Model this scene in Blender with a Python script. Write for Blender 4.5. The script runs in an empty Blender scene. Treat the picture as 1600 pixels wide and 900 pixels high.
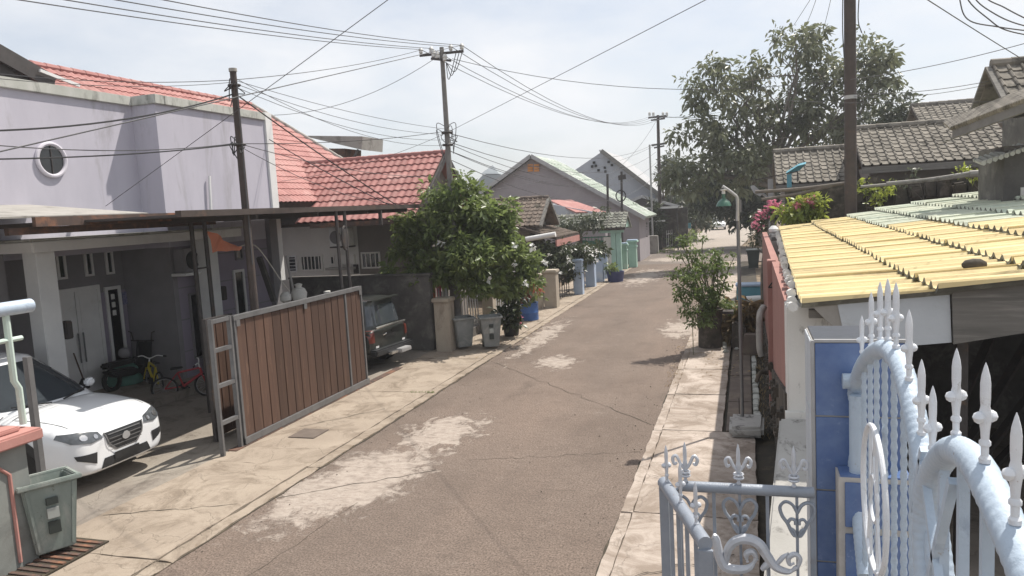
import bpy, bmesh, math, random
import numpy as np
from mathutils import Vector, Matrix
from mathutils.bvhtree import BVHTree
SC = bpy.context.scene
COL = SC.collection
random.seed(7)
RNG = np.random.default_rng(7)
R = math.radians

# ------------------------------------------------------------------ camera
F_PX, CX, CY, CAM_H = 1170.0, 800.0, 450.0, 4.0
_fw = Vector((365, -145, F_PX)).normalized()          # street direction (+Y) in camera space (x right, y down, z forward)
_up = Vector((-.055, -1, 0.0))
_up.z = -(_up.x * _fw.x + _up.y * _fw.y) / _fw.z
_up.normalize()
_rt = _fw.cross(_up)
if _rt.x < 0: _rt = -_rt
CAM = Vector((0, 0, CAM_H))

def _ray(px, py):
    d = Vector((px - CX, py - CY, F_PX))
    return Vector((d.dot(_rt), d.dot(_fw), d.dot(_up)))
def atX(px, py, X): r = _ray(px, py); return CAM + r * (X / r.x)
def atY(px, py, Y): r = _ray(px, py); return CAM + r * (Y / r.y)
def atZ(px, py, Z): r = _ray(px, py); return CAM + r * ((Z - CAM_H) / r.z)
def G(px, py): return atZ(px, py, 0)
def pix(p):
    p = Vector(p) - CAM
    c = _rt * p.x + _fw * p.y + _up * p.z
    if c.z < .01: return (-9999, -9999)
    return CX + F_PX * c.x / c.z, CY + F_PX * c.y / c.z

cam = bpy.data.cameras.new('camera')
cam.sensor_width = 36.0
cam.lens = 36.0 * F_PX / 1600.0
cam.clip_start, cam.clip_end = .05, 3000
camo = bpy.data.objects.new('camera', cam)
COL.objects.link(camo)
# camera rows in world axes: image right, image up, backwards
cr = Vector((_rt.x, _fw.x, _up.x)); cd = Vector((_rt.y, _fw.y, _up.y)); cf = Vector((_rt.z, _fw.z, _up.z))
m = Matrix((cr, -cd, -cf)).transposed().to_4x4()
m.translation = CAM
camo.matrix_world = m
SC.camera = camo

# ------------------------------------------------------------------ light, sky, exposure
SUN_ELEV, SUN_AZ = 60.0, 38.0                          # azimuth clockwise from +Y towards +X
sun_dir = Vector((math.sin(R(SUN_AZ)) * math.cos(R(SUN_ELEV)), math.cos(R(SUN_AZ)) * math.cos(R(SUN_ELEV)), math.sin(R(SUN_ELEV))))
sl = bpy.data.lights.new('sun', 'SUN')
sl.energy, sl.angle, sl.color = 4.9, R(.6), (1, .94, .85)
so = bpy.data.objects.new('sun', sl)
COL.objects.link(so)
so.rotation_euler = (-sun_dir).to_track_quat('-Z', 'Y').to_euler()

world = bpy.data.worlds.new('World')
SC.world = world
world.use_nodes = True
wt = world.node_tree
wt.nodes.clear()
def wn(t, **k):
    n = wt.nodes.new(t)
    for a, b in k.items(): setattr(n, a, b)
    return n
sky = wn('ShaderNodeTexSky', sky_type='NISHITA', sun_disc=False)
sky.sun_elevation, sky.sun_rotation = R(SUN_ELEV), R(SUN_AZ)
sky.air_density, sky.dust_density, sky.ozone_density = 1.0, 2.0, 1.5
tc = wn('ShaderNodeTexCoord')
mp = wn('ShaderNodeMapping')
mp.inputs['Scale'].default_value = (1, 1, 2.6)
mp.inputs['Location'].default_value = (.35, .2, .1)
nz = wn('ShaderNodeTexNoise')
nz.inputs['Scale'].default_value, nz.inputs['Detail'].default_value = 2.6, 10
nz.inputs['Roughness'].default_value = .56
rp = wn('ShaderNodeValToRGB')
rp.color_ramp.elements[0].position, rp.color_ramp.elements[1].position = .40, .66
rp.color_ramp.elements[0].color = (.55, .55, .55, 1)
rp.color_ramp.elements[1].color = (1, 1, 1, 1)
mx = wn('ShaderNodeMixRGB')
CLOUD = (7.0, 7.1, 7.3, 1)
mx.inputs[2].default_value = CLOUD
bg = wn('ShaderNodeBackground')
bg.inputs['Strength'].default_value = .115
wo = wn('ShaderNodeOutputWorld')
L = wt.links.new
L(tc.outputs['Generated'], mp.inputs['Vector']); L(mp.outputs[0], nz.inputs['Vector'])
L(nz.outputs['Fac'], rp.inputs[0]); L(rp.outputs[0], mx.inputs[0]); L(sky.outputs[0], mx.inputs[1])
L(mx.outputs[0], bg.inputs['Color']); L(bg.outputs[0], wo.inputs['Surface'])

vs = SC.view_settings
vs.view_transform, vs.look, vs.exposure, vs.gamma = 'Standard', 'None', 0.25, 1.0
SC.cycles.max_bounces = 6
SC.cycles.transparent_max_bounces = 8
SC.cycles.volume_bounces = 0

# ------------------------------------------------------------------ materials
class NT:
    """small node helper"""
    def __init__(s, name):
        s.m = bpy.data.materials.new(name); s.m.use_nodes = True
        s.t = s.m.node_tree; s.t.nodes.clear()
        s.out = s.n('ShaderNodeOutputMaterial')
        s.pos = s.n('ShaderNodeNewGeometry')
        s.tc = s.n('ShaderNodeTexCoord')
    def n(s, typ, **k):
        n = s.t.nodes.new(typ)
        for a, b in k.items(): setattr(n, a, b)
        return n
    def put(s, sock, v):
        if isinstance(v, bpy.types.NodeSocket): s.t.links.new(v, sock)
        elif v is not None:
            if sock.type == 'RGBA' and len(v) == 3: v = (*v, 1)
            sock.default_value = v
    def math(s, op, a, b=0.0, c=None, clamp=False):
        n = s.n('ShaderNodeMath', operation=op, use_clamp=clamp)
        s.put(n.inputs[0], a); s.put(n.inputs[1], b)
        if c is not None: s.put(n.inputs[2], c)
        return n.outputs[0]
    def noise(s, scale, detail=6, rough=.6, vec=None, dist=0.0, stretch=None, w=None):
        n = s.n('ShaderNodeTexNoise')
        n.inputs['Scale'].default_value = scale; n.inputs['Detail'].default_value = detail
        n.inputs['Roughness'].default_value = rough; n.inputs['Distortion'].default_value = dist
        v = vec if vec is not None else s.pos.outputs['Position']
        if stretch:
            mpn = s.n('ShaderNodeMapping'); mpn.inputs['Scale'].default_value = stretch
            s.put(mpn.inputs['Vector'], v); v = mpn.outputs[0]
        s.put(n.inputs['Vector'], v)
        return n.outputs['Fac']
    def ramp(s, f, a, b, ca=(0, 0, 0), cb=(1, 1, 1)):
        n = s.n('ShaderNodeValToRGB')
        n.color_ramp.elements[0].position, n.color_ramp.elements[1].position = a, b
        n.color_ramp.elements[0].color = (*ca, 1); n.color_ramp.elements[1].color = (*cb, 1)
        s.put(n.inputs[0], f)
        return n.outputs[0]
    def mix(s, f, a, b, mode='MIX'):
        n = s.n('ShaderNodeMixRGB', blend_type=mode)
        s.put(n.inputs[0], f); s.put(n.inputs[1], a); s.put(n.inputs[2], b)
        return n.outputs[0]
    def bump(s, h, strength=.3, dist=.02):
        n = s.n('ShaderNodeBump'); n.inputs['Strength'].default_value = strength; n.inputs['Distance'].default_value = dist
        s.put(n.inputs['Height'], h)
        return n.outputs[0]
    def bsdf(s, col, rough=.8, metal=0.0, normal=None, spec=.4, **k):
        b = s.n('ShaderNodeBsdfPrincipled')
        s.put(b.inputs['Base Color'], col); s.put(b.inputs['Roughness'], rough); s.put(b.inputs['Metallic'], metal)
        b.inputs['Specular IOR Level'].default_value = spec
        if normal is not None: s.put(b.inputs['Normal'], normal)
        for a, v in k.items(): s.put(b.inputs[a], v)
        return b.outputs[0]
    def done(s, sh):
        s.put(s.out.inputs['Surface'], sh); return s.m

def pm(name, c1, c2=None, scale=3.0, rough=.85, dirt=None, dscale=1.2, damt=(.52, .72), bump=.25, bscale=None, metal=0.0, obj=False, var=0.0, stretch=None, spec=.35, coat=0.0, spot=None):
    """weathered paint / plaster / metal: two-tone noise, dirt patches with their own shape, fine relief"""
    t = NT(name)
    vec = t.tc.outputs['Object'] if obj else None
    c2 = c2 or tuple(x * .8 for x in c1)
    f = t.noise(scale, 8, .65, vec, stretch=stretch)
    col = t.mix(t.ramp(f, .35, .68), c1, c2)
    if dirt:
        d = t.noise(dscale, 10, .7, vec, dist=.4, stretch=stretch)
        col = t.mix(t.ramp(d, *damt), col, dirt)
    if spot:
        sp_ = t.noise(spot[1], 5, .75, vec)
        col = t.mix(t.ramp(sp_, spot[2], spot[2] + .06), col, spot[0])
    if var:
        oi = t.n('ShaderNodeObjectInfo')
        k = t.math('MULTIPLY_ADD', oi.outputs['Random'], 2 * var, 1 - var)
        cmb = t.n('ShaderNodeCombineColor'); 
        for i in range(3): t.put(cmb.inputs[i], k)
        col = t.mix(1.0, col, cmb.outputs[0], 'MULTIPLY')
    nb = t.noise(bscale or scale * 14, 5, .7, vec)
    k = {'Coat Weight': coat} if coat else {}
    ro = t.math('MULTIPLY_ADD', f, .2, rough - .1, clamp=True)
    return t.done(t.bsdf(col, ro, metal, t.bump(nb, bump, .01) if bump else None, spec, **k))

def leaf_mat(name, c1, c2, c3, trans=.35, scale=1.2):
    t = NT(name)
    ri = t.pos.outputs['Random Per Island']
    col = t.mix(ri, c1, c2)
    col = t.mix(t.ramp(t.noise(scale, 3, .5), .42, .7), col, c3)
    a = t.bsdf(col, .38, 0, None, .5)
    tr = t.n('ShaderNodeBsdfTranslucent'); t.put(tr.inputs['Color'], t.mix(.5, col, tuple(min(1, x * 1.6) for x in c2)))
    mxs = t.n('ShaderNodeMixShader'); mxs.inputs[0].default_value = trans
    t.put(mxs.inputs[1], a); t.put(mxs.inputs[2], tr.outputs[0])
    return t.done(mxs.outputs[0])

def glass_mat(name, col, rough=.08):
    t = NT(name)
    n = t.noise(1.5, 3, .5)
    c = t.mix(n, col, tuple(x * .6 for x in col))
    return t.done(t.bsdf(c, rough, 0, None, .8))

M = {}
# concrete road: brown grey crust, worn pale patches with ragged outlines
def road_mat(name, base1, base2, patches):
    t = NT(name)
    P = t.pos.outputs['Position']
    f = t.noise(.55, 8, .62, dist=.3)
    col = t.mix(t.ramp(f, .35, .65), base1, base2)
    g = t.noise(38, 4, .8)
    lf_ = t.noise(.35, 6, .6, stretch=(1.6, .35, 1))
    col = t.mix(t.math('MULTIPLY', t.ramp(lf_, .45, .66), .6), col, tuple(x * y for x, y in zip(base2, (1.22, 1.16, 1.12))))
    col = t.mix(t.ramp(g, .40, .60), tuple(x * .5 for x in base1), col)
    sp = t.noise(3.0, 10, .8)
    col = t.mix(t.math('MULTIPLY', t.ramp(sp, .58, .70), .35), col, (.36, .31, .27))
    sep = t.n('ShaderNodeSeparateXYZ'); t.put(sep.inputs[0], P)
    rag = t.noise(2.6, 12, .78, dist=.6, stretch=(1, .8, 1))
    tot = None
    for cx, cy, rx, ry, ang, k in patches:
        dx = t.math('SUBTRACT', sep.outputs[0], cx); dy = t.math('SUBTRACT', sep.outputs[1], cy)
        ca, sa = math.cos(R(ang)), math.sin(R(ang))
        u = t.math('DIVIDE', t.math('ADD', t.math('MULTIPLY', dx, ca), t.math('MULTIPLY', dy, sa)), rx)
        v = t.math('DIVIDE', t.math('SUBTRACT', t.math('MULTIPLY', dy, ca), t.math('MULTIPLY', dx, sa)), ry)
        d = t.math('SQRT', t.math('ADD', t.math('MULTIPLY', u, u), t.math('MULTIPLY', v, v)))
        s = t.math('SUBTRACT', 1.0, d)
        s = t.math('MAXIMUM', s, -1.0)
        s = t.math('ADD', t.math('MULTIPLY', s, .55), t.math('MULTIPLY', t.math('SUBTRACT', rag, .5), k))
        mk = t.ramp(t.math('ADD', s, t.math('MULTIPLY', t.math('SUBTRACT', t.noise(17, 6, .8), .5), .30)), .0, .15)
        tot = mk if tot is None else t.math('MAXIMUM', tot, mk)
    worn = t.mix(t.ramp(t.noise(6, 8, .75), .35, .7), (.50, .44, .385), (.34, .285, .245))
    col = t.mix(t.math('MULTIPLY', tot, .74), col, worn)
    md = t.noise(7.5, 9, .78, dist=.5, stretch=(.55, 1.5, 1))
    col = t.mix(t.math('MULTIPLY', t.ramp(md, .48, .66), .55), col, tuple(x * .55 for x in base1))
    col = t.mix(t.math('MULTIPLY', t.ramp(md, .50, .36), .40), tuple(x * 1.35 for x in base2), col) if False else col
    oil = t.noise(.9, 7, .7, stretch=(1, .6, 1))
    col = t.mix(t.math('MULTIPLY', t.ramp(oil, .57, .68), .38), col, (.085, .068, .058))
    h = t.math('ADD', t.noise(60, 4, .8), t.math('MULTIPLY', t.noise(9, 6, .7), .8))
    h = t.math('SUBTRACT', h, t.math('MULTIPLY', tot, 1.6)) if tot is not None else h
    return t.done(t.bsdf(col, .9, 0, t.bump(h, .5, .015), .2))
M['road'] = road_mat('road_crust', (.190, .149, .124), (.270, .215, .180), [
    (-5.75, 9.75, .95, 1.9, -10, 1.5), (-5.35, 12.3, .7, 1.1, 0, 2.8), (-4.75, 18.4, .5, .9, 10, 2.6), (-2.0, 23.5, .6, 1.6, 0, 2.6),
    (-6.1, 22, .4, 3.0, 0, 3.2), (-5.2, 40, .9, 4.0, 0, 3.0)])
M['side_road'] = road_mat('side_road_crust', (.20, .17, .15), (.27, .235, .21), [(-4.5, 51, 2, 2, 0, 2.0)])
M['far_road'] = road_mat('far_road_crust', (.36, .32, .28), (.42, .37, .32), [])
def slab_mat(name, a, b, grime, gr=(.50, .66)):
    t = NT(name)
    col = t.mix(t.ramp(t.noise(.7, 8, .6), .35, .68), a, b)
    st = t.noise(1.3, 12, .75, dist=.8)
    col = t.mix(t.math('MULTIPLY', t.ramp(st, *gr), .8), col, grime)
    fine = t.noise(22, 6, .8)
    col = t.mix(t.math('MULTIPLY', t.ramp(fine, .56, .7), .4), col, tuple(x * .45 for x in a))
    cr = t.n('ShaderNodeTexVoronoi', feature='DISTANCE_TO_EDGE'); cr.inputs['Scale'].default_value = .8
    cr.inputs['Randomness'].default_value = 1.0
    wv = t.n('ShaderNodeVectorMath', operation='ADD')
    nn = t.n('ShaderNodeTexNoise'); nn.inputs['Scale'].default_value = 2.2; nn.inputs['Detail'].default_value = 6
    t.put(nn.inputs['Vector'], t.pos.outputs['Position'])
    t.put(wv.inputs[0], t.pos.outputs['Position']); t.put(wv.inputs[1], nn.outputs['Color']); t.put(cr.inputs['Vector'], wv.outputs[0])
    line = t.ramp(cr.outputs['Distance'], .004, .014, (1, 1, 1), (0, 0, 0))
    col = t.mix(t.math('MULTIPLY', line, .22), col, (.12, .1, .08))
    h = t.math('SUBTRACT', t.math('ADD', t.noise(45, 5, .8), t.noise(5, 6, .7)), line)
    return t.done(t.bsdf(col, .9, 0, t.bump(h, .5, .015), .2))
M['pave_l'] = slab_mat('sandy_concrete', (.300, .249, .200), (.378, .318, .256), (.185, .147, .112), (.47, .62))
M['pave_r'] = slab_mat('chalky_concrete', (.48, .415, .365), (.38, .325, .28), (.22, .175, .14), (.43, .58))
M['yard'] = slab_mat('yard_concrete', (.24, .21, .18), (.3, .27, .23), (.12, .1, .085))
M['earth'] = pm('bare_earth', (.19, .14, .095), (.11, .085, .06), 1.5, .95, (.3, .25, .18), .6, bump=.6, bscale=18)
M['drain_slab'] = pm('drain_slab', (.155, .125, .105), (.105, .085, .072), 2.5, .9, (.22, .18, .14), 1.5, bump=.4)
M['dark_mud'] = pm('dark_mud', (.035, .03, .024), (.06, .05, .035), 3, .9, (.11, .09, .06), 2.5, bump=.7, bscale=20)
M['rubble'] = pm('rubble_stone', (.10, .085, .07), (.045, .04, .034), 4, .95, (.2, .17, .14), 3, bump=.8, bscale=16)
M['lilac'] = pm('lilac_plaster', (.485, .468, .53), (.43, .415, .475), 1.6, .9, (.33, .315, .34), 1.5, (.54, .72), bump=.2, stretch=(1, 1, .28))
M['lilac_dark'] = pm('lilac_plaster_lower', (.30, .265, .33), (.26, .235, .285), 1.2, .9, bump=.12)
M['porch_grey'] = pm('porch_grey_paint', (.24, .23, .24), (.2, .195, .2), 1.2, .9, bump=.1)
M['white'] = pm('white_paint', (.74, .74, .73), (.66, .66, .65), 2, .7, (.5, .48, .44), 1.4, (.6, .78), bump=.1)
M['white_col'] = pm('white_column_paint', (.72, .73, .72), (.64, .65, .65), 2, .75, bump=.08)
M['coping'] = pm('mossy_coping', (.50, .50, .47), (.40, .41, .37), 3, .95, (.13, .13, .11), 2.4, (.5, .68), bump=.4, stretch=(1, 1, .4))
M['mossy_white'] = pm('stained_white_wall', (.66, .65, .62), (.58, .57, .54), 2, .9, (.06, .055, .05), 2.3, (.545, .66), bump=.3, stretch=(1, 1, .55))
M['shade_stain_grey'] = pm('shade_stain_concrete', (.40, .39, .37), (.33, .32, .30), 2, .9, (.06, .055, .05), 2.4, (.53, .64), bump=.35)  # grey tone paints in the buttress shade, black stains on top
M['pole_grey'] = pm('pole_grey_concrete', (.22, .21, .20), (.17, .165, .158), 4, .9, (.11, .10, .095), 3, (.54, .7), bump=.3)
M['window_ring'] = pm('pale_lilac_ring', (.60, .575, .63), (.54, .52, .57), 3, .85, bump=.1)
M['red_tile'] = pm('red_metal_tile', (.34, .155, .14), (.28, .12, .108), 1.3, .7, (.42, .255, .23), .9, (.52, .75), bump=.08, var=.15, spec=.4)
M['grey_tile'] = pm('weathered_grey_tile', (.235, .215, .185), (.165, .15, .128), 5, .95, (.065, .06, .05), 2.5, (.50, .66), bump=.5, var=.18)
M['brown_tile'] = pm('weathered_brown_tile', (.21, .17, .14), (.15, .12, .10), 5, .95, (.07, .065, .05), 2.5, (.52, .68), bump=.5, var=.15)
M['mossy_tile'] = pm('mossy_dark_tile', (.17, .17, .15), (.1, .1, .085), 4, .95, (.27, .28, .24), 2.2, (.5, .62), bump=.6, var=.25)
M['deck'] = pm('roof_batten_dark', (.07, .055, .045), (.05, .04, .035), 4, .95, bump=0)
M['green_sheet'] = pm('faded_green_sheet', (.30, .37, .30), (.40, .44, .38), 1.6, .6, (.62, .64, .6), 1.1, (.5, .7), bump=.1)
M['yellow_sheet'] = pm('yellow_fibre_sheet', (.62, .49, .25), (.70, .59, .335), 1.6, .8, (.36, .28, .165), 2.2, (.53, .74), bump=.35, bscale=30, var=.10, stretch=(.5, 2.5, 1))
M['mint_sheet'] = pm('faded_mint_sheet', (.44, .49, .40), (.54, .55, .43), 1.6, .75, (.27, .28, .22), 2.0, (.52, .72), bump=.2, bscale=30, var=.06)
M['wood'] = pm('brown_plank', (.104, .060, .043), (.080, .047, .035), 1.2, .65, (.17, .105, .075), 2.0, (.55, .75), bump=.25, bscale=30, obj=False, var=.24, stretch=(6, 6, .5), spot=((.24, .17, .13), 9, .66))
M['old_board'] = pm('old_grey_board', (.20, .19, .175), (.13, .125, .115), 2, .95, (.27, .255, .235), 3, (.5, .7), bump=.5, stretch=(.4, 6, 6), var=.1)
M['white_board'] = pm('bluish_white_board', (.50, .53, .56), (.44, .47, .5), 2, .85, (.33, .34, .34), 1.5, (.55, .75), bump=.2)
M['steel'] = pm('grey_steel', (.20, .20, .202), (.15, .15, .152), 5, .5, (.12, .09, .07), 3, (.62, .75), metal=.35, bump=.1)
M['dark_steel'] = pm('dark_painted_steel', (.07, .062, .06), (.05, .045, .043), 5, .6, (.12, .075, .05), 3, (.58, .72), bump=.1)
M['rust'] = pm('rusty_fascia', (.115, .075, .06), (.07, .055, .05), 3, .85, (.26, .125, .075), 2.2, (.5, .65), bump=.3)
M['rust_pole'] = pm('dark_rusty_pole', (.075, .058, .052), (.055, .045, .04), 4, .75, (.12, .075, .055), 2, (.55, .72), bump=.2)
M['galv'] = pm('galvanised', (.42, .42, .42), (.34, .34, .345), 5, .5, (.2, .18, .16), 3, (.62, .76), metal=.3, bump=.08)
M['concrete'] = pm('weathered_concrete', (.36, .345, .32), (.29, .275, .255), 3, .95, (.16, .15, .135), 2, (.52, .68), bump=.4)
M['dark_conc'] = pm('damp_and_shade_concrete', (.125, .118, .11), (.075, .07, .066), 2, .95, (.21, .195, .18), 1.6, (.5, .68), bump=.5)  # damp walls, and the painted shade of interiors under roofs
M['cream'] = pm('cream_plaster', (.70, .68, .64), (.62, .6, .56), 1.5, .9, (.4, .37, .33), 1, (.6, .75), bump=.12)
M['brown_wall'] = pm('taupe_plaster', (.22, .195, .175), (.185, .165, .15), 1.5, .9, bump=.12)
M['beige'] = pm('beige_pillar_paint', (.43, .38, .31), (.35, .3, .245), 2, .9, (.2, .165, .13), 1.6, (.55, .7), bump=.2, stretch=(1, 1, .5))
M['mint'] = pm('mint_paint', (.36, .52, .44), (.31, .46, .39), 2, .8, (.5, .56, .5), 1.5, (.55, .75), bump=.12)
M['green_fence'] = pm('green_fence_paint', (.08, .25, .17), (.06, .2, .135), 3, .6, bump=.1)
M['lblue'] = pm('pale_blue_paint', (.40, .48, .60), (.34, .42, .54), 2, .85, (.52, .56, .62), 1.5, (.55, .72), bump=.12)
M['blue_plastic'] = pm('blue_plastic', (.055, .135, .36), (.045, .11, .3), 3, .45, (.12, .17, .3), 2, (.58, .75), bump=.05)
M['navy_plastic'] = pm('dark_blue_plastic', (.05, .06, .16), (.04, .05, .12), 3, .5, bump=.05)
M['bin_green'] = pm('grimy_green_bin', (.245, .285, .262), (.19, .225, .205), 3, .75, (.35, .355, .325), 2.4, (.48, .68), bump=.15, stretch=(1, 1, .5), spot=((.09, .09, .08), 9, .62))
M['bin_inside'] = pm('bin_inside', (.03, .07, .05), (.025, .05, .035), 3, .7, bump=.05)
M['bin_grey'] = pm('dusty_grey_bin', (.23, .24, .235), (.18, .19, .185), 3, .75, (.33, .325, .30), 2.4, (.5, .7), bump=.15)
M['black'] = pm('black_plastic', (.02, .02, .021), (.028, .028, .028), 5, .5, bump=.05)
M['tyre'] = pm('tyre_rubber', (.018, .018, .018), (.03, .028, .026), 5, .9, bump=.2)
M['dark_bin'] = pm('dark_green_black_bin', (.035, .045, .04), (.03, .035, .033), 5, .5, bump=.05)
M['bin_lid'] = pm('dusty_bin_lid', (.36, .38, .36), (.3, .32, .3), 5, .6, bump=.05)
M['carpaint_w'] = pm('white_car_paint', (.80, .82, .84), (.77, .79, .81), .8, .22, bump=0, spec=.5, coat=.6)
M['carpaint_d'] = pm('dark_green_grey_paint', (.022, .026, .024), (.03, .033, .03), 2, .3, (.1, .09, .075), 1.2, (.6, .8), bump=0, spec=.5, coat=.3)
M['carpaint_far'] = pm('silver_white_car_paint', (.74, .75, .76), (.7, .71, .72), 2, .3, bump=0, spec=.5)
M['glass'] = glass_mat('dark_glass', (.02, .022, .025), .06)
M['glass_cool'] = glass_mat('windscreen_glass', (.055, .065, .075), .05)
M['pane'] = glass_mat('window_pane', (.018, .019, .022), .15)
M['lamp_glass'] = pm('headlight_lens', (.10, .11, .12), (.05, .055, .06), 9, .12, bump=0, spec=.8)
M['chrome'] = pm('chrome', (.6, .6, .6), (.5, .5, .5), 4, .2, metal=.9, bump=0)
M['tail_red'] = pm('tail_lamp', (.15, .03, .018), (.11, .02, .014), 6, .3, bump=0, spec=.6)
M['grille'] = pm('grille_black', (.035, .037, .04), (.025, .026, .028), 8, .4, bump=0)
M['salmon'] = pm('salmon_paint', (.47, .235, .205), (.40, .20, .175), 3, .85, (.52, .32, .28), 2, (.55, .75), bump=.15)
M['wall_green'] = pm('grey_green_plaster', (.235, .25, .235), (.19, .2, .19), 2, .9, (.14, .14, .13), 1.4, (.55, .72), bump=.15)
M['pale_green'] = pm('pale_green_rail', (.52, .62, .56), (.46, .56, .5), 3, .6, (.66, .68, .64), 3, (.55, .7), bump=.08)
M['orange_cloth'] = pm('orange_cloth', (.74, .30, .19), (.66, .24, .15), 6, .9, bump=.2)
M['teal'] = pm('teal_paint', (.12, .32, .40), (.10, .27, .34), 3, .6, bump=.08)
M['teal_tarp'] = pm('teal_tarp', (.12, .27, .22), (.09, .2, .165), 4, .8, bump=.4)
M['pink_wall'] = pm('dusty_pink_wall', (.34, .18, .155), (.29, .155, .135), 2, .9, (.22, .1, .09), 1.5, (.58, .75), bump=.2)
M['blue_tile'] = pm('blue_glazed_tile', (.085, .145, .32), (.14, .215, .40), 5, .25, (.2, .28, .46), 6, (.58, .74), bump=.05, var=.12, spec=.6)
M['dark_tile'] = pm('dark_cap_tile', (.045, .05, .065), (.035, .04, .05), 5, .35, bump=.05, spec=.5)
M['grout'] = pm('pale_grout', (.5, .48, .45), (.42, .4, .37), 8, .95, bump=.2)
M['gate_white'] = pm('pale_gate_enamel', (.45, .53, .62), (.385, .47, .565), 6, .48, (.27, .33, .42), 5, (.56, .72), bump=.35, bscale=70, spec=.5, spot=((.22, .15, .10), 22, .67))
M['gate_tip'] = pm('white_spear_enamel', (.72, .74, .77), (.62, .65, .69), 8, .42, (.40, .38, .36), 9, (.60, .72), bump=.35, bscale=90, spec=.5, spot=((.24, .16, .10), 34, .66))
M['fence_silver'] = pm('silver_grey_enamel', (.29, .32, .37), (.235, .265, .31), 6, .45, (.24, .24, .26), 6, (.56, .70), bump=.3, bscale=80, metal=.15, spec=.5, spot=((.26, .16, .10), 26, .66))
M['spear_silver'] = pm('silver_paint', (.56, .58, .62), (.48, .5, .54), 9, .4, (.3, .3, .33), 7, (.6, .74), bump=.2, bscale=80, metal=.2, spec=.5)
M['cable'] = pm('cable_black', (.03, .03, .032), (.04, .04, .042), 3, .7, bump=0)
M['cable_grey'] = pm('cable_grey', (.10, .10, .105), (.08, .08, .085), 3, .7, bump=0)
M['porcelain'] = pm('insulator_porcelain', (.6, .6, .58), (.5, .5, .48), 8, .3, bump=0)
M['bark'] = pm('tree_bark', (.20, .175, .15), (.13, .115, .10), 5, .95, (.24, .22, .19), 3, (.52, .68), bump=.7, bscale=25)
M['green_stem'] = pm('green_stem', (.10, .12, .05), (.14, .13, .07), 6, .8, bump=.2)
M['leaf_big'] = leaf_mat('mango_leaf', (.10, .115, .068), (.155, .172, .095), (.18, .186, .115), .34, .5)
M['leaf_bush'] = leaf_mat('bush_leaf', (.085, .125, .045), (.17, .22, .07), (.20, .24, .085), .45, 1.2)
M['leaf_dark'] = leaf_mat('dark_leaf', (.032, .046, .022), (.055, .072, .03), (.075, .085, .042), .25, .8)
M['leaf_mor'] = leaf_mat('moringa_leaf', (.085, .13, .04), (.15, .2, .06), (.12, .17, .05), .45, 2)
M['leaf_yellow'] = leaf_mat('yellow_green_leaf', (.22, .28, .05), (.34, .38, .07), (.16, .22, .045), .45, 2)
M['leaf_grey'] = leaf_mat('grey_green_leaf', (.075, .09, .055), (.11, .125, .075), (.06, .075, .045), .3, 1)
M['straw'] = leaf_mat('dry_grass', (.30, .22, .12), (.40, .30, .17), (.2, .14, .08), .3, 3)
M['petal_pink'] = leaf_mat('pink_bract', (.56, .14, .23), (.70, .26, .35), (.48, .10, .17), .4, 3)
M['petal_white'] = leaf_mat('white_petal', (.7, .7, .68), (.8, .8, .78), (.62, .64, .6), .3, 3)
M['petal_red'] = leaf_mat('red_leaf', (.34, .07, .05), (.42, .13, .07), (.2, .06, .04), .35, 3)
M['sky_hill'] = pm('far_grey_house', (.34, .37, .39), (.3, .33, .35), 1, .95, bump=0)
M['grey_house'] = pm('mauve_grey_plaster', (.33, .30, .315), (.29, .265, .28), 1, .95, (.36, .33, .34), .5, (.5, .7), bump=.1)
M['white_house'] = pm('pale_blue_grey_plaster', (.43, .45, .49), (.38, .40, .44), 1, .95, bump=.1)
M['orange_block'] = pm('orange_vent_block', (.66, .30, .10), (.55, .24, .08), 6, .8, bump=.1)
M['dark_in'] = pm('dark_interior', (.03, .028, .027), (.02, .019, .018), 2, .95, bump=0)
M['rope'] = pm('pale_cord', (.6, .58, .52), (.5, .48, .42), 8, .9, bump=0)
M['bike_yellow'] = pm('yellow_bike_paint', (.55, .45, .05), (.5, .4, .04), 4, .4, bump=0)
M['bike_red'] = pm('red_bike_paint', (.42, .05, .06), (.35, .04, .05), 4, .4, bump=0)
M['nameplate'] = pm('purple_nameplate', (.12, .11, .25), (.3, .3, .38), 18, .5, bump=0)
M['shade_green'] = pm('green_enamel_shade', (.045, .12, .085), (.05, .14, .1), 4, .35, bump=0, spec=.6)
M['terracotta'] = pm('terracotta_pot', (.2, .12, .08), (.15, .09, .065), 4, .9, bump=.2)
M['white_urn'] = pm('white_urn', (.66, .65, .62), (.55, .54, .5), 4, .8, (.35, .33, .3), 4, (.6, .75), bump=.1)

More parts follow.
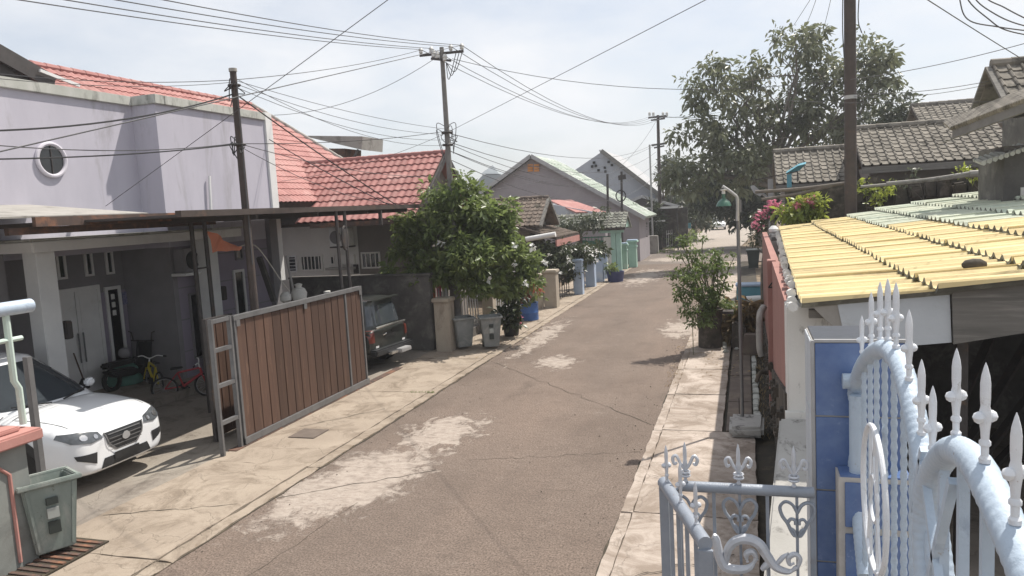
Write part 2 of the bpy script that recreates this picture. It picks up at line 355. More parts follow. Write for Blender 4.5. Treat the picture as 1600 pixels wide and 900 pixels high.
# ------------------------------------------------------------------ mesh helpers
class MB:
    def __init__(s): s.v = []; s.f = []
    def add(s, vs, fs):
        k = len(s.v); s.v += [tuple(v) for v in vs]; s.f += [tuple(i + k for i in f) for f in fs]; return s
    def box(s, x0, x1, y0, y1, z0, z1):
        return s.add([(x0, y0, z0), (x1, y0, z0), (x1, y1, z0), (x0, y1, z0), (x0, y0, z1), (x1, y0, z1), (x1, y1, z1), (x0, y1, z1)],
                     [(0, 3, 2, 1), (4, 5, 6, 7), (0, 1, 5, 4), (1, 2, 6, 5), (2, 3, 7, 6), (3, 0, 4, 7)])
    def bar(s, p, q, w, h, up=(0, 0, 1)):
        p, q = Vector(p), Vector(q); d = (q - p).normalized(); a = d.cross(Vector(up))
        if a.length < 1e-4: a = d.cross(Vector((0, 1, 0)))
        a.normalize(); b = a.cross(d); a *= w / 2; b *= h / 2
        return s.add([p - a - b, p + a - b, p + a + b, p - a + b, q - a - b, q + a - b, q + a + b, q - a + b],
                     [(0, 3, 2, 1), (4, 5, 6, 7), (0, 1, 5, 4), (1, 2, 6, 5), (2, 3, 7, 6), (3, 0, 4, 7)])
    def tube(s, pts, r, n=8, cap=True):
        pts = [Vector(p) for p in pts]; k = len(pts)
        rs = r if isinstance(r, (list, tuple)) else [r] * k
        t0 = (pts[1] - pts[0]).normalized(); a = t0.orthogonal().normalized(); vs = []
        for i, p in enumerate(pts):
            t = (pts[min(i + 1, k - 1)] - pts[max(i - 1, 0)])
            t = t.normalized() if t.length > 1e-9 else t0
            a = (a - t * a.dot(t)); a = a.normalized() if a.length > 1e-6 else t.orthogonal().normalized()
            b = t.cross(a)
            for j in range(n):
                g = 2 * math.pi * j / n
                vs.append(p + (a * math.cos(g) + b * math.sin(g)) * rs[i])
        fs = [(i * n + j, i * n + (j + 1) % n, (i + 1) * n + (j + 1) % n, (i + 1) * n + j) for i in range(k - 1) for j in range(n)]
        if cap: fs += [tuple(range(n))[::-1], tuple((k - 1) * n + j for j in range(n))]
        return s.add(vs, fs)
    def lathe(s, prof, c, n=16, axis=(0, 0, 1)):
        c = Vector(c); ax = Vector(axis).normalized(); a = ax.orthogonal().normalized(); b = ax.cross(a)
        vs = [c + ax * z + (a * math.cos(2 * math.pi * j / n) + b * math.sin(2 * math.pi * j / n)) * max(r, 1e-4) for r, z in prof for j in range(n)]
        k = len(prof)
        fs = [(i * n + j, i * n + (j + 1) % n, (i + 1) * n + (j + 1) % n, (i + 1) * n + j) for i in range(k - 1) for j in range(n)]
        fs += [tuple(range(n))[::-1], tuple((k - 1) * n + j for j in range(n))]
        return s.add(vs, fs)
    def prism(s, poly, vec):
        poly = [Vector(p) for p in poly]; vec = Vector(vec); n = len(poly)
        return s.add(poly + [p + vec for p in poly], [tuple(range(n))[::-1], tuple(range(n, 2 * n))] + [(i, (i + 1) % n, n + (i + 1) % n, n + i) for i in range(n)])
    def build(s, name, mat, parent=None, smooth=False, bevel=0.0, local=False, sub=0, rough=0.0):
        me = bpy.data.meshes.new(name)
        off = Vector((0, 0, 0))
        p = parent
        while p is not None and not local: off += p.location; p = p.parent
        me.from_pydata([(v[0] - off.x, v[1] - off.y, v[2] - off.z) for v in s.v], [], s.f)
        bm = bmesh.new(); bm.from_mesh(me)
        if rough:
            for v in bm.verts: v.co += Vector((random.uniform(-1, 1), random.uniform(-1, 1), random.uniform(-1, 1))) * rough
        bmesh.ops.recalc_face_normals(bm, faces=bm.faces)
        if bevel: bmesh.ops.bevel(bm, geom=list(bm.edges), offset=bevel, segments=2, affect='EDGES', clamp_overlap=True)
        bm.to_mesh(me); bm.free()
        me.materials.append(M[mat])
        if smooth:
            me.polygons.foreach_set('use_smooth', [True] * len(me.polygons)); me.set_sharp_from_angle(angle=R(38))
        o = bpy.data.objects.new(name, me); COL.objects.link(o)
        if parent is not None: o.parent = parent
        return o

def tag(o, label=None, cat=None, group=None, kind=None):
    if label: o['label'] = label
    if cat: o['category'] = cat
    if group: o['group'] = group
    if kind: o['kind'] = kind
    return o
def thing(name, label, cat, loc, group=None):
    o = bpy.data.objects.new(name, None); COL.objects.link(o); o.location = loc; o.empty_display_size = .2
    return tag(o, label, cat, group)
def box(name, mat, b, parent=None, bevel=0.0, **k): return MB().box(*b).build(name, mat, parent, bevel=bevel, **k)
def copy_tree(o, parent=None):
    c = o.copy(); COL.objects.link(c)
    if parent is not None: c.parent = parent
    for ch in [x for x in KIDS.get(o.name, [])]: copy_tree(ch, c)
    return c
KIDS = {}
def index_kids():
    KIDS.clear()
    for o in bpy.data.objects:
        if o.parent: KIDS.setdefault(o.parent.name, []).append(o)
def ellipse3(c, u, v, n=24, a0=0.0, a1=2 * math.pi):
    c, u, v = Vector(c), Vector(u), Vector(v)
    return [c + u * math.cos(a0 + (a1 - a0) * i / n) + v * math.sin(a0 + (a1 - a0) * i / n) for i in range(n + 1)]
def catmull(pts, n=6):
    pts = [Vector(p) for p in pts]; P = [pts[0] * 2 - pts[1]] + pts + [pts[-1] * 2 - pts[-2]]; out = []
    for i in range(1, len(P) - 2):
        a, b, c, d = P[i - 1], P[i], P[i + 1], P[i + 2]
        for k in range(n):
            t = k / n
            out.append(.5 * ((2 * b) + (c - a) * t + (2 * a - 5 * b + 4 * c - d) * t * t + (3 * b - a - 3 * c + d) * t ** 3))
    out.append(pts[-1]); return out

# ------------------------------------------------------------------ roof tiles
def tile_mesh(name, kind, du, dv, mat, thick=.022, amp=.03):
    prof = []
    if kind == 'wave':
        n = 6
        for i in range(n + 1): prof.append((du * i / n, amp * .5 * (1 - math.cos(2 * math.pi * i / n))))
    else:   # flat pan with a raised roll on one side
        prof = [(0, 0), (.04 * du, amp * .8), (.14 * du, amp * 1.25), (.24 * du, amp * .8), (.30 * du, 0.002), (.64 * du, -.006), (du, 0)]
    vs, fs = [], []
    k = len(prof)
    for x, z in prof: vs.append((x, 0, z + thick))
    for x, z in prof: vs.append((x, dv * 1.12, z))
    for x, z in prof: vs.append((x, 0, z))
    for i in range(k - 1):
        fs.append((i, i + 1, k + i + 1, k + i)); fs.append((2 * k + i, 2 * k + i + 1, i + 1, i))
    fs.append((0, k, 2 * k)); fs.append((k - 1, 3 * k - 1, 2 * k - 1))
    me = bpy.data.meshes.new(name); me.from_pydata(vs, [], fs); me.materials.append(M[mat])
    return me
def roof_tiles(deck, name, me, O, U, V, nu, nv, du, dv, keep=None, cap=300, jit=.004, farname=None):
    """courses of separate tiles on a roof deck; the nearest ones as parts, the rest joined as stuff"""
    O, U, V = Vector(O), Vector(U).normalized(), Vector(V).normalized()
    N = U.cross(V); Rm = Matrix((U, V, N)).transposed()
    off = Vector((0, 0, 0)); p = deck
    while p is not None: off += p.location; p = p.parent
    spots = []
    for j in range(nv):
        for i in range(nu):
            u, v = i * du, j * dv
            if keep and not keep(u + du / 2, v + dv / 2): continue
            P = O + U * u + V * v + N * .012
            x, y = pix(P)
            inside = -20 < x < 1620 and -20 < y < 920
            spots.append((not inside, (P - CAM).length, P))
    spots.sort(key=lambda s: (s[0], s[1]))
    vv = np.array([tuple(v.co) for v in me.vertices]); ff = [tuple(q.vertices) for q in me.polygons]
    AV, AF = [], []
    for k, (_, _, P) in enumerate(spots):
        a = random.uniform(-1, 1) * jit
        P = P + N * random.uniform(0, jit) + V * random.uniform(-jit, jit)
        if k < cap:
            o = bpy.data.objects.new(name, me); COL.objects.link(o); o.parent = deck
            mm = (Rm @ Matrix.Rotation(a * 3, 3, 'Z')).to_4x4(); mm.translation = P - off
            o.matrix_local = mm
        else:
            w = vv @ np.array(Rm).T + np.array(P - off)
            n0 = len(AV) * len(vv); AV.append(w); AF += [tuple(n0 + q for q in f) for f in ff]
    if AV:
        m2 = bpy.data.meshes.new(farname or 'more_tiles'); m2.from_pydata(np.concatenate(AV).tolist(), [], AF); m2.materials.append(me.materials[0])
        o = bpy.data.objects.new(farname or 'more_' + name + 's', m2); COL.objects.link(o); o.parent = deck; o['kind'] = 'stuff'
def slab_poly(pts, t):  # flat polygon thickened downwards along its normal
    pts = [Vector(p) for p in pts]; n = (pts[1] - pts[0]).cross(pts[2] - pts[0]).normalized()
    if n.z < 0: n = -n
    return MB().prism([p - n * t for p in pts], n * t * .9)

# ------------------------------------------------------------------ foliage
def leaves(centers, radii, n_per, size, mat, name, parent, aspect=.42, droop=.35, flat=.75, shell=.55, seed=1, fold=.25):
    """n_per leaves round every clump centre; each leaf a folded four-point blade"""
    rg = np.random.default_rng(seed)
    C = np.repeat(np.asarray(centers, float), n_per, 0); Rr = np.repeat(np.asarray(radii, float), n_per)
    n = len(C)
    d = rg.normal(size=(n, 3)); d /= np.linalg.norm(d, axis=1)[:, None]
    rad = Rr * (shell + (1 - shell) * rg.random(n)) * np.where(rg.random(n) < .25, .6, 1)
    P = C + d * rad[:, None] * np.array([1, 1, flat])
    ax = d + rg.normal(size=(n, 3)) * .7; ax[:, 2] -= droop; ax /= np.linalg.norm(ax, axis=1)[:, None]
    nn = rg.normal(size=(n, 3)) * .6; nn[:, 2] += .9
    sd = np.cross(ax, nn); sd /= np.linalg.norm(sd, axis=1)[:, None] + 1e-9
    up = np.cross(sd, ax)
    s = size * (.4 + 1.25 * rg.random(n) ** 1.5)[:, None]
    a = P; tip = P + ax * s - np.array([0, 0, 1]) * s * droop * .25
    l = P + ax * s * .5 + sd * s * aspect * .5 + up * s * fold * .3; r = P + ax * s * .5 - sd * s * aspect * .5 + up * s * fold * .3
    V = np.stack([a, l, tip, r], 1).reshape(-1, 3)
    off = Vector((0, 0, 0)); p = parent
    while p is not None: off += p.location; p = p.parent
    V = V - np.array(off)
    me = bpy.data.meshes.new(name)
    me.vertices.add(len(V)); me.vertices.foreach_set('co', V.ravel())
    idx = (np.arange(n)[:, None] * 4 + np.array([0, 1, 2, 0, 2, 3])).ravel()
    me.loops.add(len(idx)); me.loops.foreach_set('vertex_index', idx)
    me.polygons.add(n * 2); me.polygons.foreach_set('loop_start', np.arange(n * 2) * 3)
    me.update(calc_edges=True)
    me.materials.append(M[mat])
    o = bpy.data.objects.new(name, me); COL.objects.link(o)
    if parent is not None: o.parent = parent
    return o
def clumps(lobes, per, size, seed=1, hollow=.5):
    """sub-clump centres near the outside of ellipsoid lobes (centre, radius)"""
    rg = np.random.default_rng(seed); C = []; S = []
    for c, r in lobes:
        r = np.array(r if hasattr(r, '__len__') else (r, r, r * .85))
        k = max(3, int(per * (r.mean() / size) ** 2 * .25))
        for _ in range(k):
            d = rg.normal(size=3); d /= np.linalg.norm(d)
            C.append(np.array(c) + d * r * (hollow + (1 - hollow) * rg.random() ** .6)); S.append(size * (.6 + .8 * rg.random()))
    return C, S
def limb(p, q, r0, r1, bend=.12, n=5, seed=0):
    rg = random.Random(seed); p, q = Vector(p), Vector(q); Ln = (q - p).length; pts = []; rr = []
    w = Vector((rg.uniform(-1, 1), rg.uniform(-1, 1), rg.uniform(-.4, 1))) * Ln * bend
    for i in range(n + 1):
        t = i / n; pts.append(p.lerp(q, t) + w * math.sin(math.pi * t)); rr.append(r0 + (r1 - r0) * t)
    return pts, rr
def woody(root, base, fork, targets, r, mat='bark', seed=1, twigs=True):
    """tapered trunk to the fork, then limbs to every target with side twigs"""
    mb = MB(); pts, rr = limb(base, fork, r * 1.15, r * .75, .06, 6, seed); mb.tube(pts, rr, 9)
    mb.build('trunk', mat, root, smooth=True)
    mb = MB()
    for i, q in enumerate(targets):
        st = Vector(pts[-1 - (i % 2)]); pp, r2 = limb(st, q, r * .5, r * .07, .13, 6, seed + i + 1); mb.tube(pp, r2, 6)
        if twigs:
            for k in range(3):
                a = pp[2 + k]; e = a + Vector((random.uniform(-1, 1), random.uniform(-1, 1), random.uniform(-.2, 1))).normalized() * (Vector(q) - st).length * .38
                p3, r3 = limb(a, e, r * .2, r * .04, .15, 4, seed + i * 7 + k); mb.tube(p3, r3, 5)
    return mb.build('branches', mat, root, smooth=True)

# ------------------------------------------------------------------ cars
def eval_sub(o, lv):
    md = o.modifiers.new('s', 'SUBSURF'); md.levels = md.render_levels = lv
    dg = bpy.context.evaluated_depsgraph_get(); dg.update()
    me = bpy.data.meshes.new_from_object(o.evaluated_get(dg)); o.modifiers.clear(); old = o.data; o.data = me; bpy.data.meshes.remove(old)
    me.polygons.foreach_set('use_smooth', [True] * len(me.polygons))
    return o
def lower_body(stations):
    """stations: (x, z_bottom, z_top, half width, crown); half outline mirrored and lofted"""
    vs, fs = [], []; n = None
    for x, zb, zt, w, cr in stations:
        h = zt - zb
        half = [(0, zb), (w * .8, zb), (w * .95, zb + h * .10), (w * 1.0, zb + h * .35), (w * .985, zb + h * .62), (w * .965, zt - h * .16), (w * .90, zt - h * .02), (w * .55, zt + cr * .75), (0, zt + cr)]
        ring = half + [(-a, b) for a, b in half[-2:0:-1]]
        n = len(ring); vs += [(x, a, b) for a, b in ring]
    k = len(stations)
    fs = [(i * n + j, i * n + (j + 1) % n, (i + 1) * n + (j + 1) % n, (i + 1) * n + j) for i in range(k - 1) for j in range(n)]
    for i, fl in ((0, True), (k - 1, False)):
        h = n // 2
        for j in range(h):
            a, b, c, d = i * n + j, i * n + j + 1, i * n + (n - j - 1) % n, i * n + (n - j) % n
            q = [a, b, c, d]; q = [x for e, x in enumerate(q) if x not in q[:e]]
            if len(q) >= 3: fs.append(tuple(q[::-1] if fl else q))
    return vs, fs
def cabin(x0, x1, w0, z0, rx0, rx1, w1, z1, crown=.05):
    """greenhouse lofted upwards from the belt ring to the roof ring"""
    vs, fs = [], []; n = 32
    def ring(xa, xb, w, z, e=5.0):
        c, h = (xa + xb) / 2, (xb - xa) / 2; out = []
        for i in range(n):
            g = 2 * math.pi * i / n; ca, sa = math.cos(g), math.sin(g); d = (abs(ca) ** e + abs(sa) ** e) ** (-1 / e)
            out.append((c + h * ca * d, w * sa * d, z))
        return out
    for t in (0, .5, .9, 1.0):
        vs += ring(x0 + (rx0 - x0) * t, x1 + (rx1 - x1) * t, w0 + (w1 - w0) * t, z0 + (z1 - z0) * t)
    vs += ring(rx0 + .12, rx1 - .12, w1 - .1, z1 + crown * .6); vs += ring(rx0 + .5, rx1 - .5, w1 - .4, z1 + crown)
    for i in range(5):
        fs += [(i * n + j, i * n + (j + 1) % n, (i + 1) * n + (j + 1) % n, (i + 1) * n + j) for j in range(n)]
    fs.append(tuple(5 * n + j for j in range(n)))
    return vs, fs
class Car:
    def __init__(s, name, label, group=None):
        s.root = thing(name, label, 'car', (0, 0, 0), group)
    def shell(s, st, cb, paint):
        mb = MB(); mb.add(*lower_body(st)); o = mb.build('body', paint, s.root, local=True); eval_sub(o, 2); s.body = o
        mb = MB(); mb.add(*cabin(*cb)); c = mb.build('cabin', paint, s.root, local=True, smooth=True); s.cab = c
        s.trees = [BVHTree.FromPolygons([v.co for v in q.data.vertices], [tuple(p.vertices) for p in q.data.polygons]) for q in (o, c)]
    def cast(s, o, d):
        best = None
        for t in s.trees:
            h = t.ray_cast(Vector(o), Vector(d))
            if h[0] is not None and (best is None or h[3] < best[1]): best = (h, h[3])
        return best[0] if best else None
    def panel(s, name, mat, poly, view, off=.006, cell=.06, parent=None, thick=.0, smooth=True):
        """a panel that lies on the shell: outline in the view plane, cut fine, cast onto the surface"""
        bm = bmesh.new(); ax = {'front': ('y', 'z'), 'back': ('y', 'z'), 'left': ('x', 'z'), 'right': ('x', 'z'), 'top': ('x', 'y')}[view]
        bm.faces.new([bm.verts.new((a, b, 0)) for a, b in poly])
        for dim in (0, 1):
            lo = min(p[dim] for p in poly); hi = max(p[dim] for p in poly)
            k = max(1, int((hi - lo) / cell))
            for i in range(1, k):
                no = (1, 0, 0) if dim == 0 else (0, 1, 0); co = [0, 0, 0]; co[dim] = lo + (hi - lo) * i / k
                bmesh.ops.bisect_plane(bm, geom=list(bm.verts) + list(bm.edges) + list(bm.faces), plane_co=co, plane_no=no)
        dirs = {'front': (-1, 0, 0), 'back': (1, 0, 0), 'left': (0, -1, 0), 'right': (0, 1, 0), 'top': (0, 0, -1)}
        d = Vector(dirs[view]); bad = []
        for v in bm.verts:
            a, b = v.co.x, v.co.y
            o = {'front': (9, a, b), 'back': (-9, a, b), 'left': (a, 9, b), 'right': (a, -9, b), 'top': (a, b, 9)}[view]
            h = s.cast(o, d)
            if h is None: bad.append(v); continue
            nrm = h[1] if h[1].dot(d) < 0 else -h[1]
            v.co = h[0] + nrm * off
        if bad: bmesh.ops.delete(bm, geom=bad, context='VERTS')
        bmesh.ops.recalc_face_normals(bm, faces=bm.faces)
        me = bpy.data.meshes.new(name); bm.to_mesh(me); bm.free(); me.materials.append(M[mat])
        if smooth: me.polygons.foreach_set('use_smooth', [True] * len(me.polygons))
        o = bpy.data.objects.new(name, me); COL.objects.link(o); o.parent = parent or s.root
        return o
    def wheel(s, x, y, r, w=.22, rim='galv'):
        sg = 1 if y > 0 else -1
        c = (x, y, r)
        t = MB().lathe([(r * .62, -w / 2), (r * .93, -w / 2), (r, -w / 3), (r, w / 3), (r * .93, w / 2), (r * .62, w / 2)], c, 24, (0, sg, 0)).build('wheel', 'tyre', s.root, local=True, smooth=True)
        mb = MB().lathe([(r * .62, .0), (r * .62, w * .42), (r * .56, w * .42), (r * .54, w * .2), (r * .12, w * .25), (r * .1, w * .4)], c, 24, (0, sg, 0))
        for k in range(5):
            g = 2 * math.pi * k / 5
            mb.bar((x + math.cos(g) * r * .1, y + sg * w * .36, r + math.sin(g) * r * .1), (x + math.cos(g) * r * .56, y + sg * w * .36, r + math.sin(g) * r * .56), r * .16, .03, (0, 1, 0))
        mb.build('rim', rim, t, local=True)
    def place(s, x, y, yaw, z=0): s.root.location = (x, y, z); s.root.rotation_euler = (0, 0, yaw); return s.root
def disc_poly(x, z, r, n=20, a0=0, a1=2 * math.pi): return [(x + r * math.cos(a0 + (a1 - a0) * i / n), z + r * math.sin(a0 + (a1 - a0) * i / n)) for i in range(n)]

def cable(p, q, sag, r=.011, mat='cable', label=None, group='overhead cables', n=14, name='overhead_cable'):
    r *= .58
    p, q = Vector(p), Vector(q); mid = []
    for i in range(n + 1):
        t = i / n; v = p.lerp(q, t); v.z -= sag * 4 * t * (1 - t); mid.append(v)
    o = MB().tube(mid, r, 5).build(name, mat, None, smooth=True)
    return tag(o, label, 'cable', group)

def window_unit(root, axis, c0, a0, a1, z0, z1, frame='white', fw=.06, depth=.05, bars=0, hbars=0, pane='pane', name='window'):
    """frame ring proud of a wall with its panes set back inside; axis 'x': wall faces +X at X=c0, a = Y; axis 'y': wall faces -Y at Y=c0, a = X"""
    s = 1 if axis == 'x' else -1
    def bx(mb, b0, b1, h0, h1, d0, d1):
        lo, hi = sorted((c0 + s * d0, c0 + s * d1))
        return mb.box(lo, hi, b0, b1, h0, h1) if axis == 'x' else mb.box(b0, b1, lo, hi, h0, h1)
    mb = MB()
    bx(mb, a0, a0 + fw, z0, z1, 0, depth); bx(mb, a1 - fw, a1, z0, z1, 0, depth)
    bx(mb, a0 + fw, a1 - fw, z0, z0 + fw, 0, depth); bx(mb, a0 + fw, a1 - fw, z1 - fw, z1, 0, depth)
    for i in range(bars):
        t = a0 + (a1 - a0) * (i + 1) / (bars + 1); bx(mb, t - fw * .3, t + fw * .3, z0 + fw, z1 - fw, 0, depth * .8)
    for i in range(hbars):
        t = z0 + (z1 - z0) * (i + 1) / (hbars + 1); bx(mb, a0 + fw, a1 - fw, t - fw * .2, t + fw * .2, 0, depth * .7)
    w = mb.build(name, frame, root)
    bx(MB(), a0 + fw, a1 - fw, z0 + fw, z1 - fw, 0, depth * .3).build('pane', pane, w)
    return w

# ================================================================== SETTING
ST = dict(kind='structure')
def sheet(name, mat, pts, z): return tag(MB().add([(x, y, z) for x, y in pts], [tuple(range(len(pts)))]).build(name, mat), kind='structure')
sheet('ground', 'earth', [(-900, -60), (900, -60), (900, 1600), (-900, 1600)], -.06)
sheet('road', 'road', [(-6.62, -6), (-1.62, -6), (-1.62, 47.5), (-6.62, 47.5)], .0)
sheet('side_road', 'side_road', [(-60, 47.5), (30, 47.5), (30, 59), (-60, 59)], .004)
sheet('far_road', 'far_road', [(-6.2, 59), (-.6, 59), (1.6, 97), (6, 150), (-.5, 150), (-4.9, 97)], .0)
sheet('driveway', 'yard', [(-15, 4), (-8.75, 4), (-8.75, 20), (-15, 20)], .012)

def rough_slab(name, mat, x0, x1, y0, y1, z0, z1, par, jit=.014):
    P = []
    def edge(ax, ay, bx, by):
        n = max(2, int(math.hypot(bx - ax, by - ay) / .18))
        for i in range(n):
            t = i / n; P.append((ax + (bx - ax) * t + random.uniform(-jit, jit), ay + (by - ay) * t + random.uniform(-jit, jit), z0))
    edge(x0, y0, x1, y0); edge(x1, y0, x1, y1); edge(x1, y1, x0, y1); edge(x0, y1, x0, y0)
    return MB().prism(P, (0, 0, z1 - z0)).build(name, mat, par)
# pavements: poured slabs with open joints
pv = tag(box('left_pavement', 'dark_mud', (-8.78, -6.60, -4, 47.4, -.05, -.01)), kind='structure')
ys = [-4, 6.9, 10.2, 15.0, 18.6, 22.6, 27.6, 34.5, 40, 47.4]
for a, b in zip(ys[:-1], ys[1:]):
    x1 = -6.62 + random.uniform(-.03, .03)
    rough_slab('paving_slab', 'pave_l', -8.76, -6.87, a + .008, b - .008, -.02, .018 + random.uniform(0, .008), pv, .012)
    rough_slab('edge_strip', 'pave_l', -6.845, x1, a + .01, b - .01, -.02, .011 + random.uniform(0, .005), pv, .022)
pr = tag(box('right_pavement', 'dark_mud', (-1.60, .42, 1, 47.4, -.06, -.015)), kind='structure')
ys = [1, 5.6, 9.2, 12.75, 15.2, 17.5, 20.4, 23.8, 27.3, 31.2, 35.6, 41, 47.4]
for a, b in zip(ys[:-1], ys[1:]):
    rough_slab('paving_slab', 'pave_r', -1.452, -.46 if a > 12 else .06, a + .02, b - .02, -.03, .05 + random.uniform(0, .012), pr, .010)
    rough_slab('edge_strip', 'pave_r', -1.61, -1.468, a + .02, b - .02, -.03, .035 + random.uniform(0, .01), pr, .011)
for a, b in ((12.8, 14.7), (14.74, 16.9), (16.94, 20.3)):
    box('drain_cover', 'drain_slab', (-.40, .03, a, b, -.02, .055 + random.uniform(0, .012)), pr, bevel=.01)
for a in np.arange(12.9, 20, .42):
    box('brick', 'coping', (.055, .14 + random.uniform(0, .05), a, a + .36, -.02, .04 + random.uniform(0, .04)), pr, bevel=.012)
# open joints and cracks in the crust
def crack(pts, w, name='road_crack', mat='dark_mud', z=.004):
    mb = MB(); P = [Vector((x, y, z)) for x, y in pts]; L1 = []; L2 = []
    for i, p in enumerate(P):
        t = (P[min(i + 1, len(P) - 1)] - P[max(0, i - 1)]).normalized(); s = Vector((-t.y, t.x, 0)) * w * random.uniform(.3, 1)
        L1.append(p + s); L2.append(p - s)
    k = len(P); mb.add(L1 + L2, [(i, i + 1, k + i + 1, k + i) for i in range(k - 1)])
    return tag(mb.build(name, mat), kind='structure')
def wob(p, q, n, a):
    return [(p[0] + (q[0] - p[0]) * i / n + random.uniform(-a, a) * math.sin(math.pi * i / n), p[1] + (q[1] - p[1]) * i / n + random.uniform(-a, a) * math.sin(math.pi * i / n)) for i in range(n + 1)]
crack(wob((-6.5, 18.4), (-1.7, 13.2), 30, .07), .009)
crack(wob((-6.58, 8.95), (-4.7, 10.4), 22, .06), .010)
crack(wob((-4.4, 10.9), (-1.7, 11.7), 24, .08), .006)
crack(wob((-5.9, 2), (-5.3, 9.0), 26, .08), .005)
crack(wob((-8.7, 7.9), (-7.0, 8.6), 14, .05), .010, 'pavement_crack', z=.030)
crack(wob((-8.3, 12.2), (-7.2, 13.6), 14, .05), .012, 'pavement_crack', z=.030)
crack(wob((-1.35, 7.4), (-.2, 8.2), 20, .06), .012, 'pavement_crack', z=.076)
crack(wob((-1.4, 10.5), (-.5, 10.2), 20, .05), .008, 'pavement_crack', z=.076)
crack(wob((-1.62, 4), (-1.60, 20), 60, .03), .022, 'pavement_joint', z=.006)
crack(wob((-6.62, 5), (-6.60, 24), 60, .03), .018, 'pavement_joint', z=.006)
# grass and grit along the joints
def tufts(name, line, n, spread, h, mat, seed):
    rg = np.random.default_rng(seed); mb = MB(); (x0, y0), (x1, y1) = line
    for _ in range(n):
        t = rg.random(); x = x0 + (x1 - x0) * t + rg.normal() * spread; y = y0 + (y1 - y0) * t + rg.normal() * spread
        for _ in range(5):
            a = rg.random() * 6.28; q = h * (.5 + rg.random()); dx, dy = math.cos(a) * q * .5, math.sin(a) * q * .5
            mb.add([(x - dy * .12, y + dx * .12, 0), (x + dy * .12, y - dx * .12, 0), (x + dx, y + dy, q * .9)], [(0, 1, 2)])
    return tag(mb.build(name, mat), 'sparse weeds growing in the pavement joint', None, None, 'stuff')
tufts('joint_weeds', ((-6.63, 6), (-6.6, 30)), 150, .03, .035, 'straw', 3)
tufts('joint_weeds', ((-7.3, 14.98), (-6.7, 15.02)), 60, .03, .05, 'leaf_bush', 4)
tufts('kerb_weeds', ((-1.6, 16), (-1.4, 21)), 170, .10, .07, 'straw', 5)
tufts('drain_litter', ((.2, 12.5), (.25, 21)), 200, .09, .07, 'straw', 6)
tufts('kerb_weeds', ((-6.2, 57), (-5.6, 70)), 240, .25, .18, 'leaf_bush', 9)

# ================================================================== LEFT: lilac house
h1 = thing('lilac_house', 'two-storey lilac house with round window, white porch columns and red tiled roof behind its parapet', 'house', (-14, 13, 0))
ZP = 7.08
w = MB().box(-14.42, -14.2, 2, 15.04, 3.5, ZP).box(-15.2, -13.5, 15.04, 15.22, 3.5, ZP).box(-13.72, -13.5, 15.22, 19.6, 3.5, ZP).box(-22, -13.72, 19.42, 19.6, 0, ZP)
wall1 = w.build('upper_wall', 'lilac', h1)
cp = MB().box(-14.5, -14.13, 2, 14.98, ZP - .12, ZP + .1).box(-14.5, -13.43, 14.985, 15.30, ZP - .12, ZP + .103).box(-13.8, -13.43, 15.305, 19.32, ZP - .12, ZP + .1)
cp.build('parapet_coping', 'coping', h1, bevel=.012)
MB().box(-13.75, -13.44, 19.33, 19.66, 2.2, ZP + .12).build('corner_trim', 'white', h1, bevel=.01)
# round window
c = atX(79, 250, -14.2); rad = .345
rg = MB()
pts = ellipse3(c + Vector((.03, 0, 0)), (0, rad, 0), (0, 0, rad), 36)
ring = rg.tube(pts[:-1] + [pts[0], pts[1]], .045, 8, cap=False).build('round_window', 'window_ring', h1, smooth=True)
MB().lathe([(rad, 0), (rad, .02)], c + Vector((.0, 0, 0)), 36, (1, 0, 0)).build('pane', 'pane', ring)
mb = MB()
for k in range(0, 1): mb.bar(c + Vector((.03, k * .16, -math.sqrt(rad ** 2 - (k * .16) ** 2))), c + Vector((.03, k * .16, math.sqrt(rad ** 2 - (k * .16) ** 2))), .018, .018)
mb.build('grille_bar', 'dark_steel', ring)
# plaster patch and pipe on the wall
MB().tube([atX(327, 275, -13.42), atX(331, 360, -13.42)], .035, 8).build('white_pipe', 'white', h1, smooth=True)
# ground storey
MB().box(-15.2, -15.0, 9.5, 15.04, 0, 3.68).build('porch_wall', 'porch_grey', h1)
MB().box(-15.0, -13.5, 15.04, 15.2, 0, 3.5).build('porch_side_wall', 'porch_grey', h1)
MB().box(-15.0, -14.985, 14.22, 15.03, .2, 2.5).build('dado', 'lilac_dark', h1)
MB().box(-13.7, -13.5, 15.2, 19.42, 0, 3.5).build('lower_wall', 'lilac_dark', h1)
for z in (.85, 1.65, 2.45, 3.2):
    box('groove', 'porch_grey', (-13.515, -13.497, 15.2, 19.3, z, z + .035), h1)
box('pilaster', 'porch_grey', (-13.6, -13.36, 18.95, 19.32, 0, 4.1), h1)
box('porch_floor', 'yard', (-15.0, -12.6, 9.5, 16.0, 0, .2), h1, bevel=.02)
box('porch_slab', 'white', (-15.1, -12.55, 10.55, 16.6, 3.66, 3.86), h1, bevel=.02)
box('porch_slab_edge', 'coping', (-14.2, -12.50, 10.5, 16.65, 3.87, 3.91), h1, bevel=.012)
for y in (10.85, 15.55):
    box('porch_column', 'white_col', (-13.2, -12.85, y, y + .42, .2, 3.66), h1, bevel=.015)
for y, z in ((11.36, 1.9), (16.05, 2.05)):
    box('wall_lamp', 'dark_steel', (-13.0, -12.82, y - .06, y + .1, z, z + .36), h1, bevel=.02)
window_unit(h1, 'x', -13.6, 9.6, 10.5, 2.3, 3.4, 'white')
box('side_panel', 'porch_grey', (-13.7, -13.6, 9.2, 10.8, 0, 3.7), h1)
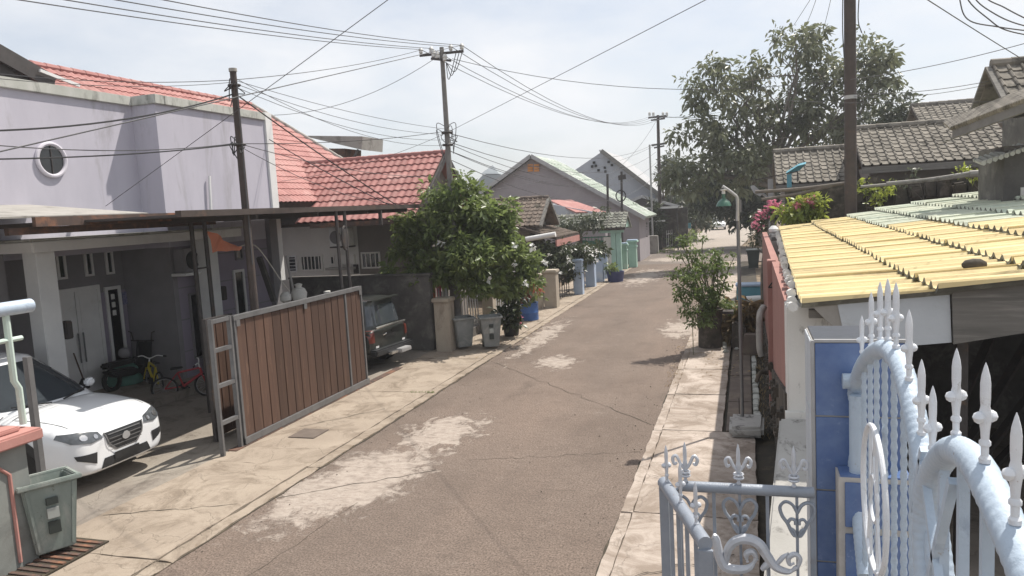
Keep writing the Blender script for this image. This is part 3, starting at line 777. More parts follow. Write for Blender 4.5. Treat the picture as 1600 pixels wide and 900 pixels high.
# double door
d0, d1, dz0, dz1 = 12.88, 14.12, .2, 2.62
fr = MB().box(-15.0, -14.93, d0 - .09, d0, dz0, dz1 + .09).box(-15.0, -14.93, d1, d1 + .09, dz0, dz1 + .09).box(-15.0, -14.93, d0, d1, dz1, dz1 + .09).build('door_frame', 'white', h1)
for a, b in ((d0, (d0 + d1) / 2 - .01), ((d0 + d1) / 2 + .01, d1)):
    dl = box('door', 'white', (-15.0, -14.955, a, b, dz0, dz1), h1)
    for z0, z1 in ((.35, 1.0), (1.1, 1.75), (1.85, 2.5)): box('door_panel', 'white', (-14.955, -14.94, a + .09, b - .09, z0, z1), dl, bevel=.006)
    yy = (d0 + d1) / 2 + (-.07 if b < d1 else .07)
    MB().tube([(-14.9, yy, .95), (-14.9, yy, 1.65)], .018, 6).build('handle', 'steel', dl)
for px0, px1, t, b in ((85, 101, 397, 436), (129, 143, 394, 431), (162, 175, 392, 428)):
    a, q = atX(px0, t, -15), atX(px1, b, -15)
    window_unit(h1, 'x', -15.0, a.y, q.y + .05, q.z, a.z, 'white', .05)
sw = window_unit(h1, 'x', -15.0, 14.38, 14.86, .35, 2.62, 'white', .08)
for z in (2.3, 2.1, 1.9): box('sticker', 'white', (-14.975, -14.968, 14.55, 14.66, z, z + .13), sw)
box('nameplate', 'nameplate', (-15.0, -14.965, 14.93, 15.02, 2.12, 2.40), h1)
a = atX(196, 457, -14.97)
box('nameplate', 'nameplate', (-14.985, -14.955, 14.90, 15.03, 2.14, 2.44), h1)
window_unit(h1, 'x', -13.5, 17.28, 17.75, 1.0, 2.72, 'white', .07)
window_unit(h1, 'x', -13.5, 17.45, 17.78, 2.98, 3.34, 'porch_grey', .05)
window_unit(h1, 'x', -13.5, 15.5, 15.95, .6, 2.3, 'porch_grey', .05)
# air conditioner on its shelf
ac = thing('air_conditioner', 'white air conditioner unit on a shelf high in the dark lilac porch', 'air conditioner', (-13.3, 15.4, 2.9))
box('casing', 'porch_grey', (-13.48, -13.15, 15.1, 15.85, 2.86, 3.45), ac, bevel=.02)
MB().tube(ellipse3((-13.14, 15.38, 3.15), (0, .21, 0), (0, 0, .21), 24), .018, 6, cap=False).build('fan_grille', 'black', ac)
MB().lathe([(.2, 0), (.2, .01)], (-13.15, 15.38, 3.15), 20, (1, 0, 0)).build('fan', 'black', ac)
box('shelf', 'white', (-13.5, -13.05, 15.0, 15.95, 2.78, 2.85), ac, bevel=.01)
# roof A behind the parapet: slope facing the street, hip at the far end
rA = MB()
eX, eZ, rX, rZ = -13.75, 4.55, -18.4, 8.55
A0, A1 = Vector((eX, 9.0, eZ)), Vector((eX, 22.7, eZ))
R0, R1 = Vector((rX, 12.6, rZ)), Vector((rX, 25.6, rZ))
NEAR = 15.8
hipY = 29.5
E2 = Vector((eX, hipY, eZ))
slopeV = (R0 - Vector((eX, 12.6, eZ))).normalized()
Ls = (R0 - Vector((eX, 12.6, eZ))).length
deckA = MB().prism([Vector((-14.75, 10.73, eZ + .86)), Vector((-14.75, 19.64, eZ + .86)), Vector((eX, 19.64, eZ)), E2, R1, Vector((rX, 15.2, rZ))], Vector((-.35, 0, -.55)) * .25).build('roof', 'deck', h1)
def keepA(u, v):
    y = 9.5 + u
    if v > Ls: return False
    y_l = 9.5 + (15.2 - 9.5) * v / Ls; y_r = hipY + (R1.y - hipY) * v / Ls
    z = eZ + (rZ - eZ) * v / Ls
    if z < ZP - 1.1 and y < 19.3: return False
    return y_l < y < y_r
tmA = tile_mesh('roof_tile_wave', 'wave', .24, .34, 'red_tile', .03, .032)
roof_tiles(deckA, 'roof_tile', tmA, (eX, 9.5, eZ), (0, 1, 0), slopeV, int((hipY - 9.5) / .24) + 1, int(Ls / .34) + 1, .24, .34, keepA)
# ridge and hip caps
mb = MB()
def caps(p, q, step=.42, r=.11):
    p, q = Vector(p), Vector(q); n = int((q - p).length / step); d = (q - p) / n
    for i in range(n): mb.tube([p + d * i, p + d * (i + 1.06)], [r * 1.06, r * .94], 8)
caps(Vector((rX, 15.2, rZ + .03)), R1 + Vector((0, 0, .03)))
mb.build('ridge_cap', 'red_tile', deckA, smooth=True)
mb = MB(); caps(R1 + Vector((0, 0, .03)), E2 + Vector((0, 0, .04)), .42, .10); mb.build('hip_cap', 'concrete', deckA, smooth=True)
# dark front gable at the near end of the roof
MB().prism([atX(0, 82, -15.2), atX(85, 130, -15.2), atX(0, 130, -15.2)], (-.3, 0, 0)).build('gable', 'dark_steel', h1)
MB().bar(atX(-30, 66, -15.1), atX(84, 130, -15.1), .35, .07, (1, 0, 0)).build('barge_board', 'dark_steel', h1)
MB().bar(atX(62, 110, -15.0), atX(124, 134, -15.0), .07, .05, (1, 0, 0)).build('flashing', 'white', h1)
# concrete water-tank slab beyond the hip
ts = thing('tank_slab', 'grey concrete slab on a brown stub wall rising behind the red roof', 'roof slab', (-15.5, 29, 5.5))
a = atY(480, 212, 30); b = atY(566, 214, 30)
MB().prism([atY(480, 212, 30), atY(566, 213, 30), atY(565, 234, 30), atY(480, 214, 30)], (0, 2, 0)).build('slab', 'concrete', ts)
MB().prism([atY(514, 232, 30.4), atY(539, 232, 30.4), atY(539, 262, 30.4), atY(514, 262, 30.4)], (0, 1.5, 0)).build('stub_wall', 'rust', ts)
MB().bar(atY(560, 234, 30), atY(550, 252, 30), .1, .1).build('brace', 'dark_steel', ts)

# carport roofs in front of the lilac house
cpA = thing('carport_canopy', 'low pale sheet canopy with a rusty steel fascia over the white car', 'canopy', (-11.6, 9.5, 4.2))
MB().prism([(-11.2, 3, 4.30), (-14.2, 3, 4.62), (-14.2, 12.0, 4.62), (-11.2, 12.0, 4.30)], (0, 0, -.03)).build('roof_sheet', 'concrete', cpA)
box('fascia', 'rust', (-11.18, -11.1, 9.45, 14.25, 4.12, 4.28), cpA)
box('beam', 'rust', (-11.5, -11.4, 9.2, 14.2, 4.0, 4.12), cpA)
box('rafter', 'dark_steel', (-14.2, -11.2, 9.9, 9.98, 4.12, 4.2), cpA)
box('rafter', 'dark_steel', (-14.2, -11.2, 12.9, 12.98, 4.12, 4.2), cpA)
ip = thing('ladder_post', 'black twin steel post with rungs carrying the rusty canopy beside the gate', 'post', (-11.0, 13.2, 0))
p0, p1 = Vector((-11, 12.95, 0)), Vector((-11, 13.35, 0))
for p in (p0, p1): MB().tube([p, p + Vector((0, -.02, 4.1))], .045, 6).build('upright', 'dark_steel', ip)
for z in (.4, .9, 1.5, 1.85, 3.1): MB().bar(p0 + Vector((0, 0, z)), p1 + Vector((0, 0, z)), .03, .03).build('rung', 'dark_steel', ip)
cpB = thing('flat_carport', 'dark flat carport roof on thin posts behind the wooden gate', 'carport', (-11, 15.5, 4.2))
box('roof_sheet', 'dark_steel', (-13.45, -9.05, 10.4, 20.2, 4.16, 4.20), cpB)
box('front_beam', 'rust_pole', (-9.06, -8.94, 10.3, 21.8, 4.15, 4.26), cpB)
for y in (12.5, 14.7, 17, 19.3): box('rafter', 'dark_steel', (-13.4, -9.1, y, y + .08, 4.06, 4.155), cpB)
for px in (530, 543):
    q = atX(px, 400, -9.0); MB().tube([(-9.0, q.y, .0), (-9.0, q.y, 4.15)], .04, 6).build('post', 'dark_steel', cpB)
q = atX(539, 372, -9.0)
MB().tube(ellipse3(q, (0, .12, 0), (0, 0, .27), 20), .03, 6, cap=False).build('ornament', 'dark_steel', cpB)
MB().box(-9.03, -8.97, q.y - .09, q.y + .09, q.z - .22, q.z + .22).build('ornament_plate', 'dark_steel', cpB)
box('hanger', 'dark_steel', (-9.04, -8.96, 17.5, 17.56, 3.75, 4.13), cpB)

# sliding wooden gate
gt = thing('wooden_gate', 'brown plank sliding gate in a grey steel frame standing open along the pavement', 'gate', (-8.7, 13.3, 0))
GY0, GY1, GZ0, GZ1 = 11.0, 15.62, .06, 2.38
split = atX(540, 500, -8.7).y
ng = 14; gw = (split - .05 - (GY0 + .06)) / ng
for i in range(ng):
    y = GY0 + .06 + i * gw
    box('plank', 'wood', (-8.72 - random.uniform(0, .008), -8.68 + random.uniform(0, .006), y + .008, y + gw - .008, GZ0 + .1, GZ1 - .1), gt, bevel=.005)
gw2 = (GY1 - .04 - (split + .05)) / 3
for i in range(3):
    y = split + .05 + i * gw2
    box('plank', 'wood', (-8.72, -8.68 + random.uniform(0, .006), y + .008, y + gw2 - .008, GZ0 + .1, GZ1 - .1), gt, bevel=.005)
for y in (GY0, split - .03, GY1 - .04): box('stile', 'steel', (-8.735, -8.655, y, y + .06, GZ0, GZ1), gt, bevel=.004)
box('top_rail', 'steel', (-8.75, -8.64, GY0 - .02, GY1, GZ1 - .09, GZ1), gt, bevel=.006)
box('bottom_rail', 'steel', (-8.75, -8.64, GY0, GY1 + .06, GZ0 - .02, GZ0 + .1), gt, bevel=.006)
y0 = 10.42
for y in (y0, 10.9): box('stile', 'steel', (-8.74, -8.66, y, y + .055, .02, GZ1 + .02), gt, bevel=.004)
for z in (.55, 1.2, 1.82, 2.32): box('cross_rail', 'steel', (-8.735, -8.665, y0 + .055, 10.9, z, z + .07), gt, bevel=.004)
gl = thing('folded_gate_leaf', 'narrow dark wooden gate leaf folded back beside the steel ladder frame', 'gate', (-9.0, 10.7, 0))
for i in range(3): box('plank', 'wood', (-9.43, -9.39, 11.22 + i * .2, 11.40 + i * .2, .1, 2.2), gl, bevel=.005)
for y in (11.13, 11.83): box('stile', 'dark_steel', (-9.45, -9.37, y, y + .06, .02, 2.3), gl, bevel=.004)  # darker steel paints in the shade on the folded leaf
box('cross_rail', 'dark_steel', (-9.45, -9.37, 11.19, 11.83, 2.22, 2.3), gl)
for y in (11.5, 15.1):
    MB().lathe([(.06, -.02), (.045, 0), (.06, .02)], (-8.695, y, .09), 14, (1, 0, 0)).build('roller', 'steel', gt, smooth=True)
for y in (11.05, 13.2, 15.5):
    box('bracket_plate', 'steel', (-8.652, -8.64, y, y + .1, GZ1 - .2, GZ1 - .09), gt)
mb = MB().box(-8.8, -8.62, GY0 - .3, GY1 + 1.8, .0, .034)
tag(mb.build('gate_track', 'rust'), 'flat rusty steel track on the pavement under the wooden gate', 'gate track')
tag(box('manhole_cover', 'drain_slab', (-8.15, -7.6, 11.55, 12.1, .01, .034), bevel=.01), 'square dark cover set in the pavement before the gate', 'drain cover')

# dividing wall and white urn
dw = thing('dividing_wall', 'dark damp concrete wall behind the old dark car', 'wall', (-11, 19.9, 0))
box('wall', 'dark_conc', (-13.4, -8.72, 19.75, 19.95, 0, 2.2), dw, bevel=.02)
box('wall_cap', 'dark_conc', (-13.4, -8.68, 19.71, 19.99, 2.2, 2.27), dw, bevel=.015)
ur = thing('white_urn', 'cracked white garden urn on a post above the plank gate', 'urn', (-11.2, 15.6, 0))
cpt = atX(467, 455, -10.6)
MB().box(cpt.x - .16, cpt.x + .16, cpt.y - .16, cpt.y + .16, 0, cpt.z - .25).build('post', 'dark_conc', ur)
MB().lathe([(.06, -.25), (.17, -.2), (.2, -.05), (.15, .06), (.07, .1), (.1, .17), (.03, .2)], cpt, 14).build('urn', 'white_urn', ur, smooth=True)
MB().lathe([(.05, -.2), (.14, -.12), (.14, 0), (.06, .08)], cpt + Vector((-.2, -.28, -.06)), 12).build('side_bowl', 'white_urn', ur, smooth=True)
tag(MB().tube([atX(447, 400, -11.4), atX(462, 470, -11.4)], .03, 6).build('thin_pole', 'galv'), 'thin pale pole leaning behind the white urn', 'pole')
q = atX(511, 457, -9.6)
tag(MB().lathe([(.06, 0), (.075, .02), (.085, .17), (.07, .18)], q - Vector((0, 0, .14)), 12).build('white_cup', 'white_urn', smooth=True), 'small white pot standing on the wall just behind the gate rail', 'pot')
tag(box('low_parapet', 'dark_conc', (-9.75, -9.45, q.y - .5, q.y + .4, 0, q.z - .14)), 'low dark concrete stub under the small white pot', 'wall')
tag(MB().bar(atX(405, 402, -12.6), atX(428, 470, -12.6), .14, .1).build('leaning_timber', 'dark_conc'), 'dark timber leaning against the lower lilac wall', 'timber')

# ================================================================== LEFT: house with red gable
h2 = thing('red_gable_house', 'cream house with a bright red tiled gable roof facing the street', 'house', (-12, 24.4, 0))
gy, ry, hw = -9.75, 24.1, 2.75
ez, rz = 3.86, 5.98
V2 = Vector((0, hw, rz - ez)).normalized(); L2 = Vector((0, hw, rz - ez)).length
deckB = MB().prism([(-17.5, ry - hw, ez), (gy - .0, ry - hw, ez), (gy, ry, rz), (-17.5, ry, rz)], (0, .02, -.10)).build('roof', 'deck', h2)
MB().prism([(-17.5, ry + hw, ez), (gy, ry + hw, ez), (gy, ry, rz - .003), (-17.5, ry, rz - .003)], (0, -.02, -.10)).build('back_slope', 'red_tile', h2)
tmB = tile_mesh('roof_tile_wave_large', 'wave', .25, .36, 'red_tile', .038, .04)
def keepB(u, v):
    x = -17.3 + u; z = ez + (rz - ez) * v / L2; y = ry - hw + hw * v / L2
    if v > L2 or x > gy + .02: return False
    zA = eZ + (x - eX) / (rX - eX) * (rZ - eZ)
    return x > eX - .2 or zA < z + .1
roof_tiles(deckB, 'roof_tile', tmB, (-17.3, ry - hw, ez), (1, 0, 0), V2, int((17.3 + gy) / .25) + 1, int(L2 / .36) + 1, .25, .36, keepB)
mb = MB(); caps((-15.2, ry, rz + .03), (gy, ry, rz + .03), .4, .1); mb.build('ridge_cap', 'red_tile', deckB, smooth=True)
MB().prism([(gy + .02, ry - hw - .12, ez - .12), (gy + .02, ry - hw, ez + .02), (gy + .02, ry, rz + .06), (gy + .02, ry + hw, ez + .02), (gy + .02, ry + hw, ez - .16), (gy + .02, ry, rz - .16), (gy + .02, ry - hw, ez - .2)], (.05, 0, 0)).build('barge_board', 'dark_steel', h2)
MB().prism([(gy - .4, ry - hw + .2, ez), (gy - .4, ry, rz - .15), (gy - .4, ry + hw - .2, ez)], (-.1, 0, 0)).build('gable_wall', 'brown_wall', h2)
box('eave_board', 'rust', (-13.5, gy, ry - hw - .03, ry - hw + .02, ez - .16, ez - .01), h2)
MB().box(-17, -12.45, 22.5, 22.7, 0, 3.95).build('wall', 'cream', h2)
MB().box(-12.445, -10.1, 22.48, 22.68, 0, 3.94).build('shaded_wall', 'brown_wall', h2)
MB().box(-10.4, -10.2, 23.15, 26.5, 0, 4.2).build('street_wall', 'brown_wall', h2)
window_unit(h2, 'y', 22.5, -14.72, -13.85, 2.22, 2.78, 'cream', .06, bars=5)
window_unit(h2, 'y', 22.5, -15.22, -14.86, 2.2, 2.78, 'white', .05, hbars=4)
window_unit(h2, 'y', 22.48, -12.35, -11.65, 2.25, 2.8, 'cream', .05, bars=3)
window_unit(h2, 'y', 22.5, -13.55, -13.38, 2.42, 2.72, 'cream', .04)
box('shelf', 'concrete', (-13.6, -12.55, 22.2, 22.5, 2.25, 2.33), h2)
box('meter_box', 'dark_steel', (-12.65, -12.5, 22.4, 22.5, 2.1, 2.4), h2)
box('meter_box', 'cream', (-13.2, -12.6, 22.42, 22.5, 2.42, 2.75), h2)
ac = thing('air_conditioner', 'pale outdoor air conditioner unit fixed to the cream wall under the red eave', 'air conditioner', (-13, 22.3, 3.3))
box('casing', 'white', (-13.3, -12.55, 22.1, 22.42, 3.05, 3.65), ac, bevel=.02)
MB().lathe([(.22, 0), (.22, .012)], (-13.05, 22.09, 3.35), 20, (0, 1, 0)).build('fan_grille', 'porch_grey', ac)
box('bracket', 'dark_steel', (-13.3, -12.55, 22.1, 22.5, 3.0, 3.04), ac)

# ================================================================== LEFT: nearest wall with the salmon coping
nw = thing('garden_wall', 'grey green garden wall with salmon coping and arched salmon moulding', 'wall', (-8.6, 6, 0))
box('wall', 'wall_green', (-8.75, -8.36, 2.5, 6.62, 0, 1.52), nw, bevel=.01)
box('coping', 'salmon', (-8.86, -8.24, 2.4, 6.78, 1.52, 1.66), nw, bevel=.02)
box('coping_step', 'salmon', (-8.74, -8.38, 2.5, 6.6, 1.66, 1.72), nw, bevel=.015)
y1, y0, zt = 6.36, 5.5, 1.34
MB().tube([(-8.35, y1, .12), (-8.35, y1, zt - .14), (-8.35, y1 - .14, zt), (-8.35, y0 + .14, zt), (-8.35, y0, zt - .14), (-8.35, y0, .12)], .024, 6).build('arch_moulding', 'salmon', nw)
pf = thing('pipe_fence', 'thick white pipe rail on pale green posts above the salmon coping', 'fence', (-8.5, 5.5, 1.7))
top = atX(28, 480, -8.5)
MB().tube([(-8.5, 2.5, top.z - .0), (-8.5, top.y + .17, top.z + .0)], .085, 14).build('top_rail', 'gate_white', pf, smooth=True)
MB().tube([(-8.5, top.y - .12, 1.7), (-8.5, top.y - .12, 2.15), (-8.5, top.y - .17, 2.25), (-8.5, top.y - .17, top.z - .05)], .04, 8).build('post', 'pale_green', pf, smooth=True)
MB().tube([(-8.5, top.y - .9, 1.7), (-8.5, top.y - .9, top.z - .05)], .04, 8).build('post', 'pale_green', pf, smooth=True)
MB().tube([(-8.5, 3, 2.75), (-8.5, top.y + .0, 2.75)], .03, 8).build('mid_rail', 'pale_green', pf, smooth=True)
sp = thing('steel_post', 'square grey steel post standing in front of the white car', 'post', (-8.55, 7.0, 0))
p = atX(40, 558, -8.9)
box('post', 'steel', (-8.94, -8.86, p.y - .02, p.y + .06, 0, p.z), sp, bevel=.004)
gr = thing('drain_grate', 'dark slotted drain grate in the pavement beside the green bin', 'drain grate', (-8.3, 6.3, 0))
box('pit', 'dark_mud', (-8.72, -7.88, 5.6, 7.2, .03, .046), gr)
for i in range(14): box('bar', 'rust', (-8.7, -7.9, 5.65 + i * .11, 5.70 + i * .11, .046, .062), gr)

# ================================================================== LEFT: beyond the dividing wall
h3 = thing('grey_gable_house', 'small old house with a grey tiled gable and lower brown tiled lean-to', 'house', (-10, 32, 0))
O = atY(835, 353, 30.6); Rg = atY(855, 309, 32.2)
xe = O.x + .25
V3 = (Vector((0, Rg.y, Rg.z)) - Vector((0, O.y, O.z))); L3 = V3.length; V3.normalize()
x0 = -14.5
deck3 = MB().prism([(x0, O.y, O.z), (xe, O.y, O.z), (xe, Rg.y, Rg.z), (x0, Rg.y, Rg.z)], (0, .02, -.09)).build('roof', 'deck', h3)
MB().prism([(x0, 2 * Rg.y - O.y, O.z), (xe, 2 * Rg.y - O.y, O.z), (xe, Rg.y, Rg.z - .003), (x0, Rg.y, Rg.z - .003)], (0, -.02, -.09)).build('back_slope', 'brown_tile', h3)
tm3 = tile_mesh('roof_tile_small', 'roll', .22, .26, 'brown_tile', .03, .035)
roof_tiles(deck3, 'roof_tile', tm3, (x0, O.y, O.z), (1, 0, 0), V3, int((xe - x0) / .22), int(L3 / .26) + 1, .22, .26)
mb = MB(); caps((x0, Rg.y, Rg.z + .03), (xe, Rg.y, Rg.z + .03), .35, .09); mb.build('ridge_cap', 'brown_tile', deck3, smooth=True)
gz = O.z - .05
for s in (-1, 1):
    MB().bar((xe + .02, Rg.y + s * (Rg.y - O.y), O.z - .03), (xe + .02, Rg.y, Rg.z - .03), .12, .12, (1, 0, 0)).build('barge_board', 'old_board', h3)
MB().prism([(xe - .5, O.y + .2, gz), (xe - .5, Rg.y, Rg.z - .15), (xe - .5, 2 * Rg.y - O.y - .2, gz)], (-.1, 0, 0)).build('gable_boards', 'old_board', h3)
for z in (.25, .6): box('gable_slat', 'old_board', (xe - .5, xe - .44, O.y + .4 + z, 2 * Rg.y - O.y - .4 - z, gz + z, gz + z + .12), h3)
box('wall', 'brown_wall', (x0, xe - .6, O.y + .5, 2 * Rg.y - O.y - .5, 0, gz), h3)
# lean-to
V4 = Vector((1, 0, -.32)).normalized()
ly0, ly1 = O.y - .1, 35
lz = O.z - .05
for i, n in enumerate(('lean_to_roof',)):
    dk = MB().prism([(xe - .9, ly0, lz), (xe + .7, ly0, lz - .5), (xe + .7, ly1, lz - .5), (xe - .9, ly1, lz)], (0, 0, -.08)).build(n, 'deck', h3)
    tml = tile_mesh('lean_to_tile', 'roll', .24, .28, 'brown_tile', .03, .03)
    roof_tiles(dk, 'roof_tile', tml, (xe + .7, ly0, lz - .5), (0, 1, 0), Vector((-1.6, 0, .5)), int((ly1 - ly0) / .24), 6, .24, .28)
box('fascia', 'salmon', (xe + .66, xe + .72, ly0, ly1, lz - .85, lz - .58), h3)
gp = tag(MB().tube([atY(822, 374, 30.2), atY(868, 366, 30.2)], .11, 12).build('gutter_pipe', 'white', smooth=True), 'thick white gutter pipe under the brown tiled lean-to', 'pipe')

h4 = thing('mossy_porch', 'gateway shelter with a mossy tiled roof and mint green posts', 'shelter', (-8.5, 42, 0))
a = atY(862, 361, 41.3); b = atY(974, 361, 41.3); c = atY(974, 334, 42.6)
dk = MB().prism([(a.x, a.y, a.z), (b.x + .1, a.y, a.z), (b.x + .1, c.y, c.z), (a.x, c.y, c.z)], (0, 0, -.1)).build('roof', 'deck', h4)
V5 = Vector((0, c.y - a.y, c.z - a.z)); 
tm5 = tile_mesh('mossy_roof_tile', 'roll', .26, .28, 'mossy_tile', .04, .05)
roof_tiles(dk, 'roof_tile', tm5, (a.x, a.y, a.z), (1, 0, 0), V5, int((b.x + .1 - a.x) / .26), int(V5.length / .28) + 1, .26, .28)
MB().prism([(a.x, 2 * c.y - a.y, a.z), (b.x + .1, 2 * c.y - a.y, a.z), (b.x + .1, c.y, c.z - .003), (a.x, c.y, c.z - .003)], (0, 0, -.1)).build('back_slope', 'mossy_tile', h4)
MB().prism([(b.x, a.y + .1, a.z), (b.x, c.y, c.z - .1), (b.x, 2 * c.y - a.y - .1, a.z)], (-.08, 0, 0)).build('gable', 'mint', h4)
for px in (905, 958, 966):
    q = atY(px, 361, 41.6); box('post', 'mint' if px > 940 else 'rust', (q.x - .13, q.x + .13, 41.5, 41.76, 0, a.z - .1), h4)
q = atY(952, 361, 41.55); box('door', 'cream', (q.x - .35, q.x + .15, 41.6, 41.65, 0, 2.1), h4)
box('lintel', 'mint', (atY(935, 361, 41.4).x, b.x, 41.42, 41.5, a.z - .25, a.z - .1), h4)
gf = thing('green_gate', 'green metal gate with scrolled bars under the mossy porch roof', 'gate', (-9, 41.9, 0))
q0, q1 = atY(905, 375, 42).x, atY(960, 375, 42).x
for z in (.25, 1.2, 2.1): MB().bar((q0, 42, z), (q1, 42, z), .05, .06).build('rail', 'green_fence', gf)
for i in range(12):
    x = q0 + (q1 - q0) * i / 11; MB().bar((x, 42, .2), (x, 42, 2.15), .035, .035, (0, 1, 0)).build('bar', 'green_fence', gf)
for i in range(3):
    x = q0 + (q1 - q0) * (i + .5) / 3; MB().tube(ellipse3((x, 41.97, 1.65), (.25, 0, 0), (0, 0, .3), 16), .025, 5, cap=False).build('scroll', 'green_fence', gf)
box('backing', 'green_fence', (q0, q1, 42.05, 42.08, .2, 1.9), gf)

h5 = thing('mauve_gable_house', 'large mauve grey gable house with a pale green sheet roof', 'house', (-13, 55, 0))
ap = atY(832, 244, 50); le = atY(745, 297, 50); re = atY(1010, 341, 50)
le2 = Vector((ap.x - (re.x - ap.x), 50, re.z))
MB().prism([(le2.x + .4, 50, 0), (re.x - .5, 50, 0), (re.x - .5, 50, re.z + .1), (ap.x, 50, ap.z - .12), (le2.x + .4, 50, re.z + .1)], (0, 5.4, 0)).build('wall', 'grey_house', h5)
dn = (re - ap); slope_len = dn.length; dn.normalize()
rf = slab_poly([ap + Vector((0, -.4, .06)), re + Vector((0, -.4, .06)), re + Vector((0, 6, .06)), ap + Vector((0, 6, .06))], .08).build('roof', 'green_sheet', h5)
slab_poly([ap + Vector((0, -.4, .063)), le2 + Vector((0, -.4, .063)), le2 + Vector((0, 6, .063)), ap + Vector((0, 6, .063))], .08).build('back_slope', 'green_sheet', h5)
MB().bar(ap + Vector((0, -.45, 0)), re + Vector((0, -.45, 0)), .1, .26, (0, 0, 1)).build('barge_board', 'galv', h5)
MB().bar(ap + Vector((0, -.45, 0)), le2 + Vector((0, -.45, 0)), .1, .26, (0, 0, 1)).build('barge_board', 'galv', h5)
nrm = Vector((-dn.z, 0, dn.x)); nrm = nrm if nrm.z > 0 else -nrm
tms = tile_mesh('green_sheet_course', 'roll', .9, .75, 'green_sheet', .05, .05)
roof_tiles(rf, 'roof_sheet', tms, re + Vector((0, -.4, .07)), (0, 1, 0), -dn, 7, int(slope_len / .75), .9, .75, cap=140)
for i in range(2):
    for j in range(3):
        q = atY(829 + i * 10, 258 + j * 4.2, 49.98); box('vent_block', 'orange_block', (q.x - .19, q.x + .17, 49.9, 50.02, q.z - .07, q.z + .07), h5)
window_unit(h5, 'y', 50, atY(925, 330, 50).x - .6, atY(925, 330, 50).x + .4, 2.2, 3.2, 'galv', .08)

h6 = thing('pale_corner_house', 'pale blue grey house with a tall sharp gable and vent holes', 'house', (-11, 66, 0))
ap = atY(941, 236, 64); rr = atY(1030, 305, 64); ll = atY(870, 284, 64)
MB().prism([(ap.x, 64, 0), (rr.x - .3, 64, 0), (rr.x - .3, 64, rr.z), (ap.x, 64, ap.z)], (0, 10, 0)).build('right_wall', 'white_house', h6)
MB().prism([(ll.x, 64.3, 0), (ap.x - .005, 64.02, 0), (ap.x - .005, 64.02, ap.z - .03), (ll.x, 64.3, ll.z)], (0, 9.5, 0)).build('left_wall', 'white_house', h6)
slab_poly([ap + Vector((-.1, -.5, .12)), rr + Vector((.2, -.5, .0)), rr + Vector((.2, 10.5, .0)), ap + Vector((-.1, 10.5, .12))], .15).build('roof', 'galv', h6)
MB().bar(ap + Vector((0, -.52, .0)), rr + Vector((.2, -.52, -.1)), .14, .35).build('barge_board', 'old_board', h6)
for px, py in ((951, 253), (945, 262), (956, 258), (946, 268), (931, 259), (928, 254), (935, 266), (925, 260)):
    q = atY(px, py, 63.97); box('vent_hole', 'dark_in', (q.x - .1, q.x + .1, 63.93, 64.05 if px > 940 else 64.3, q.z - .1, q.z + .1), h6)
# porch of the corner house
q0, q1 = atY(984, 306, 62), atY(1062, 320, 62)
MB().prism([atY(978, 322, 62), atY(1003, 290 + 18, 62), atY(1058, 322, 62)], (0, 2, 0)).build('porch_gable', 'dark_steel', h6)
MB().bar(atY(1003, 307, 61.9), atY(1062, 323, 61.9), .1, .22).build('porch_barge', 'galv', h6)
MB().bar(atY(1003, 307, 61.9), atY(975, 318, 61.9), .1, .22).build('porch_barge', 'galv', h6)
cf = thing('far_carport', 'dark carport with a pale flat roof edge beyond the mint gateposts', 'carport', (-7, 60.5, 0))
box('roof_sheet', 'galv', (-9.2, -4.95, 60, 63.5, 3.28, 3.42), cf)
box('fascia', 'white', (-9.25, -4.9, 59.93, 60, 3.3, 3.46), cf)
box('awning', 'white', (-8.2, -6.1, 59.6, 60.4, 2.30, 2.42), cf)
box('back_wall', 'dark_conc', (-9.4, -4.6, 63.6, 63.8, 0, 3.3), cf)  # dark tone painted in for the shaded carport interior
for x in (-9.0, -5.2): box('post', 'dark_steel', (x, x + .1, 60.1, 60.2, 0, 3.28), cf)
h7 = thing('turret_house', 'distant grey house with a small pyramid turret on its roof', 'house', (-25, 75, 0))
tp = atY(770, 258, 75); tl = atY(756, 272, 75); tr = atY(784, 272, 75)
MB().add([tp, (tl.x, 74, tl.z), (tr.x, 74, tr.z), (tr.x, 76, tr.z), (tl.x, 76, tl.z)], [(0, 1, 2), (0, 2, 3), (0, 3, 4), (0, 4, 1), (1, 4, 3, 2)]).build('turret_roof', 'sky_hill', h7)
box('turret', 'sky_hill', (tl.x + .4, tr.x - .4, 74.4, 75.6, tl.z - .6, tl.z), h7)
a = atY(735, 300, 75); b = atY(815, 300, 75); c = atY(760, 273, 75); d = atY(787, 273, 75)
MB().prism([(a.x, 74, a.z), (b.x, 74, b.z), (d.x, 74, d.z), (c.x, 74, c.z)], (0, 5, 0)).build('roof', 'sky_hill', h7)
box('wall', 'sky_hill', (a.x + .5, b.x - .5, 74.3, 79, 0, a.z), h7)
h8 = thing('low_red_roof', 'low red sheet roof between the mossy porch and the mauve gable', 'roof', (-10, 46, 0))
mb = MB(); slab_poly([atY(858, 312, 46), atY(893, 312, 46.8), atY(948, 331, 46), atY(900, 331, 45)], .08).build('roof', 'red_tile', h8)
MB().prism([atY(855, 318, 45.4), atY(945, 334, 45.4), atY(945, 350, 45.4), atY(855, 350, 45.4)], (0, 1.2, 0)).build('wall', 'white_house', h8)
box('base_wall', 'grey_house', (atY(855, 340, 45.6).x, atY(945, 340, 45.6).x, 45.6, 46.6, 0, 2.9), h8)

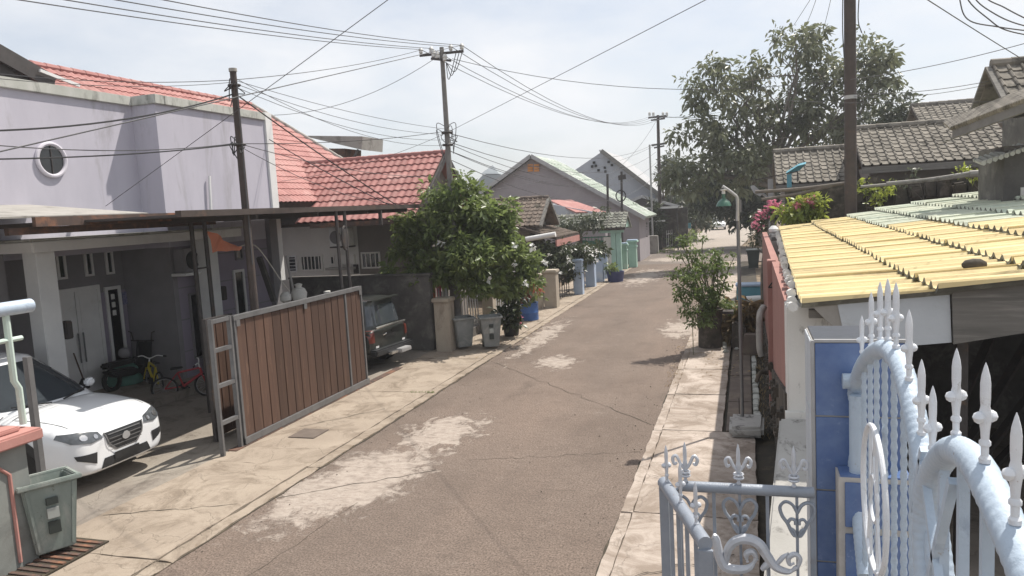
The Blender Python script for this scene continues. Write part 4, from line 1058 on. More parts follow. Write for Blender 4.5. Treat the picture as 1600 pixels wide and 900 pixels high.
# ================================================================== RIGHT: long tiled roofs and gable house
def tiled_house(name, label, x0, x1, yE, zE, yR, zR, wallz, tile=(.25, .30), mat='grey_tile', wallmat='brown_wall', group=None, gx=0):
    h = thing(name, label, 'house', ((x0 + x1) / 2, yR, 0), group)
    V = Vector((0, yR - yE, zR - zE)); Lv = V.length
    dk = MB().prism([(x0, yE, zE), (x1, yE, zE), (x1, yR, zR), (x0, yR, zR)], (0, .02, -.1)).build('roof', 'deck', h)
    MB().prism([(x0, 2 * yR - yE, zE), (x1, 2 * yR - yE, zE), (x1, yR, zR - .003), (x0, yR, zR - .003)], (0, -.02, -.1)).build('back_slope', mat, h)
    tm = tile_mesh(name + '_tile', 'roll', tile[0], tile[1], mat, .03, .045)
    roof_tiles(dk, 'roof_tile', tm, (x0, yE, zE), (1, 0, 0), V, int((x1 - x0) / tile[0]), int(Lv / tile[1]) + 1, tile[0], tile[1])
    mb = MB(); p, q = Vector((x0, yR, zR + .05)), Vector((x1, yR, zR + .05)); n = int((x1 - x0) / .36); d = (q - p) / n
    for i in range(n):
        MB().tube([p + d * i, p + d * (i + 1.05)], [.125, .11], 8).build('ridge_tile', mat, dk, smooth=True)
    box('eave_board', 'old_board', (x0, x1, yE - .02, yE + .03, zE - .22, zE - .02), h)
    if wallz: box('wall', wallmat, (x0 + .3, x1 - .1, yE + .6, 2 * yR - yE - .6, 0, zE - .02), h)
    return h, dk
tiled_house('long_tiled_house', 'lower grey tiled roof left of the dark pole, pale ribs running down it', 1.02, 3.75, 28.0, 4.30, 30.2, 5.50, 1)
tiled_house('upper_tiled_house', 'higher grey tiled roof right of the dark pole with a tiled ridge', 3.45, 7.75, 25.6, 4.68, 28.2, 5.98, 1)
tiled_house('far_tiled_house', 'dark tiled roof farther back between the small tree and the gable', 7.6, 11.5, 38.5, 6.75, 40.5, 7.75, 1, (.28, .3))
hg = thing('gable_tiled_house', 'grey house at the right edge with a steep open gable and pale tiled roof', 'house', (6.5, 18.5, 0))
ap = atY(1548, 104, 17.9); xg = ap.x
eF = atY(1586, 163, 16.7); eB = 2 * 17.9 - 16.7
Vg = Vector((0, 17.9 - 16.7, ap.z - eF.z))
xE = 8.2
dk = MB().prism([(xg, 16.7, eF.z), (xE, 16.7, eF.z), (xE, 17.9, ap.z), (xg, 17.9, ap.z)], (0, .02, -.08)).build('roof', 'deck', hg)
MB().prism([(xg, eB, eF.z), (xE, eB, eF.z), (xE, 17.9, ap.z - .003), (xg, 17.9, ap.z - .003)], (0, -.02, -.08)).build('back_slope', 'grey_tile', hg)
tmg = tile_mesh('gable_house_tile', 'roll', .24, .3, 'grey_tile', .03, .04)
roof_tiles(dk, 'roof_tile', tmg, (xg, 16.7, eF.z), (1, 0, 0), Vg, 16, int(Vg.length / .3) + 1, .24, .3)
for i in range(9): MB().tube([(xg + i * .36, 17.9, ap.z + .04), (xg + i * .36 + .38, 17.9, ap.z + .04)], [.11, .1], 8).build('ridge_tile', 'grey_tile', dk, smooth=True)
for yy in (16.62, eB + .08): MB().bar((xg - .03, yy, eF.z - .03), (xg - .03, 17.9, ap.z - .02), .06, .14, (1, 0, 0)).build('barge_board', 'old_board', hg)
MB().prism([(xg + .7, 16.9, eF.z - .1), (xg + .7, 17.9, ap.z - .15), (xg + .7, eB - .2, eF.z - .1)], (.1, 0, 0)).build('gable_wall', 'dark_in', hg)
# skirt roof below the gable
s0 = [atY(1488, 203, 17.2), atY(1545, 181, 16.4), atY(1600, 160, 15.8), atY(1680, 130, 15.2)]
back = [Vector((p.x + .15, p.y + 1.8, p.z + .12)) for p in s0]
mb = MB(); mb.add(s0 + back, [(i, i + 1, 5 + i, 4 + i) for i in range(3)]); mb.build('skirt_roof', 'grey_tile', hg)
mb = MB(); low = [p + Vector((0, .02, -.17)) for p in s0]
mb.add(s0 + low, [(i, i + 1, 5 + i, 4 + i) for i in range(3)]); mb.build('skirt_fascia', 'steel', hg)
mb = MB(); soff = [p + Vector((.1, 1.7, -.2)) for p in s0]
mb.add(low + soff, [(i, i + 1, 5 + i, 4 + i) for i in range(3)]); mb.build('soffit', 'old_board', hg)
for i in range(44):
    t = i / 43 * 2.999; k = int(t); p = s0[k].lerp(s0[k + 1], t - k)
    MB().tube([p + Vector((0, -.03, .03)), p + Vector((.08, .9, .23))], .05, 6).build('roof_tile', 'grey_tile', hg)
box('wall', 'dark_conc', (6.2, 8.2, 18.4, 22, 0, 5.6), hg)  # dark tone stands in for shade under the skirt roof
q = atY(1580, 215, 17.5); box('window_hood', 'dark_in', (6.3, 7.5, 18.3, 18.4, 3.6, 4.9), hg)
# mossy retaining wall and junk along the back of the yellow roof
rw = thing('mossy_back_wall', 'dark mossy wall with debris behind the yellow carport roof', 'wall', (5, 24, 0))
MB().box(1.2, 9.5, 24.6, 25.0, 0, 4.15).build('wall', 'rubble', rw, rough=.05)
for i in range(16):
    x = 3.0 + i * .38; MB().box(x, x + .34, 24.3, 24.62, 3.55 + random.uniform(-.1, .1), 4.2 + random.uniform(-.2, .15)).build('stone', 'rubble', rw, bevel=.06, rough=.03)
for i, (a, b, r) in enumerate((((1345, 292), (1560, 268), .042), ((1385, 287), (1520, 270), .055), ((1515, 272), (1566, 264), .10), ((1330, 285), (1180, 300), .05), ((1300, 290), (1190, 312), .045))):
    lbl = ['long grey pipe lying over the mossy wall behind the yellow roof', 'thin pale rod lying along the mossy wall top', 'thick pale log end beside the grey shed on the mossy wall', 'pale branch stretching left from the dark pole', 'crooked lower branch beside the teal pole'][i]
    tag(MB().tube(catmull([atY(*a, 23.8), atY((a[0] + b[0]) / 2, (a[1] + b[1]) / 2 + 2, 23.8), atY(*b, 23.8)]), r, 8).build('pipe' if i < 3 else 'dry_branch', 'concrete' if i < 3 else 'bark', smooth=True), lbl, 'pipe' if i < 3 else 'branch')
sh = thing('small_shed', 'small grey shed corner with a tiled eave at the right edge', 'shed', (7, 19, 0))
a = atY(1562, 268, 18); b = atY(1640, 300, 18)
box('wall', 'dark_conc', (a.x, b.x + 1, 17.75, 19.5, 0, a.z + .5), sh)
MB().prism([atY(1535, 256, 17.6), atY(1640, 222, 17.6), atY(1640, 216, 18.8), atY(1545, 248, 18.8)], (0, 0, .06)).build('roof', 'mossy_white', sh)
for i in range(9):
    p = atY(1537 + i * 9, 255 - i * 3, 17.55); MB().tube([p, p + Vector((.05, .8, .1))], .05, 6).build('roof_tile', 'coping', sh)
box('ledge', 'cream', (a.x + .3, b.x, 17.7, 18, a.z - .9, a.z - .35), sh)

# ================================================================== RIGHT: neighbour's yellow carport
yc = thing('yellow_carport', 'long carport with overlapping yellow corrugated roof sheets', 'carport', (2.5, 14, 0))
def sheet_mesh(name, w, ln, mat, pitch=.30, amp=.031, rise=.0, th=.014):
    n = int(round(ln / pitch)) * 8; vs, fs = [], []
    for i in range(n + 1):
        y = ln * i / n; z = amp * math.cos(2 * math.pi * y / pitch)
        z += .012 * math.cos(4 * math.pi * y / pitch)
        vs += [(0, y, z), (w, y, z + rise), (w, y, z + rise - th), (0, y, z - .05)]
    for i in range(n):
        a = 4 * i; b = a + 4
        fs += [(a, a + 1, b + 1, b), (a + 3, b + 3, b + 2, a + 2), (a, b, b + 3, a + 3), (a + 1, a + 2, b + 2, b + 1)]
    fs += [(0, 3, 2, 1), (4 * n, 4 * n + 1, 4 * n + 2, 4 * n + 3)]
    me = bpy.data.meshes.new(name); me.from_pydata(vs, [], fs); me.materials.append(M[mat]); me.materials.append(M['mossy_tile'])
    for i in range(n): me.polygons[4 * i + 2].material_index = 1; me.polygons[4 * i + 1].material_index = 1  # end faces, undersides: moss and hollow shade painted in one dark tone
    return me
cols = [(.52, 1.78, 2.90, 'yellow'), (1.70, 2.70, 3.035, 'yellow'), (2.62, 3.42, 3.165, 'yellow'), (3.34, 4.30, 3.30, 'yellow'), (4.22, 5.3, 3.42, 'yellow'), (5.2, 6.4, 3.55, 'mint')]
SM = {}
for k, (xa, xb, z0, c) in enumerate(cols):
    for j in range(16):
        y = 8.0 + (-.0 if k == 0 else -.12 if k == 1 else 0) + j * .9
        if y + .9 > 22.6: break
        mat = 'mint_sheet' if (c == 'mint' or (k == 2 and y > 15.5) or (k == 3 and y > 12.5) or (k == 4 and y > 11.8)) else 'yellow_sheet'
        xl = xa + (.026 * (y - 8) if k == 0 else random.uniform(-.02, .02))
        key = (k, mat)
        if key not in SM: SM[key] = sheet_mesh('roof_sheet', xb + .1 - xa, .93, mat, rise=.075)
        o = bpy.data.objects.new('roof_sheet', SM[key]); COL.objects.link(o); o.parent = yc
        o.location = Vector((xl, y, z0 + .010 * (y - 8) + random.uniform(-.008, .008))) - yc.location
        o.rotation_euler = (random.uniform(-.008, .008), random.uniform(-.006, .006), random.uniform(-.006, .006))
# edge caps along the street side
for i in range(36):
    y = 8.0 + i * .38; x = .5 + .026 * (y - 8) + random.uniform(-.02, .02); dz_ = random.uniform(-.03, .03)
    MB().tube([(x - .05, y, 2.86 + .010 * (y - 8) + dz_), (x - .06, y + .30, 2.84 + .010 * (y - 8) + dz_)], [.05, .034], 8).build('edge_tile', 'mossy_white', yc, smooth=True)
MB().prism([(.86, 8.1, 2.86), (1.86, 8.1, 2.96), (1.88, 8.1, 2.47), (.95, 8.1, 2.38)], (0, .03, 0)).build('fascia_board', 'white_board', yc)
MB().prism([(1.87, 8.06, 3.03), (3.3, 8.06, 3.13), (3.3, 8.06, 2.72), (1.89, 8.06, 2.46)], (0, .035, 0)).build('fascia_board', 'old_board', yc)
MB().prism([(.62, 8.12, 2.84), (1.08, 8.12, 2.86), (.98, 8.12, 2.45)], (0, .04, 0)).build('bracket', 'concrete', yc)
for y in (8.2, 12, 16, 20): box('purlin', 'old_board', (.6, 6.3, y, y + .08, 2.70 + (y - 8) * .01, 2.79 + (y - 8) * .01), yc)
for x in (2.0, 3.7): box('post', 'dark_steel', (x, x + .1, 8.4, 8.5, 0, 2.7), yc)
for x in (1.9, 3.6, 5.5): box('rafter', 'dark_steel', (x, x + .07, 8.2, 22, 2.60, 2.69), yc)
box('back_wall', 'dark_conc', (.6, 7, 13.5, 13.7, 0, 2.95), yc)  # partition added short of the rear, dark tone painting the interior shade
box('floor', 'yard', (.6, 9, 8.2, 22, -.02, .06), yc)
box('side_wall', 'dark_conc', (6.6, 6.8, 6, 22, 0, 3.4), yc)  # dark tone continues the painted interior shade
for i in range(5):
    tag(MB().bar((2.1 + i * .35, 10.5 + i * .3, .1), (3.4 + i * .45, 11.8, 2.3 - i * .15), .12, .05).build('stored_timber', 'dark_steel'), ('leftmost', 'second', 'middle', 'fourth', 'rightmost')[i] + ' dark timber leaning inside the yellow carport', 'timber', 'stored timbers')
rk = atY(1521, 421, 8.9)
tag(MB().lathe([(.02, -.11), (.05, -.08), (.065, 0), (.06, .07), (.03, .12)], rk + Vector((0, 0, .05)), 10, (1, .15, 0)).build('stone', 'rubble', smooth=True), 'brown stone lying on the yellow roof sheets near the front', 'stone')
ww = thing('white_pier', 'stained white plastered pier at the front corner of the yellow carport', 'pier', (.6, 8.6, 0))
box('pier', 'mossy_white', (.39, .88, 8.4, 8.9, 0, 2.80), ww, bevel=.015)
box('ledge', 'mossy_white', (.36, .92, 8.34, 8.42, 1.58, 1.66), ww)
bt = thing('sloping_buttress', 'low stained white concrete buttress sloping down before the pier', 'buttress', (.4, 7.2, 0))
MB().prism([(.30, 8.33, 0), (.30, 8.33, 1.60), (.06, 5.85, .92), (.06, 5.85, 0)], (.5, 0, 0)).build('buttress', 'shade_stain_grey', bt, bevel=.02)  # white buttress given a darker grey for the shade it stands in
pw = thing('pink_wall', 'dusty pink boundary wall with a black house number on stone footing', 'wall', (.45, 15, 0))
wallp = MB().prism([(.40, 8.9, 1.78), (.40, 14, .85), (.42, 22, .5), (.42, 22, 2.95), (.40, 8.9, 2.78)], (.12, 0, 0)).build('wall', 'pink_wall', pw)
MB().prism([(.37, 8.6, -.1), (.37, 22, -.1), (.37, 22, .55), (.37, 14, .9), (.37, 8.6, 1.8)], (.14, 0, 0)).build('footing', 'rubble', pw)
for i in range(60):
    y = random.uniform(8.8, 20); zmx = 1.7 - (y - 8.8) * .16 if y < 14 else .75
    z = random.uniform(.03, max(.2, zmx)); s = random.uniform(.08, .17)
    MB().box(.30, .42, y, y + s * 1.5, z, z + s).build('stone', 'rubble', pw, bevel=.035, rough=.02)
pa, pb = atY(1199, 420, 13.6), atY(1213, 420, 13.6)
box('pier', 'pink_wall', (pa.x, pb.x, 13.6, 13.95, .2, 2.86), pw, bevel=.01)
q = atY(1206, 447, 13.585); s = .085
mb = MB().bar(q + Vector((s * .35, 0, s)), q + Vector((s * .35, 0, -s)), .022, .012, (0, 1, 0)).bar(q + Vector((-s * .7, -.001, -.25 * s)), q + Vector((s * .75, -.001, -.25 * s)), .012, .022, (0, 0, 1)).bar(q + Vector((s * .3, -.002, s)), q + Vector((-s * .65, -.002, -.25 * s)), .02, .012, (0, 1, 0))
mb.build('house_number', 'black', pw)
wp = thing('white_gatepost', 'small white post with pale ball on the pink wall behind the roof edge', 'post', (.6, 21, 0))
q = atY(1206, 372, 21)
box('post', 'mossy_white', (q.x - .06, q.x + .16, 21, 21.2, 2.4, q.z + .12), wp, bevel=.02)
MB().lathe([(.05, 0), (.12, .05), (.13, .12), (.06, .2)], (q.x + .05, 21.1, q.z + .12), 12).build('finial', 'white', wp, smooth=True)
tag(MB().tube(catmull([atY(1193, 480, 17.5), atY(1187, 495, 17.2), atY(1187, 540, 17), atY(1190, 556, 17)]), .075, 10).build('drain_pipe', 'concrete', smooth=True), 'bent grey drain pipe coming out of the pink wall footing', 'pipe')
tag(MB().tube(catmull([(.36, 14.2, .75), (.2, 14.1, .78), (.12, 14.1, .6)]), .04, 8).build('drain_pipe', 'rubble', smooth=True), 'short dark pipe stub above the drain covers', 'pipe')

# ================================================================== RIGHT FRONT: blue pillar, white gate, low fence
bc = thing('blue_pillar', 'gatepost clad in glossy blue tiles with a dark tiled cap', 'pillar', (.65, 5.5, 0))
BX0, BX1, BY0, BY1, BZ = .40, .95, 5.2, 5.75, 3.02
box('core', 'grout', (BX0, BX1, BY0, BY1, 0, BZ), bc)
nz_ = [0.02, .52, 1.02, 1.52, 2.02, 2.525, 3.02]
for a, b in zip(nz_[:-1], nz_[1:]):
    box('tile', 'blue_tile', (BX0 + .012, BX1 - .006, BY0 - .014, BY0, a + .006, b - .006), bc, bevel=.003)
    box('tile', 'white_board', (BX0 - .012, BX0, BY0 + .012, BY0 + .27, a + .006, b - .006), bc, bevel=.003)
    box('tile', 'white_board', (BX0 - .012, BX0, BY0 + .282, BY1 - .006, a + .006, b - .006), bc, bevel=.003)
box('cap', 'dark_tile', (BX0 + .01, BX1, BY0 + .01, BY1, BZ, BZ + .014), bc)
box('edge_trim', 'galv', (BX0 - .014, BX0 + .008, BY0 - .016, BY0 + .01, 0, BZ + .012), bc)
box('edge_trim', 'galv', (BX0 + .008, BX1, BY0 - .016, BY0 + .008, BZ, BZ + .018), bc)
a = atY(1309, 741, 5.05); b = atY(1316, 800, 4.98)
st = box('pillar_step', 'grout', (a.x, BX1, 5.0, 5.185, 0, a.z), bc)
for z0, z1 in ((a.z - .33, a.z), (a.z - .75, a.z - .34)):
    box('tile', 'blue_tile', (a.x + .035, BX1, 4.986, 5.0, z0 + .006, z1 - .03), st, bevel=.003)
box('tile', 'blue_tile', (a.x + .01, BX1, 5.0, 5.18, a.z, a.z + .012), st)

def rope_tube(mb, pts, r, n=14, lobes=1, twist=170, depth=.02):
    pts = [Vector(p) for p in pts]; k = len(pts); a = (pts[1] - pts[0]).orthogonal().normalized(); vs = []; s = 0
    for i, p in enumerate(pts):
        t = (pts[min(i + 1, k - 1)] - pts[max(i - 1, 0)]).normalized(); a = (a - t * a.dot(t)).normalized(); b = t.cross(a)
        if i: s += (p - pts[i - 1]).length
        for j in range(n):
            g = 2 * math.pi * j / n; q = r * (1 + depth * math.cos(lobes * g - twist * s))
            vs.append(p + (a * math.cos(g) + b * math.sin(g)) * q)
    fs = [(i * n + j, i * n + (j + 1) % n, (i + 1) * n + (j + 1) % n, (i + 1) * n + j) for i in range(k - 1) for j in range(n)]
    fs += [tuple(range(n))[::-1], tuple((k - 1) * n + j for j in range(n))]
    mb.add(vs, fs)
    return mb
def resample(pts, step):
    out = [Vector(pts[0])]; acc = 0
    for p, q in zip(pts[:-1], pts[1:]):
        p, q = Vector(p), Vector(q); Ln = (q - p).length; k = max(1, int(Ln / step))
        out += [p.lerp(q, (i + 1) / k) for i in range(k)]
    return out
SPEAR = [(.030, 0), (.032, .014), (.020, .022), (.021, .05), (.031, .056), (.031, .066), (.021, .073), (.024, .10), (.030, .125), (.034, .142), (.030, .16), (.024, .175), (.027, .20), (.027, .245), (.022, .268), (.010, .295), (.002, .308)]
wg = thing('white_gate', 'thick white twisted-pipe gate with arched top and spear finials', 'gate', (.65, 3.6, 1.2))
XG = .65
arch1 = catmull([atX(*p, XG) for p in ((1352, 900), (1344, 820), (1337, 740), (1334, 660), (1337, 605), (1352, 566), (1378, 545), (1402, 562), (1420, 610), (1436, 680), (1449, 745), (1460, 815), (1470, 900))], 8)
arch2 = catmull([atX(*p, .62) for p in ((1452, 940), (1446, 830), (1452, 760), (1468, 722), (1492, 703), (1522, 722), (1550, 770), (1578, 830), (1604, 890), (1640, 990))], 8)
rope_tube(MB(), resample(arch1, .006), .046).build('arch_pipe', 'gate_white', wg, smooth=True)
rope_tube(MB(), resample(arch2, .006), .046).build('arch_pipe', 'gate_white', wg, smooth=True)
def z_at(arch, y):
    best = None
    for p, q in zip(arch[:-1], arch[1:]):
        if (p.y - y) * (q.y - y) <= 0 and p.y != q.y:
            z = p.z + (q.z - p.z) * (y - p.y) / (q.y - p.y); best = z if best is None else max(best, z)
    return best
def spear(c, par, mat, s=1.0, knob=True):
    mb = MB().lathe([(r * s * .53, z * s) for r, z in SPEAR], c, 14)
    o = mb.build('spear_finial', mat, par, smooth=True)
    if knob:
        for sg in (-1, 1): MB().lathe([(.003, -.017), (.012, -.011), (.016, 0), (.012, .011), (.003, .017)], Vector(c) + Vector((sg * .020 * s, sg * .010, .142 * s)), 10).build('knob', mat, o, smooth=True)
    return o
for y in (4.86, 4.50, 4.21, 3.99, 3.78, 3.49, 3.25):
    z = z_at(arch1, y)
    if z: spear((XG, y, z + .045), wg, 'gate_tip', 1.0 if y < 4.6 else .9)
for y in (2.92, 2.61, 2.31, 2.06):
    z = z_at(arch2, y)
    if z: spear((.62, y, z + .045), wg, 'gate_tip', .92)
for y in (4.78, 4.55, 4.33, 4.08, 3.83, 3.6, 3.42):
    z = z_at(arch1, y)
    if z: rope_tube(MB(), resample([(XG, y, 1.3), (XG, y, z - .03)], .006), .014, 8, 2, 110, .14).build('twisted_bar', 'gate_white', wg, smooth=True)
cc = atX(1382, 780, XG) + Vector((-.05, 0, 0))
MB().tube(ellipse3(cc, (0, .37, 0), (0, 0, .375), 40), .014, 8, cap=False).build('ring', 'gate_tip', wg, smooth=True)
MB().tube(ellipse3(cc, (0, .12, 0), (0, 0, .12), 30), .009, 6, cap=False).build('ring', 'gate_tip', wg, smooth=True)
for s in (-1, 1):
    MB().bar(cc + Vector((0, -.05 * s, .36)), cc + Vector((0, .20 * s, -.30)), .012, .014).build('ring_bar', 'gate_tip', wg)
    MB().bar(cc + Vector((0, .1 * s, .35)), cc + Vector((0, .1 * s, -.35)), .012, .014).build('ring_bar', 'gate_tip', wg)
for y in (3.0, 2.76, 2.52, 2.28): 
    z = z_at(arch2, y)
    MB().bar((.62, y, 1.3), (.62, y, z - .03), .03, .03, (1, 0, 0)).build('bar', 'gate_white', wg)
for a, b in (((3.1, 2.2), (2.55, 3.08)), ((2.98, 3.0), (2.3, 2.1)), ((2.6, 2.0), (2.2, 2.9)), ((3.12, 2.75), (2.95, 3.05))): MB().bar((.60, *a), (.60, *b), .028, .028, (1, 0, 0)).build('bar', 'gate_white', wg)
MB().tube([(XG, 5.1, 1.3), (XG, 1.0, 1.3)], .05, 10).build('bottom_rail', 'gate_white', wg, smooth=True)
MB().tube([(XG, 5.08, 1.2), (XG, 5.08, 2.7)], .05, 10).build('hinge_post', 'gate_white', wg, smooth=True)
MB().lathe([(.0, -.03), (.05, -.03), (.05, .05), (.0, .05)], (.60, 5.12, 2.78), 12, (1, 0, 0)).build('hinge', 'gate_white', wg, smooth=True)
tag(MB().box(.42, 6.5, -4, 5.19, -.02, 1.12).build('raised_forecourt', 'yard'), 'raised concrete forecourt under the white gate', 'platform')

lf = thing('low_fence', 'low grey pipe fence corner with fleur finials, hearts and scrolls', 'fence', (-.2, 4.9, 0))
ZF = 2.07
c0, n0, r0, k0 = atZ(1037, 754, ZF), atZ(1102, 850, ZF), atZ(1272, 770, ZF), atZ(1060, 759, ZF)
MB().tube([c0, n0], .043, 12).build('top_rail', 'fence_silver', lf, smooth=True)
MB().tube([k0, r0], .036, 12).build('top_rail', 'fence_silver', lf, smooth=True)
def fbar(p, w, name='bar', z0=.05, mat='fence_silver'): return MB().bar((p.x, p.y, z0), (p.x, p.y, ZF - .02), w, w, (0, 1, 0)).build(name, mat, lf)
fbar(c0, .06, 'post'); fbar(k0, .04, 'post'); fbar(r0 - Vector((.01, 0, 0)), .035, 'post')
MB().box(n0.x - .042, n0.x + .042, n0.y - .02, n0.y + .01, .05, ZF - .03).build('post', 'fence_silver', lf, bevel=.004)
for t in (.2, .4, .6, .8): fbar(c0.lerp(n0, t), .024)
for px in (1117, 1158, 1201, 1246): fbar(k0.lerp(r0, (px - 1060) / 212), .018 if px in (1158, 1246) else .022)
def fleur(c, d, s=1.0):
    """cast fleur-de-lis: spear with two curled petals along direction d"""
    o = spear(c, lf, 'spear_silver', .95 * s, False); d = Vector(d)
    for sg in (-1, 1):
        pts = catmull([Vector(c) + Vector((0, 0, .09 * s)), Vector(c) + d * sg * .03 * s + Vector((0, 0, .13 * s)), Vector(c) + d * sg * .06 * s + Vector((0, 0, .19 * s)), Vector(c) + d * sg * .085 * s + Vector((0, 0, .17 * s)), Vector(c) + d * sg * .075 * s + Vector((0, 0, .13 * s)), Vector(c) + d * sg * .055 * s + Vector((0, 0, .14 * s))], 5)
        MB().tube(pts, [.012 * s] * (len(pts) - 3) + [.01, .009, .008], 6).build('petal', 'spear_silver', o, smooth=True)
    for z in (.05, .075): MB().tube(ellipse3(Vector(c) + Vector((0, 0, z * s)), (.03 * s, 0, 0), (0, .03 * s, 0), 12), .008, 5, cap=False).build('collar', 'spear_silver', o, smooth=True)
dx = (r0 - k0).normalized()
for px in (1072, 1157, 1242): fleur(k0.lerp(r0, (px - 1060) / 212) + Vector((0, 0, .03)), dx, .95)
for t in (.10, .47, .82): spear(c0.lerp(n0, t) + Vector((0, 0, .035)), lf, 'spear_silver', .85)
def heart(c, d, s):
    for sg in (-1, 1):
        P = [(0, -.02), (.04, .055), (.10, .08), (.145, .03), (.13, -.05), (.085, -.12), (.05, -.2), (.02, -.24), (.03, -.19), (.06, -.17)]
        pts = catmull([Vector(c) + Vector(d) * sg * a * s + Vector((0, 0, b * s)) for a, b in P], 5)
        MB().tube(pts, .016 * s, 6).build('heart_scroll', 'fence_silver', lf, smooth=True)
        P = [(.085, -.12), (.055, -.08), (.02, -.09), (.015, -.13)]
        MB().tube(catmull([Vector(c) + Vector(d) * sg * a * s + Vector((0, 0, b * s)) for a, b in P], 5), .015 * s, 6).build('heart_scroll', 'fence_silver', lf, smooth=True)
for px in (1080, 1158, 1246): heart(k0.lerp(r0, (px - 1060) / 212) + Vector((0, -.02, -.12)), dx, .72)
def P5(px, py): return atY(px, py, k0.y - .06)
def cast(pts, r): 
    q = catmull([P5(*p) for p in pts], 6); k = len(q)
    mb = MB(); mb.tube(q, [r * (.35 + .65 * math.sin(math.pi * min(1, (i + 1) / k * 1.1)) ** .6) if i < k * .92 else r * .45 for i in range(k)], 8)
    return mb.build('cast_scroll', 'spear_silver', lf, smooth=True)
cast([(1113, 838), (1118, 842), (1124, 868), (1134, 886), (1156, 890), (1172, 886), (1182, 872)], .034)
cast([(1134, 880), (1138, 858), (1150, 845), (1168, 842), (1186, 850), (1198, 868), (1212, 886), (1232, 893), (1246, 886)], .036)
cast([(1246, 888), (1250, 874), (1242, 866), (1232, 872), (1234, 882), (1241, 880)], .018)
cast([(1212, 884), (1222, 872), (1232, 864)], .016)
cast([(1182, 872), (1176, 862), (1166, 866), (1168, 878)], .022)
cast([(1190, 890), (1200, 880), (1206, 868)], .022)
for t in (.3, .7): 
    p = c0.lerp(n0, t) + Vector((-.0, 0, -.75)); MB().tube(catmull([p + Vector((-.03, .05, .15)), p, p + Vector((.03, -.06, .1)), p + Vector((.02, -.05, -.1)), p + Vector((0, .04, -.2))], 6), .02, 6).build('cast_scroll', 'spear_silver', lf, smooth=True)

